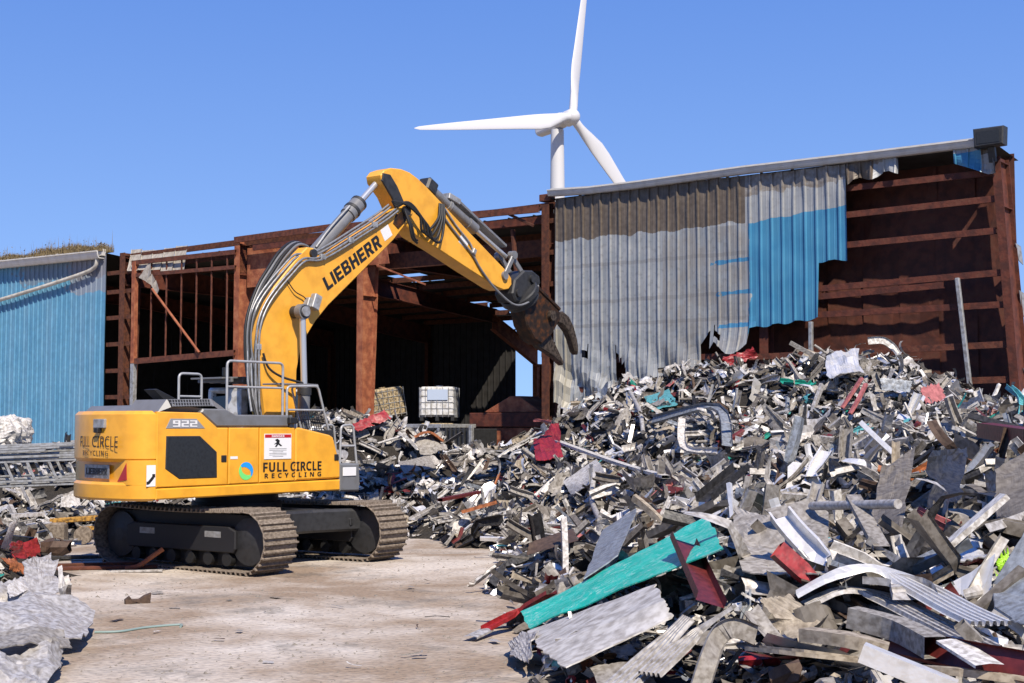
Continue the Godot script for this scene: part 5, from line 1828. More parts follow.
func make_piece_meshes() -> void:
	var r := RandomNumberGenerator.new()
	r.seed = 4711
	var sheets := []
	for i in 12:
		sheets.append(m_sheet(r, r.randf_range(0.55, 0.95), r.randf_range(0.28, 0.55), 5, 4, r.randi_range(1, 3), 0.07))
	KINDS.sheet = sheets
	var flats := []
	for i in 8:
		flats.append(m_sheet(r, r.randf_range(0.5, 0.9), r.randf_range(0.3, 0.5), 3, 3, r.randi_range(0, 2), 0.02))
	KINDS.panel = flats
	var ch := []
	for i in 10:
		var h := r.randf_range(0.05, 0.11)
		var w := r.randf_range(0.06, 0.14)
		ch.append(m_profile(r, [[h, -w], [h * 0.98, -w + 0.02], [0, -w + 0.022], [0, w - 0.022], [h * 0.98, w - 0.02], [h, w]], r.randf_range(0.8, 1.3), 7, 0.5, r.randi_range(0, 2), 0.4))
	KINDS.channel = ch
	var an := []
	for i in 8:
		var h := r.randf_range(0.05, 0.10)
		an.append(m_profile(r, [[h, 0], [0.0, 0.0], [0, h * r.randf_range(0.8, 1.4)]], r.randf_range(0.8, 1.4), 6, 0.5, r.randi_range(0, 2), 0.5))
	KINDS.angle = an
	var st := []
	for i in 10:
		var w := r.randf_range(0.03, 0.075)
		st.append(m_profile(r, [[0, -w], [0.006, 0], [0, w]], r.randf_range(0.7, 1.3), 9, 1.8, r.randi_range(0, 3), 2.2))
	KINDS.strip = st
	var bx := []
	for i in 8:
		var w := r.randf_range(0.03, 0.055)
		var h := r.randf_range(0.03, 0.07)
		bx.append(m_profile(r, [[-h, -w], [h, -w], [h, w], [-h, w], [-h, -w]], r.randf_range(0.8, 1.5), 6, 0.25, r.randi_range(0, 1), 0.2))
	KINDS.tube = bx
	var pi := []
	for i in 6:
		pi.append(m_pipe(r, r.randf_range(0.7, 1.3), r.randf_range(0.018, 0.045), 7, 1.0))
	KINDS.pipe = pi
	var ex := []
	for i in 7:
		var w := r.randf_range(0.07, 0.12)
		var prof := []
		for k in 11:
			prof.append([0.018 * (1.0 if (k / 2) % 2 == 0 else 0.0) + (0.05 if k == 0 or k == 10 else 0.0), -w + 2.0 * w * k / 10.0])
		ex.append(m_profile(r, prof, r.randf_range(0.8, 1.4), 5, 0.4, r.randi_range(0, 1), 0.2))
	KINDS.fluted = ex
	var gu := []
	for i in 8:
		var rr := r.randf_range(0.10, 0.2)
		var prof := []
		var span := r.randf_range(2.2, 4.6)
		for k in 8:
			var a := -span * 0.5 + span * k / 7.0
			prof.append([rr - rr * cos(a), rr * sin(a)])
		gu.append(m_profile(r, prof, r.randf_range(0.45, 0.9), 4, 0.4, r.randi_range(0, 1), 0.3))
	KINDS.curved = gu
	var lu := []
	for i in 6:
		lu.append(m_lump(r, r.randf_range(0.28, 0.45)))
	KINDS.lump = lu

const COLOURS := [["bright", 0.15], ["alu", 0.24], ["dull", 0.21], ["dirty", 0.15], ["white", 0.055], ["dark", 0.125], ["brown", 0.025], ["beige", 0.02], ["red", 0.005], ["maroon", 0.012], ["pink", 0.006], ["blue", 0.018], ["teal", 0.004], ["cyan", 0.003], ["orange", 0.005]]

func pick_colour(r: RandomNumberGenerator) -> String:
	var t := r.randf() * 1.03
	for c in COLOURS:
		t -= c[1]
		if t < 0.0:
			return c[0]
	return "alu"

func lie(r: RandomNumberGenerator, x: float, d: float, lift: float, tilt: float, scale: float) -> Transform3D:
	var e := 0.25
	var h := heap_h(x, d)
	var nx := (heap_h(x - e, d) - heap_h(x + e, d)) / (2.0 * e)
	var nd := (heap_h(x, d - e) - heap_h(x, d + e)) / (2.0 * e)   # depth grows towards -z
	var up := Vector3(nx, 1.0, -nd).normalized()
	up = (up + Vector3(r.randf_range(-1, 1), 0, r.randf_range(-1, 1)) * tilt).normalized()
	var f := Vector3(r.randf_range(-1, 1), 0, r.randf_range(-1, 1))
	f = (f - up * f.dot(up)).normalized()
	var s := f.cross(up).normalized()
	var b := Basis(f, up, s)
	if r.randf() < 0.35:
		b = b * Basis(Vector3(1, 0, 0), r.randf_range(0, TAU))
	return Transform3D(b.scaled_local(Vector3.ONE * scale), Vector3(x, h + lift, -d))

func inside_building(x: float, d: float, margin := 0.35) -> bool:
	# behind the clad right wall, or into it
	var lx := (x - 11.1) * 0.7939 + (-d + 31.8) * 0.6081
	var lz := (x - 11.1) * -0.6081 + (-d + 31.8) * 0.7939
	return lx > -12.6 and lz < margin

func under_machine(x: float, d: float) -> bool:
	return x > -7.3 and x < -1.4 and d > 19.0 and d < 26.3

func build_heaps() -> void:
	make_piece_meshes()
	var S: Dictionary = M.S
	for region in 2:
		var r := RandomNumberGenerator.new()
		r.seed = 555 + region
		var x0 := -9.5 if region == 0 else -15.0
		var x1 := 13.0 if region == 0 else -3.4
		var d0 := 9.4 if region == 0 else 10.5
		var d1 := 39.0 if region == 0 else 34.0
		var mesh := ArrayMesh.new()
		# the settled core of fines under the loose pieces
		var core := MB.new()
		var nx := int((x1 - x0) / 0.35)
		var nd := int((d1 - d0) / 0.35)
		var g := []
		for i in nx + 1:
			var line := PackedVector3Array()
			for j in nd + 1:
				var x := x0 + i * 0.35
				var d := d0 + j * 0.35
				var h := heap_h(x, d)
				line.append(Vector3(x, h - 0.10 + r.randf_range(-0.06, 0.05), -d))
			g.append(line)
		for i in nx:
			for j in nd:
				var p: Array = [g[i][j], g[i + 1][j], g[i + 1][j + 1], g[i][j + 1]]
				if p[0].y < -0.02 and p[1].y < -0.02 and p[2].y < -0.02 and p[3].y < -0.02:
					continue
				if inside_building(p[0].x, -p[0].z, -0.4):
					continue
				if region == 0 and (p[0].x < -4.6 and p[0].z > -28.0):
					continue
				core.quad(p[0], p[1], p[2], p[3], Vector3.UP)
		core.add_to(mesh, M.fines)
		# loose pieces, many layers
		var tools := {}
		var names: Array = ["sheet", "sheet", "panel", "channel", "channel", "angle", "strip", "strip", "tube", "pipe", "fluted", "curved", "lump", "lump"]
		var made := 0
		var want := 17500 if region == 0 else 3600
		var guard := 0
		while made < want and guard < want * 6:
			guard += 1
			var x := r.randf_range(x0, x1)
			var d := r.randf_range(d0, d1)
			# denser near the camera, where smaller bits can be made out
			if r.randf() > clampf(1.35 - d / 45.0, 0.35, 1.0):
				continue
			var h := heap_h(x, d)
			if h < 0.07 or under_machine(x, d) or inside_building(x, d):
				continue
			if region == 0 and x < -4.6 and d < 28.0:
				continue
			# leave out what the camera could never come to see
			if x > 1.5 + d * 0.42:
				continue
			var kind: String = names[r.randi_range(0, names.size() - 1)]
			var arr: Array = KINDS[kind]
			var me: ArrayMesh = arr[r.randi_range(0, arr.size() - 1)]
			var sc := 0.28 + 0.5 * pow(r.randf(), 1.6)
			if h < 0.25:
				sc *= 0.6
			if d < 19.0 and kept_clear(x, d):
				sc = minf(sc, 0.3)
			var col := pick_colour(r)
			if not tools.has(col):
				var st := SurfaceTool.new()
				st.begin(Mesh.PRIMITIVE_TRIANGLES)
				tools[col] = st
			tools[col].append_from(me, 0, lie(r, x, d, r.randf_range(-0.10, 0.10), 0.55, sc))
			made += 1
		for c in tools:
			tools[c].set_material(S[c])
			tools[c].commit(mesh)
		var o := MeshInstance3D.new()
		o.mesh = mesh
		o.name = "scrap_debris" if region == 0 else "scrap_debris_001"
		o.set_meta("kind", "stuff")
		add_child(o)
		tag(o, "shredded grey scrap metal filling the big heap before the warehouse" if region == 0 else "shredded scrap metal filling the low heap behind the excavator", "scrap metal")
	build_pieces()

const NICE := {"bright": "shiny bare", "alu": "pale grey", "dull": "dull grey", "dirty": "dirt-stained grey", "white": "white painted", "dark": "blackened", "brown": "rusty brown", "beige": "beige", "red": "red painted", "maroon": "dark red", "pink": "faded pink", "blue": "blue-grey", "teal": "green painted", "cyan": "turquoise", "orange": "orange-brown"}
const KIND_NAMES := {"sheet": ["crumpled_scrap", "crumpled %s sheet"], "panel": ["flat_scrap", "flat %s plate"], "channel": ["bent_channel", "bent %s channel"], "angle": ["angle_bar", "kinked %s angle bar"], "strip": ["twisted_strip", "twisted %s strip"], "tube": ["square_tube", "%s square tube"], "fluted": ["fluted_profile", "fluted %s profile"], "curved": ["curled_plate", "curled %s plate"]}

const LANDMARKS := [[1.6, 15.3, "beside the turquoise panel"], [2.0, 12.7, "in front of the turquoise panel"], [2.5, 17.0, "above the dark red beam"], [4.0, 14.5, "around the folded tray"], [5.0, 13.2, "near the lime green scraps"], [3.2, 12.0, "around the wavy silver profiles"], [3.9, 11.0, "at the bottom right corner"], [1.6, 11.0, "at the bottom edge below the pale panel"], [1.0, 18.5, "around the leaning blue-grey sheet"], [0.2, 22.5, "at the heap's foot facing the tracks"], [2.2, 22.0, "below the long white bar"], [4.5, 20.0, "behind the folded tray"], [6.2, 17.5, "around the black plate"], [7.4, 21.0, "above the black plate"], [4.4, 25.5, "below the bent white frame"], [7.0, 26.0, "below the pink sheet"], [9.4, 27.0, "below the corner column"], [8.4, 29.6, "on the crest by the galvanised post"], [6.8, 30.6, "on the crest by the curved white strip"], [5.2, 31.8, "on the crest under the blue cladding"], [4.2, 33.0, "under the curled grey cladding"], [2.8, 33.5, "under the torn grey cladding"], [1.6, 30.5, "beside the long white bar's upper end"], [0.2, 32.5, "below the shear"], [-1.6, 33.0, "before the ribbed bin"], [-3.0, 33.0, "before the dumpster"], [-4.3, 33.0, "behind the excavator's front steps"], [-1.4, 28.5, "beside the far track's front end"], [-6.4, 18.0, "around the white post"], [-7.6, 20.5, "around the red sheet on the left"], [-5.5, 13.5, "among the lower left silver sheets"], [-8.8, 24.0, "below the lattice frames"], [-8.8, 28.5, "under the counterweight"]]

func kept_clear(x: float, d: float) -> bool:
	for c in CLEAR:
		if pow(c[0] - x, 2.0) + pow(c[1] - d, 2.0) < c[2] * c[2]:
			return true
	return false

func zone_of(x: float, d: float) -> String:
	var best := 1e9
	var z := ""
	for l in LANDMARKS:
		var q: float = pow((l[0] - x) / (0.1 * d), 2.0) + pow((l[1] - d) / (0.15 * d), 2.0)
		if q < best:
			best = q
			z = l[2]
	return z

func pose_of(t: Transform3D, kind: String) -> String:
	var ax := t.basis.x.normalized()
	var up := t.basis.y.normalized()
	if kind == "sheet" or kind == "panel" or kind == "curved":
		if absf(up.y) > 0.88:
			return "lying flat"
		if absf(up.y) < 0.45:
			return "on edge"
		return "tilted left" if up.x * signf(up.y) < 0.0 else "tilted right"
	if absf(ax.y) > 0.55:
		return "sticking up"
	if absf(ax.z) > 0.8:
		return "pointing forward"
	if absf(ax.y) < 0.2:
		return "lying level"
	return "sloping left" if ax.x * ax.y > 0.0 else "sloping right"

# the pieces that lie on top and can be told apart
func build_pieces() -> void:
	var r := RandomNumberGenerator.new()
	r.seed = 8181
	var S: Dictionary = M.S
	var skinned := {}
	for kind in KIND_NAMES:
		var arr: Array = KINDS[kind]
		var n := 190
		if kind == "sheet" or kind == "channel":
			n = 260
		var made := 0
		var guard := 0
		while made < n and guard < 20000:
			guard += 1
			# spread evenly over the picture rather than over the ground
			var d: float = 1.0 / lerpf(1.0 / 10.5, 1.0 / 36.5, r.randf())
			var x := r.randf_range(-0.40, 0.40) * d
			if heap_h(x, d) < 0.12 or kept_clear(x, d) or under_machine(x, d) or inside_building(x, d, 0.6):
				continue
			# not on the far side of the crest, nor behind the machine
			if x > -3.4 and d > 27.0 and heap_h(x, d) < heap_h(x, d - 1.2) - 0.25:
				continue
			if x < -5.0 and d > 25.0:
				continue
			if x < -0.16 * d and d > 25.5 and x > -0.30 * d:
				continue
			var col := pick_colour(r)
			var mi := r.randi_range(0, arr.size() - 1)
			var key := "%s%d%s" % [kind, mi, col]
			if not skinned.has(key):
				var am: ArrayMesh = arr[mi].duplicate()
				am.surface_set_material(0, S[col])
				skinned[key] = am
			var o := MeshInstance3D.new()
			o.mesh = skinned[key]
			o.name = numbered(KIND_NAMES[kind][0])
			var sc := r.randf_range(0.7, 1.25) * (1.08 - 0.013 * d)
			o.transform = lie(r, x, d, r.randf_range(0.02, 0.12), 0.5, sc)
			add_child(o)
			var size := "" if sc > 0.65 and sc < 0.95 else ("large " if sc >= 0.95 else "small ")
			var lab: String = size + (KIND_NAMES[kind][1] % NICE[col]) + " " + pose_of(o.transform, kind) + " " + zone_of(x, d)
			tag(o, lab, "scrap metal", KIND_NAMES[kind][0].replace("_", " ") + " pieces strewn over the scrap heaps")
			made += 1

# sheet through rows of (left, right) points, crumpled, with real thickness
func big_sheet(called: String, label: String, m: Material, rows: Array, amp: float, jag: float, seed_: int) -> void:
	var r := RandomNumberGenerator.new()
	r.seed = 900 + seed_
	var nu := 16
	var per := 9
	var g := []
	var nv := (rows.size() - 1) * per
	for j in nv + 1:
		var k := mini(j / per, rows.size() - 2)
		var t := float(j - k * per) / per
		var a: Vector3 = rows[k][0].lerp(rows[k + 1][0], t)
		var b: Vector3 = rows[k][1].lerp(rows[k + 1][1], t)
		var line := []
		for i in nu + 1:
			var u := float(i) / nu
			var e := 1.0
			if i == 0 or i == nu:
				u += r.randf_range(-1, 1) * jag * 0.6
			line.append(a.lerp(b, u))
		g.append(line)
	var nrm: Vector3 = (rows[0][1] - rows[0][0]).cross(rows[rows.size() - 1][0] - rows[0][0]).normalized()
	if nrm.y < 0.0:
		nrm = -nrm
	var down: Vector3 = (rows[rows.size() - 1][0] - rows[0][0]).normalized()
	var nz := FastNoiseLite.new()
	nz.seed = seed_
	nz.frequency = 1.1
	var cr := FastNoiseLite.new()
	cr.seed = seed_ + 50
	cr.frequency = 0.8
	cr.fractal_type = FastNoiseLite.FRACTAL_RIDGED
	cr.fractal_octaves = 2
	for j in nv + 1:
		for i in nu + 1:
			var p: Vector3 = g[j][i]
			var d := nz.get_noise_3d(p.x, p.y * 2.0, p.z) * amp * 1.6 + cr.get_noise_3d(p.x, p.y * 2.0, p.z) * amp * 1.3 + r.randf_range(-1, 1) * amp * 0.07
			if j == 0 or j == nv:
				p += down * r.randf_range(-1, 1) * jag * 0.4
			g[j][i] = p + nrm * d
	var mb := MB.new()
	var th := nrm * 0.006
	for j in nv:
		for i in nu:
			mb.quad(g[j][i] + th, g[j][i + 1] + th, g[j + 1][i + 1] + th, g[j + 1][i] + th, nrm)
			mb.quad(g[j][i] - th, g[j][i + 1] - th, g[j + 1][i + 1] - th, g[j + 1][i] - th, -nrm)
	for j in nv:
		for i in [0, nu]:
			mb.quad(g[j][i] + th, g[j + 1][i] + th, g[j + 1][i] - th, g[j][i] - th)
	for i in nu:
		for j in [0, nv]:
			mb.quad(g[j][i] + th, g[j][i + 1] + th, g[j][i + 1] - th, g[j][i] - th)
	single(called, mb, m, label, "scrap metal")

# profile swept along a line of points
func big_bar(called: String, label: String, m: Material, pts: Array, prof, up: Vector3) -> void:
	var mb := MB.new()
	var path := spline(pts, 4) if pts.size() > 2 else pts3(pts)
	if prof is String:
		mb.tube(path, 0.045, 10)
		single(called, mb, m, label, "scrap metal")
		return
	var rows := []
	for i in path.size():
		var d: Vector3 = path[mini(i + 1, path.size() - 1)] - path[maxi(i - 1, 0)]
		d = d.normalized()
		var s := d.cross(up).normalized()
		var u := s.cross(d).normalized()
		var row := []
		for q in prof:
			row.append(path[i] + u * q[0] + s * q[1])
		rows.append(row)
	for i in rows.size() - 1:
		for k in prof.size() - 1:
			mb.quad(rows[i][k], rows[i + 1][k], rows[i + 1][k + 1], rows[i][k + 1])
	single(called, mb, m, label, "scrap metal")

func build_big_pieces() -> void:
	var S: Dictionary = M.S
	big_sheet("turquoise_plate", "long scratched turquoise painted panel slanting across the heap's near foot", M.turquoise, [[Vector3(0.101, 0.282, -14.300), Vector3(2.057, 1.212, -14.700)], [Vector3(0.162, 0.226, -13.500), Vector3(1.810, 1.101, -12.150)]], 0.012, 0.012, 1)
	big_sheet("pale_plate", "pale grey dented panel lying below the turquoise panel", M.pale_panel, [[Vector3(0.143, 0.205, -13.450), Vector3(1.220, 0.796, -12.050)], [Vector3(0.233, 0.295, -11.800), Vector3(1.215, 0.753, -11.300)], [Vector3(0.406, 0.301, -10.850), Vector3(1.264, 0.654, -11.100)]], 0.007, 0.030, 2)
	big_sheet("crumpled_end", "crushed silver end of panel on the concrete beside the turquoise panel", S.alu, [[Vector3(0.039, 0.077, -13.800), Vector3(0.251, 0.305, -12.700)], [Vector3(-0.009, 0.067, -12.800), Vector3(0.152, 0.163, -12.000)]], 0.060, 0.100, 3)
	big_sheet("leaning_sheet", "smooth blue-grey sheet leaning above the turquoise panel", S.blue, [[Vector3(1.136, 0.880, -17.400), Vector3(1.532, 1.147, -17.250)], [Vector3(0.729, 0.613, -14.300), Vector3(1.097, 0.817, -14.600)]], 0.012, 0.020, 4)
	big_sheet("brown_sheet", "dark brown flat sheet on the slope left of the leaning blue-grey sheet", S.brown, [[Vector3(0.219, 0.655, -18.200), Vector3(0.818, 0.798, -18.900)], [Vector3(0.192, 0.515, -18.050), Vector3(0.819, 0.717, -17.750)]], 0.010, 0.020, 5)
	big_sheet("torn_beige_sheet", "wide torn beige-grey sheet above the dark red beam", M.pale_sheet, [[Vector3(2.379, 1.290, -15.150), Vector3(2.753, 1.204, -14.050)], [Vector3(2.273, 1.006, -14.300), Vector3(2.808, 0.982, -13.200)], [Vector3(2.022, 0.894, -12.250), Vector3(2.638, 0.896, -11.750)]], 0.030, 0.100, 6)
	big_sheet("folded_tray", "folded grey metal tray standing behind the torn beige sheet", S.dull, [[Vector3(2.543, 1.307, -14.150), Vector3(3.007, 1.427, -14.150)], [Vector3(2.723, 1.172, -13.800), Vector3(3.141, 1.299, -13.950)], [Vector3(2.551, 1.018, -12.800), Vector3(2.925, 1.041, -13.050)]], 0.008, 0.020, 7)
	big_sheet("dark_plate", "big dark brown-grey plate at the picture's right edge above the bluish sheet", S.dirty, [[Vector3(4.760, 1.727, -13.850), Vector3(5.429, 1.953, -14.600)], [Vector3(4.468, 1.321, -13.000), Vector3(4.521, 1.311, -12.200)]], 0.020, 0.040, 8)
	big_sheet("bluish_sheet", "smooth blue-grey sheet leaning beside the lime green scraps", S.blue, [[Vector3(4.301, 1.426, -11.600), Vector3(4.370, 1.234, -11.450)], [Vector3(3.781, 0.881, -11.150), Vector3(3.904, 0.849, -10.650)], [Vector3(3.611, 0.743, -10.550), Vector3(3.634, 0.740, -9.850)]], 0.020, 0.030, 9)
	big_sheet("black_plate", "curved black plate standing on the slope left of the diagonal pale bar", S.dark, [[Vector3(4.518, 1.879, -15.250), Vector3(5.384, 1.901, -16.650)], [Vector3(4.200, 1.305, -14.350), Vector3(4.533, 1.409, -14.300)]], 0.050, 0.060, 10)
	big_sheet("dirty_plate", "grey-brown bent plate leaning under the black plate", S.dirty, [[Vector3(4.046, 1.678, -15.450), Vector3(4.823, 1.899, -16.800)], [Vector3(3.449, 1.154, -13.650), Vector3(3.483, 1.182, -12.650)]], 0.050, 0.060, 11)
	big_sheet("white_casing", "white sheet metal casing with bent rim below the long white bar", S.white, [[Vector3(0.934, 1.145, -25.750), Vector3(1.561, 1.563, -25.800)], [Vector3(1.066, 0.926, -25.000), Vector3(1.555, 1.374, -23.250)]], 0.015, 0.020, 12)
	big_sheet("turquoise_scrap", "small crumpled turquoise sheet near the torn grey cladding", S.cyan, [[Vector3(3.076, 2.819, -32.400), Vector3(3.593, 3.024, -32.250)], [Vector3(2.946, 2.465, -29.500), Vector3(3.542, 2.619, -29.900)]], 0.030, 0.080, 13)
	big_sheet("red_scrap", "crushed red sheet under the curled corner of grey cladding", S.red, [[Vector3(4.956, 3.775, -33.000), Vector3(5.666, 4.012, -33.000)], [Vector3(5.095, 3.586, -33.000), Vector3(5.805, 3.799, -33.000)]], 0.060, 0.100, 14)
	big_sheet("red_hood", "faded red curved hood on the heap below the shear", S.red, [[Vector3(0.536, 1.848, -32.700), Vector3(1.126, 2.197, -32.900)], [Vector3(0.538, 1.428, -29.050), Vector3(1.034, 1.572, -29.050)]], 0.080, 0.080, 15)
	big_sheet("lime_scrap", "crumpled lime green scrap, upper one beside bluish sheet", S.lime, [[Vector3(3.912, 1.073, -11.450), Vector3(4.037, 1.133, -11.500)], [Vector3(3.927, 1.008, -11.450), Vector3(4.041, 1.048, -11.450)]], 0.030, 0.150, 16)
	big_sheet("lime_scrap", "crumpled lime green scrap, lower one beside bluish sheet", S.lime, [[Vector3(3.901, 0.965, -11.400), Vector3(4.005, 0.986, -11.350)], [Vector3(3.914, 0.875, -11.350), Vector3(4.015, 0.894, -11.250)]], 0.030, 0.150, 17)
	big_sheet("silver_sheet", "bright crumpled silver sheet in front of the curved black plate", S.bright, [[Vector3(3.673, 1.139, -12.100), Vector3(4.106, 1.150, -12.500)], [Vector3(3.616, 0.988, -11.650), Vector3(3.906, 1.037, -11.650)]], 0.060, 0.100, 18)
	big_sheet("pale_blue_plate", "pale blue-grey plate beside the folded tray", S.blue, [[Vector3(2.912, 0.950, -13.250), Vector3(3.122, 1.004, -12.950)], [Vector3(2.804, 0.821, -12.450), Vector3(3.087, 0.873, -12.450)]], 0.010, 0.030, 19)
	big_sheet("grey_sheet", "wide dull grey sheet in front of the fluted silver profiles", S.dull, [[Vector3(2.833, 0.712, -11.250), Vector3(3.101, 0.788, -11.150)], [Vector3(2.984, 0.535, -10.750), Vector3(3.235, 0.668, -10.450)]], 0.050, 0.060, 20)
	big_sheet("fluted_sheet", "fluted grey-beige sheet with reddish underside beside pale bar", S.beige, [[Vector3(2.001, 0.757, -11.400), Vector3(2.233, 0.811, -11.350)], [Vector3(2.083, 0.640, -11.200), Vector3(2.417, 0.623, -11.100)], [Vector3(1.934, 0.581, -11.400), Vector3(2.228, 0.505, -10.950)]], 0.040, 0.050, 21)
	big_sheet("grey_plate", "flat grey plate at the near edge of the heap below the pale panel", S.dull, [[Vector3(0.608, 0.275, -11.050), Vector3(0.994, 0.344, -11.000)], [Vector3(0.661, 0.179, -10.650), Vector3(1.106, 0.203, -10.600)]], 0.010, 0.030, 22)
	big_sheet("crest_sheet", "bright crumpled sheet on top of the crest near the grey post", S.bright, [[Vector3(6.545, 3.544, -29.150), Vector3(7.226, 3.672, -29.200)], [Vector3(6.019, 2.943, -26.500), Vector3(6.677, 3.078, -26.550)]], 0.100, 0.120, 23)
	big_sheet("pink_sheet", "pinkish scraped sheet on the crest below the galvanised post", S.pink, [[Vector3(7.547, 2.870, -25.900), Vector3(7.972, 2.953, -26.200)], [Vector3(7.560, 2.570, -25.650), Vector3(8.076, 2.649, -25.950)]], 0.020, 0.080, 24)
	big_sheet("blue_plate", "smooth blue-grey plate on the crest beside pink sheet", S.blue, [[Vector3(6.810, 3.055, -25.900), Vector3(7.401, 3.000, -25.900)], [Vector3(6.830, 2.832, -25.850), Vector3(7.346, 2.795, -25.850)]], 0.010, 0.040, 25)
	big_sheet("white_hood", "long red and white panel on the heap beside the rusty column", S.red, [[Vector3(-3.736, 2.220, -32.750), Vector3(-3.022, 2.554, -33.350)], [Vector3(-3.618, 2.033, -32.750), Vector3(-2.893, 2.316, -33.250)]], 0.030, 0.050, 26)
	big_sheet("rounded_grey_scrap", "rounded grey lid on the heap in front of the dumpster", S.dull, [[Vector3(-2.281, 1.845, -33.000), Vector3(-1.711, 1.984, -33.350)], [Vector3(-2.139, 1.477, -32.650), Vector3(-1.528, 1.564, -33.000)]], 0.080, 0.040, 27)
	big_sheet("long_grey_scrap", "long flat grey panel on the heap left of the dumpster", S.dull, [[Vector3(-2.605, 1.352, -32.100), Vector3(-1.909, 1.476, -32.700)], [Vector3(-2.355, 1.127, -30.650), Vector3(-1.744, 1.211, -32.250)]], 0.010, 0.030, 28)
	big_bar("red_strip", "thin red painted strip with grey tip lying on the concrete", S.red, [Vector3(-0.268, 0.059, -14.600), Vector3(0.085, 0.191, -15.000), Vector3(0.412, 0.433, -14.550)], [[0.04, -0.065], [0, -0.065], [0, 0.065], [0.04, 0.065]], Vector3.UP)
	big_bar("grey_tip", "flattened grey end of the thin red strip on concrete", S.alu, [Vector3(-0.423, 0.040, -14.250), Vector3(-0.259, 0.062, -14.650)], [[0, -0.075], [0.01, 0], [0, 0.075], [-0.02, 0.075]], Vector3.UP)
	big_bar("dark_red_beam", "short dark red flanged beam across the turquoise panel", S.maroon, [Vector3(1.586, 1.088, -13.150), Vector3(1.583, 0.738, -11.300)], [[0.07, -0.12], [0, -0.12], [0, 0.12], [0.07, 0.12]], Vector3(0.2, 0.5, 0.8))
	big_bar("long_white_bar", "long straight white bar slanting down the slope below the shear", S.white, [Vector3(0.727, 1.939, -32.900), Vector3(1.812, 1.535, -25.450), Vector3(2.328, 1.396, -21.250)], [[-0.025, -0.065], [0.025, -0.065], [0.025, 0.065], [-0.025, 0.065], [-0.025, -0.065]], Vector3.UP)
	big_bar("bent_bar", "bent white and blue frame bar standing on the slope", S.blue, [Vector3(2.761, 2.268, -27.650), Vector3(3.741, 2.498, -25.700), Vector3(3.607, 1.832, -23.550)], [[0.06, -0.09], [0, -0.09], [0, 0.09], [0.06, 0.09]], Vector3(0, 0.4, 1))
	big_bar("hanging_bar", "dirty white bar hanging below the bent frame", S.white, [Vector3(3.189, 2.319, -26.300), Vector3(3.069, 1.776, -25.050), Vector3(3.511, 1.729, -23.700)], [[0.05, -0.07], [0, -0.07], [0, 0.07], [0.05, 0.07]], Vector3(0, 0.4, 1))
	big_bar("dark_beam", "dark double flanged beam pointing up behind the turquoise panel", S.dark, [Vector3(2.190, 1.296, -16.050), Vector3(2.750, 1.637, -16.800)], [[0.1, -0.1], [0, -0.1], [0, 0.1], [0.1, 0.1]], Vector3.UP)
	big_bar("grey_beam", "dirty grey beam lying along the top of turquoise panel", S.dirty, [Vector3(1.623, 0.892, -16.000), Vector3(2.261, 1.301, -15.150)], [[0.08, -0.11], [0, -0.11], [0, 0.11], [0.08, 0.11]], Vector3.UP)
	big_bar("diagonal_bar", "pale straight bar pointing up to the right beside dark plate", S.white, [Vector3(3.561, 1.136, -11.650), Vector3(4.083, 1.580, -11.650)], [[-0.025, -0.075], [0.025, -0.075], [0.025, 0.075], [-0.025, 0.075], [-0.025, -0.075]], Vector3.UP)
	big_bar("fluted_bar", "fluted silver bar reaching the picture's bottom edge", S.alu, [Vector3(0.777, 0.226, -10.400), Vector3(1.095, 0.407, -10.850), Vector3(1.378, 0.666, -10.950)], [[0, -0.13], [0.03, -0.1222], [0.03, -0.1014], [0, -0.0936], [0, -0.078], [0.03, -0.0702], [0.03, -0.0494], [0, -0.0416], [0, -0.026], [0.03, -0.0182], [0.03, 0.0026], [0, 0.0104], [0, 0.026], [0.03, 0.0338], [0.03, 0.0546], [0, 0.0624], [0, 0.078], [0.03, 0.0858], [0.03, 0.1066], [0, 0.1144], [0, 0.13]], Vector3.UP)
	big_bar("fluted_bar", "second fluted silver bar lying right of the bottom-edge one", S.alu, [Vector3(1.012, 0.327, -10.400), Vector3(1.358, 0.528, -10.800), Vector3(1.696, 0.776, -10.750)], [[0, -0.1], [0.03, -0.094], [0.03, -0.078], [0, -0.072], [0, -0.06], [0.03, -0.054], [0.03, -0.038], [0, -0.032], [0, -0.02], [0.03, -0.014], [0.03, 0.002], [0, 0.008], [0, 0.02], [0.03, 0.026], [0.03, 0.042], [0, 0.048], [0, 0.06], [0.03, 0.066], [0.03, 0.082], [0, 0.088], [0, 0.1]], Vector3.UP)
	big_bar("curved_strip", "grey strip bent into an arch at the bottom edge", S.dull, [Vector3(1.344, 0.239, -10.250), Vector3(1.432, 0.451, -10.350), Vector3(1.543, 0.588, -10.600), Vector3(1.663, 0.647, -10.600), Vector3(1.845, 0.573, -10.700)], [[0.03, -0.075], [0, -0.075], [0, 0.075], [0.03, 0.075]], Vector3(0.3, 0.2, 1))
	big_bar("silver_tube", "thick silver tube end pointing at the bottom right", S.bright, [Vector3(2.273, 0.691, -9.200), Vector3(2.810, 0.485, -9.000)], [[-0.06, -0.065], [0.06, -0.065], [0.06, 0.065], [-0.06, 0.065], [-0.06, -0.065]], Vector3.UP)
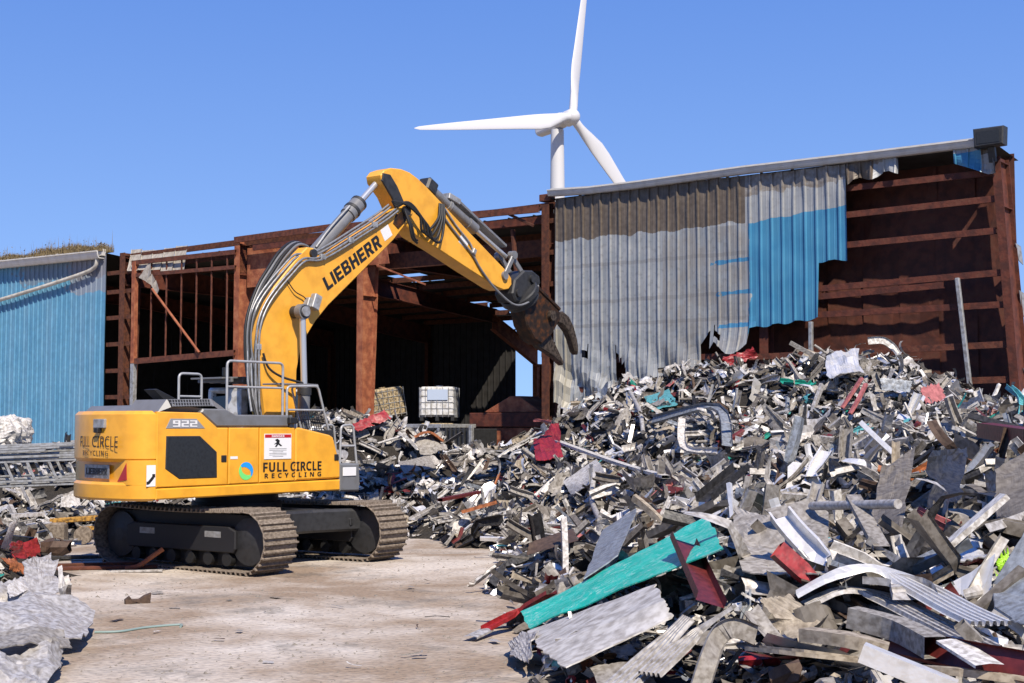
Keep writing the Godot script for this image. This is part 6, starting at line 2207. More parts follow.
	big_bar("wavy_profile", "wavy fluted silver profile, uppermost of the bent bundle", S.bright, [Vector3(2.308, 0.789, -11.400), Vector3(2.597, 0.946, -11.350), Vector3(2.895, 1.002, -11.350), Vector3(3.158, 0.897, -11.150), Vector3(3.295, 0.792, -10.400), Vector3(3.345, 0.760, -9.900)], [[0, -0.16], [0.035, -0.152], [0.035, -0.1307], [0, -0.1227], [0, -0.1067], [0.035, -0.0987], [0.035, -0.0773], [0, -0.0693], [0, -0.0533], [0.035, -0.0453], [0.035, -0.024], [0, -0.016], [0, 0], [0.035, 0.008], [0.035, 0.0293], [0, 0.0373], [0, 0.0533], [0.035, 0.0613], [0.035, 0.0827], [0, 0.0907], [0, 0.1067], [0.035, 0.1147], [0.035, 0.136], [0, 0.144], [0, 0.16]], Vector3.UP)
	big_bar("wavy_profile", "wavy fluted silver profile, lowest of the bent bundle", S.alu, [Vector3(2.350, 0.714, -11.300), Vector3(2.640, 0.833, -11.300), Vector3(2.917, 0.797, -11.200), Vector3(3.103, 0.705, -10.500), Vector3(3.206, 0.641, -9.600)], [[0, -0.13], [0.03, -0.1222], [0.03, -0.1014], [0, -0.0936], [0, -0.078], [0.03, -0.0702], [0.03, -0.0494], [0, -0.0416], [0, -0.026], [0.03, -0.0182], [0.03, 0.0026], [0, 0.0104], [0, 0.026], [0.03, 0.0338], [0.03, 0.0546], [0, 0.0624], [0, 0.078], [0.03, 0.0858], [0.03, 0.1066], [0, 0.1144], [0, 0.13]], Vector3.UP)
	big_bar("wavy_profile", "short wavy profile with box end beside folded tray", S.alu, [Vector3(2.868, 0.917, -11.250), Vector3(3.083, 0.908, -11.050), Vector3(3.094, 0.824, -10.850)], [[0.06, -0.17], [0, -0.17], [0, 0.17], [0.06, 0.17]], Vector3.UP)
	big_bar("open_box_tube", "square grey box tube with open end below the wavy profiles", S.dull, [Vector3(2.512, 0.749, -10.450), Vector3(2.783, 0.697, -10.150), Vector3(2.868, 0.655, -9.600)], [[-0.075, -0.075], [0.075, -0.075], [0.075, 0.075], [-0.075, 0.075], [-0.075, -0.075]], Vector3.UP)
	big_bar("beige_bar", "thick beige bar lying in front of the open box tube", S.beige, [Vector3(2.140, 0.646, -10.300), Vector3(2.388, 0.648, -10.000), Vector3(2.628, 0.594, -9.900)], [[-0.045, -0.08], [0.045, -0.08], [0.045, 0.08], [-0.045, 0.08], [-0.045, -0.08]], Vector3.UP)
	big_bar("maroon_bar", "long dark red strip at the bottom right corner", S.maroon, [Vector3(2.708, 0.596, -10.250), Vector3(2.989, 0.625, -9.450), Vector3(3.314, 0.610, -9.000)], [[0.05, -0.1], [0, -0.1], [0, 0.1], [0.05, 0.1]], Vector3(0, 0.3, 1))
	big_bar("white_strip", "short white strip crossing the dark red strip", S.white, [Vector3(2.939, 0.723, -9.500), Vector3(3.036, 0.641, -9.000)], [[0, -0.1], [0.01, 0], [0, 0.1], [-0.02, 0.1]], Vector3.UP)
	big_bar("thin_rod", "thin long rusty rod along the bottom edge", S.beige, [Vector3(2.587, 0.546, -9.450), Vector3(2.892, 0.572, -9.150), Vector3(3.313, 0.535, -9.000)], [[-0.025, -0.025], [0.025, -0.025], [0.025, 0.025], [-0.025, 0.025], [-0.025, -0.025]], Vector3.UP)
	big_bar("pale_bar", "pale bar with bolt holes at the bottom edge", S.beige, [Vector3(1.737, 0.539, -10.250), Vector3(1.982, 0.584, -9.750), Vector3(2.382, 0.544, -9.700)], [[0.03, -0.06], [0, -0.06], [0, 0.06], [0.03, 0.06]], Vector3.UP)
	big_bar("round_pipe", "grey round pipe lying behind the folded tray", S.alu, [Vector3(2.974, 1.368, -13.950), Vector3(3.415, 1.470, -12.450)], "pipe", Vector3.UP)
	big_bar("pale_leaning_bar", "pale bar leaning down from grey round pipe", S.dull, [Vector3(3.236, 1.487, -13.350), Vector3(3.175, 1.105, -12.100)], [[-0.025, -0.07], [0.025, -0.07], [0.025, 0.07], [-0.025, 0.07], [-0.025, -0.07]], Vector3.UP)
	big_bar("curved_white_strip", "curved white strip sticking up from the crest", S.white, [Vector3(7.592, 3.981, -29.800), Vector3(7.933, 3.981, -29.800), Vector3(8.158, 3.740, -29.700), Vector3(7.965, 3.309, -28.500)], [[0.04, -0.08], [0, -0.08], [0, 0.08], [0.04, 0.08]], Vector3(0.2, 0.1, 1))
	big_bar("beige_plank", "beige plank sticking up from the crest beside the thin grey post", S.beige, [Vector3(6.324, 3.251, -31.500), Vector3(6.691, 3.887, -31.600)], [[-0.025, -0.08], [0.025, -0.08], [0.025, 0.08], [-0.025, 0.08], [-0.025, -0.08]], Vector3.UP)
	big_bar("maroon_tube", "dark red tube pointing in from the right edge below the corner column", S.maroon, [Vector3(6.558, 2.108, -19.450), Vector3(5.970, 2.024, -16.050)], [[-0.1, -0.11], [0.1, -0.11], [0.1, 0.11], [-0.1, 0.11], [-0.1, -0.11]], Vector3.UP)
	big_bar("pink_rod", "pinkish bent rod on the crest left of the pink sheet", S.pink, [Vector3(6.524, 2.941, -25.800), Vector3(6.323, 2.642, -25.600), Vector3(6.148, 2.386, -25.500)], [[-0.025, -0.035], [0.025, -0.035], [0.025, 0.035], [-0.025, 0.035], [-0.025, -0.035]], Vector3.UP)
	big_bar("pink_rod", "straight pinkish rod on the crest crossing the bent one", S.pink, [Vector3(6.477, 3.055, -25.900), Vector3(6.063, 2.498, -25.750)], [[-0.025, -0.035], [0.025, -0.035], [0.025, 0.035], [-0.025, 0.035], [-0.025, -0.035]], Vector3.UP)
	big_bar("wire_loop", "bent thin grey tube on the slope left of the white casing", S.alu, [Vector3(2.747, 2.963, -32.600), Vector3(2.671, 2.462, -29.250), Vector3(2.633, 2.050, -28.200)], "pipe", Vector3.UP)
	big_bar("hanging_pipe", "grey bent pipe standing below the white casing", S.alu, [Vector3(1.386, 1.357, -23.750), Vector3(1.302, 0.964, -22.900), Vector3(1.297, 0.782, -20.750)], "pipe", Vector3.UP)
	big_bar("brown_beam", "rusty brown curved plate on the heap before the dumpster", S.orange, [Vector3(-2.278, 1.892, -32.950), Vector3(-1.976, 2.009, -33.000), Vector3(-1.674, 1.797, -33.100)], [[0.05, -0.15], [0, -0.15], [0, 0.15], [0.05, 0.15]], Vector3.UP)
	big_bar("white_fender", "white curved fender on the heap left of the grey lid", S.white, [Vector3(-2.634, 1.986, -33.000), Vector3(-2.391, 1.846, -32.900), Vector3(-2.146, 1.614, -32.750)], [[0.08, -0.14], [0, -0.14], [0, 0.14], [0.08, 0.14]], Vector3.UP)
	big_bar("slope_bar", "long grey bar lying on the slope before the open bay", S.alu, [Vector3(-1.928, 0.360, -27.150), Vector3(-0.882, 0.829, -29.550)], [[0.05, -0.07], [0, -0.07], [0, 0.07], [0.05, 0.07]], Vector3.UP)
	big_bar("slope_bar", "short orange-brown bar on the slope before the open bay", S.orange, [Vector3(-0.913, 0.601, -25.700), Vector3(-0.273, 0.785, -25.650)], [[-0.03, -0.06], [0.03, -0.06], [0.03, 0.06], [-0.03, 0.06], [-0.03, -0.06]], Vector3.UP)
	big_bar("slope_bar", "rusty red bar lying across slope before the open bay", S.maroon, [Vector3(-1.412, 0.721, -27.600), Vector3(-0.663, 0.805, -29.150)], [[-0.03, -0.06], [0.03, -0.06], [0.03, 0.06], [-0.03, 0.06], [-0.03, -0.06]], Vector3.UP)
	big_sheet("crumpled_sheet", "big crumpled silver sheet in the lower left corner, uppermost", S.alu, [[Vector3(-5.269, 0.380, -14.000), Vector3(-4.846, 0.299, -15.150)], [Vector3(-4.851, 0.348, -12.900), Vector3(-4.388, 0.198, -14.950)], [Vector3(-4.641, 0.295, -12.350), Vector3(-4.074, 0.145, -13.350)]], 0.070, 0.060, 65)
	big_sheet("crumpled_sheet", "big flattened grey sheet in the lower left corner, middle", S.dull, [[Vector3(-4.681, 0.350, -12.450), Vector3(-4.118, 0.296, -12.950)], [Vector3(-4.338, 0.294, -11.550), Vector3(-3.930, 0.144, -12.650)]], 0.060, 0.060, 66)
	big_sheet("crumpled_sheet", "big crumpled silver sheet in the lower left corner, lowest", S.alu, [[Vector3(-4.338, 0.294, -11.550), Vector3(-4.006, 0.195, -12.550)], [Vector3(-4.203, 0.194, -11.200), Vector3(-3.889, 0.097, -12.300)], [Vector3(-4.087, 0.095, -10.900), Vector3(-3.743, 0.053, -11.250)]], 0.080, 0.060, 67)
	big_sheet("grey_sheet", "torn grey sheet standing behind the lower left silver sheets", S.alu, [[Vector3(-5.452, 0.503, -14.750), Vector3(-5.362, 0.501, -15.450)], [Vector3(-5.429, 0.302, -14.700), Vector3(-5.016, 0.298, -14.650)]], 0.050, 0.060, 68)
	big_sheet("silver_sheet", "leaning crumpled silver sheet beside white post on left heap", S.alu, [[Vector3(-5.840, 0.503, -16.750), Vector3(-5.847, 0.520, -17.850)], [Vector3(-5.505, 0.307, -16.000), Vector3(-5.199, 0.256, -16.250)]], 0.060, 0.080, 69)
	big_sheet("white_box_side", "white dented box side on the left heap", S.white, [[Vector3(-5.282, 0.497, -14.800), Vector3(-5.399, 0.501, -15.650)], [Vector3(-5.151, 0.399, -14.500), Vector3(-5.178, 0.395, -15.050)]], 0.020, 0.040, 70)
	big_sheet("red_crumpled_sheet", "crumpled red sheet on the left heap", S.red, [[Vector3(-6.281, 0.676, -17.500), Vector3(-6.576, 0.602, -19.350)], [Vector3(-6.210, 0.508, -17.450), Vector3(-6.429, 0.411, -19.050)]], 0.060, 0.080, 71)
	big_sheet("orange_sheet", "crumpled orange-brown sheet below the red one on left heap", S.orange, [[Vector3(-6.243, 0.531, -17.200), Vector3(-6.130, 0.464, -17.650)], [Vector3(-6.191, 0.386, -17.200), Vector3(-6.050, 0.331, -17.500)]], 0.050, 0.080, 72)
	big_sheet("grey_visor", "long pale grey plate leaning on the left heap beside red sheet", S.alu, [[Vector3(-6.718, 0.854, -18.850), Vector3(-6.700, 0.891, -19.100)], [Vector3(-6.379, 0.642, -17.600), Vector3(-6.706, 0.513, -18.800)]], 0.010, 0.030, 73)
	big_sheet("white_bag", "white crumpled plate hanging below the stacked lattice girders", S.white, [[Vector3(-8.780, 0.787, -27.450), Vector3(-8.639, 0.839, -28.000)], [Vector3(-8.751, 0.585, -27.250), Vector3(-8.572, 0.573, -27.800)]], 0.050, 0.060, 74)
	big_sheet("turquoise_plate", "turquoise and white sheet under the excavator's counterweight", S.cyan, [[Vector3(-8.083, 0.624, -27.950), Vector3(-7.856, 0.670, -28.200)], [Vector3(-8.035, 0.423, -28.000), Vector3(-7.826, 0.467, -28.250)]], 0.020, 0.050, 75)
	big_bar("white_post", "white post with bolt holes standing at the left heap's edge", S.white, [Vector3(-4.841, 0.597, -15.150), Vector3(-4.773, 0.395, -15.050), Vector3(-5.074, 0.065, -16.050)], [[0.05, -0.08], [0, -0.08], [0, 0.08], [0.05, 0.08]], Vector3(1, 0, 0.4))
	big_bar("crushed_foot", "crushed white channel lying at foot of the white post", S.white, [Vector3(-5.320, 0.200, -15.600), Vector3(-5.115, 0.150, -15.650), Vector3(-5.047, 0.060, -16.000)], [[0.08, -0.1], [0, -0.1], [0, 0.1], [0.08, 0.1]], Vector3.UP)
	big_bar("white_bar", "thin white bar on the left heap below lattice girders", S.white, [Vector3(-6.783, 0.954, -18.950), Vector3(-6.576, 0.935, -19.700)], [[-0.025, -0.05], [0.025, -0.05], [0.025, 0.05], [-0.025, 0.05], [-0.025, -0.05]], Vector3.UP)

const CLEAR := [[0.20, 14.02, 0.80], [0.24, 13.13, 0.80], [0.49, 14.08, 0.80], [0.49, 12.93, 0.80], [0.79, 14.14, 0.80], [0.74, 12.73, 0.80], [1.08, 14.20, 0.80], [0.99, 12.52, 0.80], [1.37, 14.26, 0.80], [1.23, 12.32, 0.80], [1.67, 14.32, 0.80], [1.48, 12.12, 0.80], [1.96, 14.38, 0.80], [1.73, 11.92, 0.80], [0.20, 13.08, 0.80], [0.28, 11.47, 0.80], [0.45, 10.56, 0.80], [0.36, 12.87, 0.80], [0.43, 11.40, 0.80], [0.58, 10.60, 0.80], [0.52, 12.66, 0.80], [0.58, 11.32, 0.80], [0.71, 10.64, 0.80], [0.68, 12.45, 0.80], [0.72, 11.25, 0.80], [0.83, 10.67, 0.80], [0.84, 12.24, 0.80], [0.87, 11.18, 0.80], [0.96, 10.71, 0.80], [1.00, 12.03, 0.80], [1.02, 11.10, 0.80], [1.09, 10.75, 0.80], [1.17, 11.82, 0.80], [1.17, 11.02, 0.80], [1.22, 10.79, 0.80], [0.11, 12.67, 0.55], [1.12, 15.74, 0.55], [0.51, 18.07, 0.55], [2.48, 13.30, 0.55], [2.81, 13.50, 0.55], [4.79, 13.26, 0.55], [3.93, 10.72, 0.55], [4.66, 14.99, 0.55], [3.95, 14.49, 0.55], [1.28, 24.80, 0.55], [3.29, 30.86, 0.55], [5.38, 32.85, 0.38], [0.81, 30.77, 0.55], [3.98, 11.31, 0.06], [3.96, 11.19, 0.08], [3.83, 11.82, 0.44], [2.98, 12.62, 0.39], [3.04, 10.75, 0.40], [2.15, 11.08, 0.30], [0.84, 10.68, 0.30], [6.62, 27.70, 0.55], [7.79, 25.78, 0.34], [7.10, 25.73, 0.27], [-3.32, 32.88, 0.47], [-1.91, 32.85, 0.46], [-2.15, 31.78, 0.55], [0.08, 14.62, 0.24], [-0.34, 14.35, 0.13], [1.58, 12.13, 0.30], [1.62, 26.43, 0.30], [3.37, 25.53, 0.30], [3.26, 24.92, 0.30], [2.47, 16.32, 0.28], [1.94, 15.47, 0.30], [3.82, 11.55, 0.16], [1.08, 10.63, 0.24], [1.36, 10.55, 0.24], [1.57, 10.40, 0.20], [2.54, 9.00, 0.17], [2.93, 10.82, 0.30], [2.84, 10.68, 0.30], [3.02, 10.95, 0.14], [2.72, 9.97, 0.28], [2.39, 9.97, 0.19], [3.00, 9.47, 0.30], [2.99, 9.15, 0.15], [2.93, 9.10, 0.26], [2.03, 9.80, 0.25], [3.19, 13.10, 0.30], [3.21, 12.62, 0.30], [7.91, 29.35, 0.30], [6.51, 31.45, 0.11], [6.26, 17.65, 0.30], [6.33, 25.53, 0.14], [6.27, 25.72, 0.13], [2.68, 29.92, 0.30], [1.33, 22.37, 0.30], [-1.98, 32.92, 0.19], [-2.39, 32.78, 0.16], [-1.41, 28.25, 0.30], [-0.59, 25.57, 0.19], [-1.04, 28.27, 0.30], [-4.68, 13.63, 0.55], [-4.27, 12.25, 0.55], [-4.04, 11.47, 0.55], [-5.31, 14.74, 0.41], [-5.60, 16.56, 0.55], [-5.25, 14.85, 0.53], [-6.37, 18.19, 0.55], [-6.15, 17.24, 0.22], [-6.63, 18.44, 0.55], [-8.69, 27.48, 0.35], [-8.07, 27.66, 0.80], [-8.02, 27.71, 0.80], [-8.04, 27.70, 0.80], [-7.99, 27.75, 0.80], [-8.00, 27.74, 0.80], [-7.96, 27.79, 0.80], [-7.97, 27.77, 0.80], [-7.93, 27.82, 0.80], [-7.94, 27.81, 0.80], [-7.90, 27.86, 0.80], [-7.90, 27.85, 0.80], [-7.87, 27.90, 0.80], [-7.87, 27.89, 0.80], [-7.84, 27.94, 0.80], [-4.90, 15.32, 0.30], [-5.16, 15.65, 0.15], [-6.68, 19.22, 0.23]]

func wpos(x: float, y: float, z: float) -> Vector3:
	return Vector3(11.1, 0, -31.8) + Basis(Vector3.UP, deg_to_rad(-37.45)) * Vector3(x, y, z)

func make_tote(label: String, bottle: Material, sign_on: bool) -> Node3D:
	var t := thing("ibc_tote", label, "tote", Vector3.ZERO, 0.0, "caged plastic totes in the open bay")
	var mb := MB.new()
	mb.box(Vector3(0, 0.62, 0), Vector3(1.12, 0.96, 0.96), Basis(), 0.06)
	mb.rod(Vector3(0, 1.05, 0), Vector3(0, 1.14, 0), 0.11, 14)
	part("bottle", mb, bottle, t)
	for s in 5:
		mb = MB.new()
		var y := 0.2 + s * 0.2
		for q in [[Vector3(-0.57, y, 0.49), Vector3(0.57, y, 0.49)], [Vector3(-0.57, y, -0.49), Vector3(0.57, y, -0.49)], [Vector3(-0.57, y, -0.49), Vector3(-0.57, y, 0.49)], [Vector3(0.57, y, -0.49), Vector3(0.57, y, 0.49)]]:
			mb.rod(q[0], q[1], 0.009, 6)
		part("cage_hoop", mb, M.galv, t)
	for k in 7:
		for s in [-1.0, 1.0]:
			mb = MB.new()
			mb.rod(Vector3(-0.56 + k * 0.187, 0.12, s * 0.505), Vector3(-0.56 + k * 0.187, 1.08, s * 0.505), 0.009, 6)
			part("cage_bar", mb, M.galv, t)
	for k in 6:
		for s in [-1.0, 1.0]:
			mb = MB.new()
			mb.rod(Vector3(s * 0.585, 0.12, -0.42 + k * 0.168), Vector3(s * 0.585, 1.08, -0.42 + k * 0.168), 0.011, 6)
			part("cage_bar", mb, M.galv, t)
	for k in 3:
		mb = MB.new()
		mb.box(Vector3(-0.5 + k * 0.5, 0.06, 0), Vector3(0.12, 0.12, 0.98))
		part("pallet_block", mb, M.rubber, t)
	if sign_on:
		mb = MB.new()
		mb.box(Vector3(0.02, 0.84, 0.512), Vector3(0.66, 0.34, 0.012), Basis(), 0.003)
		part("label_plate", mb, M.label_blue, t)
	return t

func build_yard() -> void:
	var turn := deg_to_rad(-37.45)
	M.label_blue = mat(lin(0.50, 0.58, 0.70), 0.3, 0.1)
	# ---- totes stacked behind the heap, in the open bay
	var a := make_tote("white caged plastic tote with pale blue label plate, topmost of its stack", M.white_paint, true)
	a.position = wpos(-18.85, 2.34, -2.5)
	a.rotation.y = deg_to_rad(-6.0)
	var b := make_tote("cream caged plastic tote tilted to one side beside the rusty column", M.plastic_cream, false)
	b.position = wpos(-21.15, 2.34, -2.5)
	b.rotation = Vector3(0.0, deg_to_rad(24.0), deg_to_rad(9.0))
	var low := []
	for s in [[-18.85, 0], [-18.85, 1], [-21.15, 0], [-21.15, 1]]:
		var c := b.duplicate()
		c.name = numbered("ibc_tote")
		add_child(c)
		c.position = wpos(s[0], 1.17 * s[1], -2.5)
		c.rotation = Vector3(0, deg_to_rad(-6.0 if s[0] > -20.0 else 20.0), 0)
		c.set_meta("label", ("cream caged tote under the white labelled tote" if s[0] > -20.0 else "cream caged tote under the tilted tote") + (", bottom of the stack" if s[1] == 0 else ", middle of the stack"))
	# ---- dumpster and ribbed bin before the opening
	var d := thing("dumpster", "light grey steel dumpster with upright ribs behind the heap", "dumpster", wpos(-18.0, 0, -0.75), turn)
	var mb := MB.new()
	mb.box(Vector3(0, 1.1, 0), Vector3(2.7, 2.1, 1.5), Basis(), 0.02)
	part("body", mb, M.dumpster, d)
	mb = MB.new()
	for z in [-0.78, 0.78]:
		mb.bar(Vector3(-1.42, 2.18, z), Vector3(1.42, 2.18, z), 0.1, 0.12)
	for x in [-1.38, 1.38]:
		mb.bar(Vector3(x, 2.181, -0.73), Vector3(x, 2.181, 0.73), 0.1, 0.118)
	part("top_rail", mb, M.galv, d)
	for k in 5:
		mb = MB.new()
		mb.box(Vector3(-1.3 + k * 0.65, 1.1, 0.8), Vector3(0.1, 2.05, 0.1))
		part("rib", mb, M.dumpster, d)
	d = thing("ribbed_bin", "dark ribbed metal bin at the end of the light grey dumpster", "bin", wpos(-16.05, 0, -0.7), turn)
	mb = MB.new()
	mb.box(Vector3(0, 1.05, 0), Vector3(0.95, 2.1, 1.3), Basis(), 0.02)
	part("body", mb, M.dark_grey, d)
	for k in 6:
		mb = MB.new()
		mb.box(Vector3(-0.42 + k * 0.17, 1.06, 0.68), Vector3(0.07, 2.12, 0.06))
		part("rib", mb, M.dark_grey, d)
	mb = MB.new()
	mb.box(Vector3(0.53, 1.1, 0.66), Vector3(0.12, 2.2, 0.12))
	part("corner_post", mb, M.galv, d)
	# ---- rusty hopper further in
	d = thing("rusty_hopper", "wide rusty steel hopper with sloping top inside the open bay", "hopper", wpos(-15.85, 0, -2.7), turn)
	mb = MB.new()
	mb.box(Vector3(0, 1.08, 0), Vector3(2.9, 2.1, 1.2), Basis(), 0.02)
	part("lower_plate", mb, M.rust_bright, d)
	mb = MB.new()
	mb.box(Vector3(0.1, 2.37, 0.05), Vector3(2.95, 0.44, 1.24), Basis(), 0.02)
	part("band", mb, M.rust_red, d)
	mb = MB.new()
	mb.prism(poly([[-0.95, 2.6], [1.3, 2.6], [0.45, 3.1], [0.1, 3.1]]), -0.5, 0.5, 0.02)
	part("sloping_top", mb, M.rust_bright, d)
	# ---- stacked lattice girders on the left
	var l0 := Vector3(-13.4, 0.0, -27.6)
	var l1 := Vector3(-8.55, 0.0, -27.9)
	var names := ["galvanised lattice girder standing on the left heap, nearest of the stack", "galvanised lattice girder standing on the left heap, second from the front", "galvanised lattice girder standing on the left heap, third from the front"]
	for f in 3:
		var off := Vector3(0.05 * f, 0.10 + 0.05 * f, -0.28 * f)
		var t := thing("lattice_girder", names[f], "girder", l0 + off + Vector3(0, 0.75, 0), 0.0, "lattice girders stacked by the blue wall")
		var e := l1 - l0 + Vector3(0, 0.18, 0)
		for c in 2:
			mb = MB.new()
			for k in 2:
				mb.bar(Vector3(0, c * 0.48 + k * 0.09, k * 0.05), e + Vector3(0, c * 0.48 + k * 0.09, k * 0.05), 0.05, 0.045)
			part("chord", mb, M.galv, t)
		for k in 11:
			mb = MB.new()
			var p := e * ((k + 0.4) / 11.5)
			mb.bar(p + Vector3(0, 0.10, 0.02), p + e.normalized() * 0.12 * (1.0 if k % 2 == 0 else 1.0) + Vector3(-0.3, 0.47, 0.02), 0.035, 0.05)
			part("strut", mb, M.galv, t)
	for k in 7:
		mb = MB.new()
		var p := l0 + Vector3(-0.2 + 0.13 * k, 1.50 + 0.035 * (k % 3) + 0.02 * k, 0.05 - 0.13 * k)
		mb.bar(p, p + (l1 - l0) + Vector3(-0.5 + 0.1 * k, 0.19, 0.0), 0.07, 0.04)
		single("flat_bar", mb, M.galv, "long galvanised flat bar on top of the lattice girders, number %s from the front" % ["one", "two", "three", "four", "five", "six", "seven"][k], "bar", "flat bars on top of the lattice girders")
	# ---- bales by the blue wall
	for q in [[Vector3(-13.4, 0.0, -36.5), Vector3(3.4, 1.5, 1.5), M.S.blue, "pale blue pressed scrap bale lying under the white bale by blue wall", 61], [Vector3(-14.0, 1.44, -36.5), Vector3(2.6, 0.95, 1.4), M.S.white, "lumpy white pressed scrap bale on top of the pale blue bale", 62]]:
		bale(q[0], q[1], q[2], q[3], q[4])
	# ---- yellow drawbar frame behind the machine
	var y := thing("yellow_drawbar", "low yellow trailer drawbar with small wheel behind the tracks", "trailer", Vector3(-8.15, 0, -25.9))
	mb = MB.new()
	mb.bar(Vector3(-0.35, 0.42, 0), Vector3(1.2, 0.52, -0.2), 0.09, 0.1)
	mb.bar(Vector3(0.2, 0.28, 0.02), Vector3(1.2, 0.34, -0.2), 0.09, 0.08)
	mb.bar(Vector3(0.62, 0.12, -0.05), Vector3(0.62, 0.5, -0.05), 0.08, 0.08, Vector3(1, 0, 0))
	part("beam", mb, M.dirty_yellow, y)
	mb = MB.new()
	mb.box(Vector3(-0.28, 0.22, 0.05), Vector3(0.5, 0.36, 0.3), Basis(), 0.03)
	part("hitch_block", mb, M.mud_steel, y)
	mb = MB.new()
	mb.rod(Vector3(0.3, 0.17, 0.0), Vector3(0.3, 0.17, 0.16), 0.16, 16)
	part("wheel", mb, M.mud_steel, y)
	# ---- far bush beyond the corner of the building
	var r := RandomNumberGenerator.new()
	r.seed = 33
	for i in 2:
		var bt := thing("bare_bush", ["leafless grey bush beyond the warehouse's right corner", "leafless grey bush standing farther back at the right edge"][i], "bush", Vector3(22.5 + i * 3.0, -0.06, -60.0 - i * 5.0), 0.0, "bushes beyond the warehouse")
		mb = MB.new()
		for k in 5:
			mb.tube(pts3([[0, 0, 0], [r.randf_range(-0.5, 0.5), 1.2, r.randf_range(-0.5, 0.5)]]), PackedFloat32Array([0.07, 0.04]), 5)
		part("trunk", mb, M.twig, bt)
		mb = MB.new()
		for k in 260:
			var p := Vector3(r.randf_range(-1.4, 1.4), 0, r.randf_range(-1.4, 1.4))
			p.y = 0.8 + r.randf() * (2.2 - p.length() * 0.6)
			var q := p + Vector3(p.x * 0.4 + r.randf_range(-0.2, 0.2), r.randf_range(0.2, 0.7), p.z * 0.4)
			mb.tube(PackedVector3Array([p, q]), PackedFloat32Array([0.02, 0.006]), 3, false)
		part("crown", mb, M.twig, bt)

func bale(at: Vector3, size: Vector3, m: Material, label: String, seed_: int) -> void:
	var r := RandomNumberGenerator.new()
	r.seed = seed_
	var nz := FastNoiseLite.new()
	nz.seed = seed_
	nz.frequency = 2.2
	nz.fractal_octaves = 3
	var mb := MB.new()
	var n := 14
	for ax in 3:
		for sg in [-1.0, 1.0]:
			var g := []
			for i in n + 1:
				var line := []
				for j in n + 1:
					var q := Vector3.ZERO
					q[ax] = sg
					q[(ax + 1) % 3] = 2.0 * i / n - 1.0
					q[(ax + 2) % 3] = 2.0 * j / n - 1.0
					var round_ := q.normalized() * 1.25
					q = q.lerp(round_, 0.35)
					var p := q * size * 0.5
					var d := nz.get_noise_3d(p.x + 5.0, p.y, p.z) * 0.34 + 0.05 * sin(p.x * 23.0 + p.y * 17.0 + p.z * 29.0)
					p += q.normalized() * d * 0.55
					line.append(at + p + Vector3(0, size.y * 0.5, 0))
				g.append(line)
			for i in n:
				for j in n:
					mb.quad(g[i][j], g[i + 1][j], g[i + 1][j + 1], g[i][j + 1], g[i][j] - at - Vector3(0, size.y * 0.5, 0))
	for i in mb.v.size():
		mb.v[i].y = maxf(mb.v[i].y, at.y + 0.005)
	single("scrap_bale", mb, m, label, "bale", "pressed bales by the blue wall")

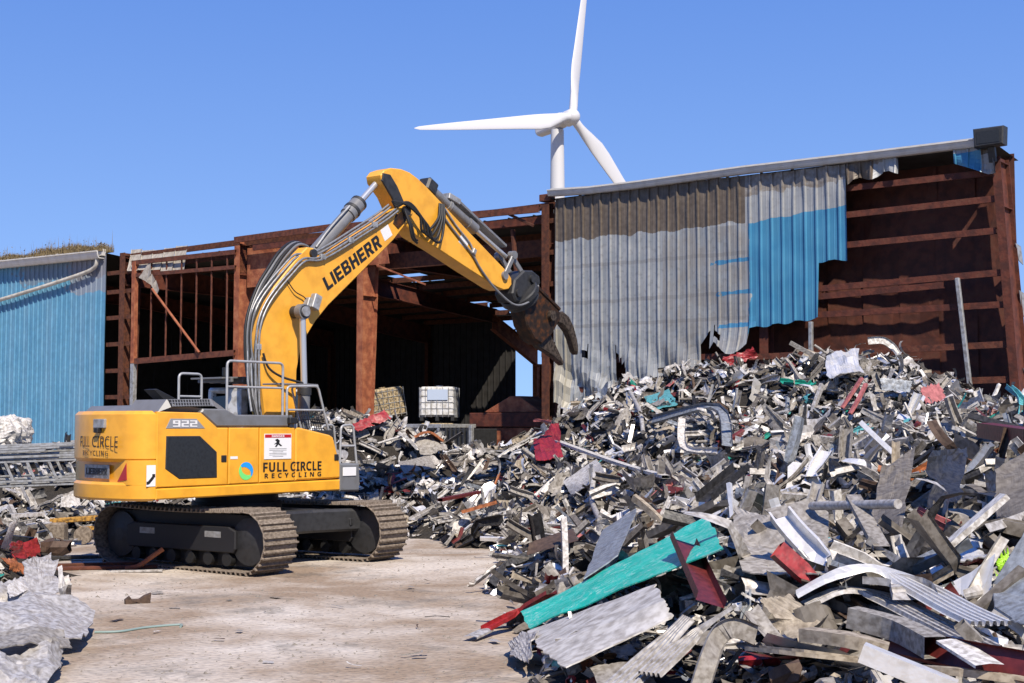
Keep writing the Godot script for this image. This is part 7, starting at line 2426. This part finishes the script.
func build_small_things() -> void:
	var r := RandomNumberGenerator.new()
	r.seed = 717
	var mb: MB
	var S: Dictionary = M.S
	# rusty bars on the ground behind the track
	mb = MB.new()
	mb.bar(Vector3(-7.0, 0.05, -20.9), Vector3(-5.35, 0.05, -21.3), 0.12, 0.05)
	single("rusty_flat_bar", mb, M.rust, "rusty flat bar on the ground beside the near track, front one", "bar", "rusty bars on the ground")
	mb = MB.new()
	mb.bar(Vector3(-6.9, 0.06, -21.25), Vector3(-5.7, 0.06, -21.55), 0.1, 0.07)
	single("rusty_flat_bar", mb, M.rust_brown, "rusty flat bar on the ground beside the near track, rear one", "bar", "rusty bars on the ground")
	mb = MB.new()
	mb.tube(spline([[-5.75, 0.05, -21.0], [-5.55, 0.09, -21.0], [-5.4, 0.2, -21.05], [-5.22, 0.33, -21.1]], 5), 0.035, 8)
	single("bent_rusty_rod", mb, M.rust_bright, "bent rusty rod rising from the ground beside the near track", "rod")
	mb = MB.new()
	mb.bar(Vector3(-5.9, 0.03, -20.75), Vector3(-5.15, 0.04, -20.8), 0.09, 0.03)
	single("pale_flat_bar", mb, S.alu, "pale metal flat bar on the ground beside the bent rusty rod", "bar")
	mb = MB.new()
	mb.bar(Vector3(-7.6, 0.06, -22.6), Vector3(-6.2, 0.06, -22.9), 0.16, 0.06)
	single("dark_flat_bar", mb, S.dark, "dark flat bar lying in the shade behind the near track", "bar")
	# rust-brown hook and grey scraps on the open concrete
	mb = MB.new()
	mb.prism(poly([[-0.16, 0.0], [0.0, 0.05], [0.06, 0.02], [0.2, 0.0], [0.22, 0.2], [0.12, 0.16], [0.04, 0.1], [-0.06, 0.1], [-0.1, 0.16], [-0.17, 0.1]]), -0.05, 0.05, 0.01, Transform3D(Basis(Vector3.UP, 0.4), Vector3(-4.55, 0.0, -17.1)) * Transform3D(Basis.from_scale(Vector3(0.8, 0.7, 1.0)), Vector3.ZERO))
	single("rusty_bracket", mb, S.brown, "broken rusty bracket lying on the open concrete", "bracket")
	var lump: ArrayMesh = KINDS.lump[2].duplicate()
	lump.surface_set_material(0, S.brown)
	var lo := MeshInstance3D.new()
	lo.mesh = lump
	lo.name = numbered("rusty_lump")
	lo.transform = Transform3D(Basis.from_scale(Vector3.ONE * 0.95), Vector3(-6.25, 0.52, -19.3))
	add_child(lo)
	tag(lo, "rusty brown crushed lump on top of the white post", "scrap metal")
	mb = MB.new()
	mb.tube(spline([[-4.35, 0.015, -14.75], [-4.1, 0.015, -14.8], [-3.9, 0.015, -15.1], [-3.6, 0.015, -15.3], [-3.55, 0.015, -15.15]], 6), 0.014, 7)
	single("pale_hose", mb, M.hose, "thin pale green hose lying on the open concrete", "hose")
	# flat bits of scrap strewn over the yard
	var spots := []
	for i in 46:
		var d: float = r.randf_range(12.5, 25.5)
		var x: float = r.randf_range(-0.30, 0.0) * d
		if under_machine(x, d + 0.4) or heap_h(x, d) > 0.02:
			continue
		spots.append(Vector2(x, d))
	var where := ["before the excavator's tracks", "on the open concrete in the middle of the yard", "near the foot of the big heap"]
	for i in spots.size():
		var kinds := ["sheet", "strip", "panel", "angle"]
		var kind: String = kinds[r.randi_range(0, 3)]
		var arr: Array = KINDS[kind]
		var col: String = ["alu", "dull", "dirty", "brown", "dark", "white"][r.randi_range(0, 5)]
		var am: ArrayMesh = arr[r.randi_range(0, arr.size() - 1)].duplicate()
		am.surface_set_material(0, S[col])
		var o := MeshInstance3D.new()
		o.mesh = am
		o.name = numbered("stray_scrap")
		var sc := r.randf_range(0.10, 0.26)
		o.transform = Transform3D(Basis(Vector3.UP, r.randf_range(0, TAU)).scaled_local(Vector3(sc, sc * 0.35, sc)), Vector3(spots[i].x, 0.025, -spots[i].y))
		add_child(o)
		var wi := 2 if spots[i].x > -0.08 * spots[i].y else (0 if spots[i].y > 17.5 else 1)
		tag(o, "small %s %s lying %s" % [NICE[col], {"sheet": "crumpled piece", "strip": "curled strip", "panel": "flat piece", "angle": "angle piece"}[kind], where[wi]], "scrap metal", "stray scraps on the concrete")
	# grit
	var st := MB.new()
	for i in 3000:
		var d: float = 10.5 + 16.0 * pow(r.randf(), 1.3)
		var x: float = r.randf_range(-0.42, 0.06) * d
		var s := r.randf_range(0.004, 0.014) * (1.0 + 1.5 * pow(r.randf(), 6.0))
		var p := Vector3(x, ground_height(x, -d), -d)
		var t := p + Vector3(r.randf_range(-0.3, 0.3) * s, s * r.randf_range(0.5, 1.0), 0)
		var q := []
		for k in 4:
			var an := TAU * k / 4.0 + r.randf_range(-0.4, 0.4)
			q.append(p + Vector3(cos(an), 0, sin(an)) * s)
		for k in 4:
			st.tri(q[k], q[(k + 1) % 4], t, Vector3(q[k].x + q[(k + 1) % 4].x - 2.0 * p.x, s, q[k].z + q[(k + 1) % 4].z - 2.0 * p.z))
	var go := MeshInstance3D.new()
	go.mesh = st.mesh(mat(Color(0.5, 0.47, 0.43), 0.9))
	go.name = "gravel"
	go.set_meta("kind", "stuff")
	add_child(go)
	tag(go, "loose grit scattered over the concrete yard", "gravel")
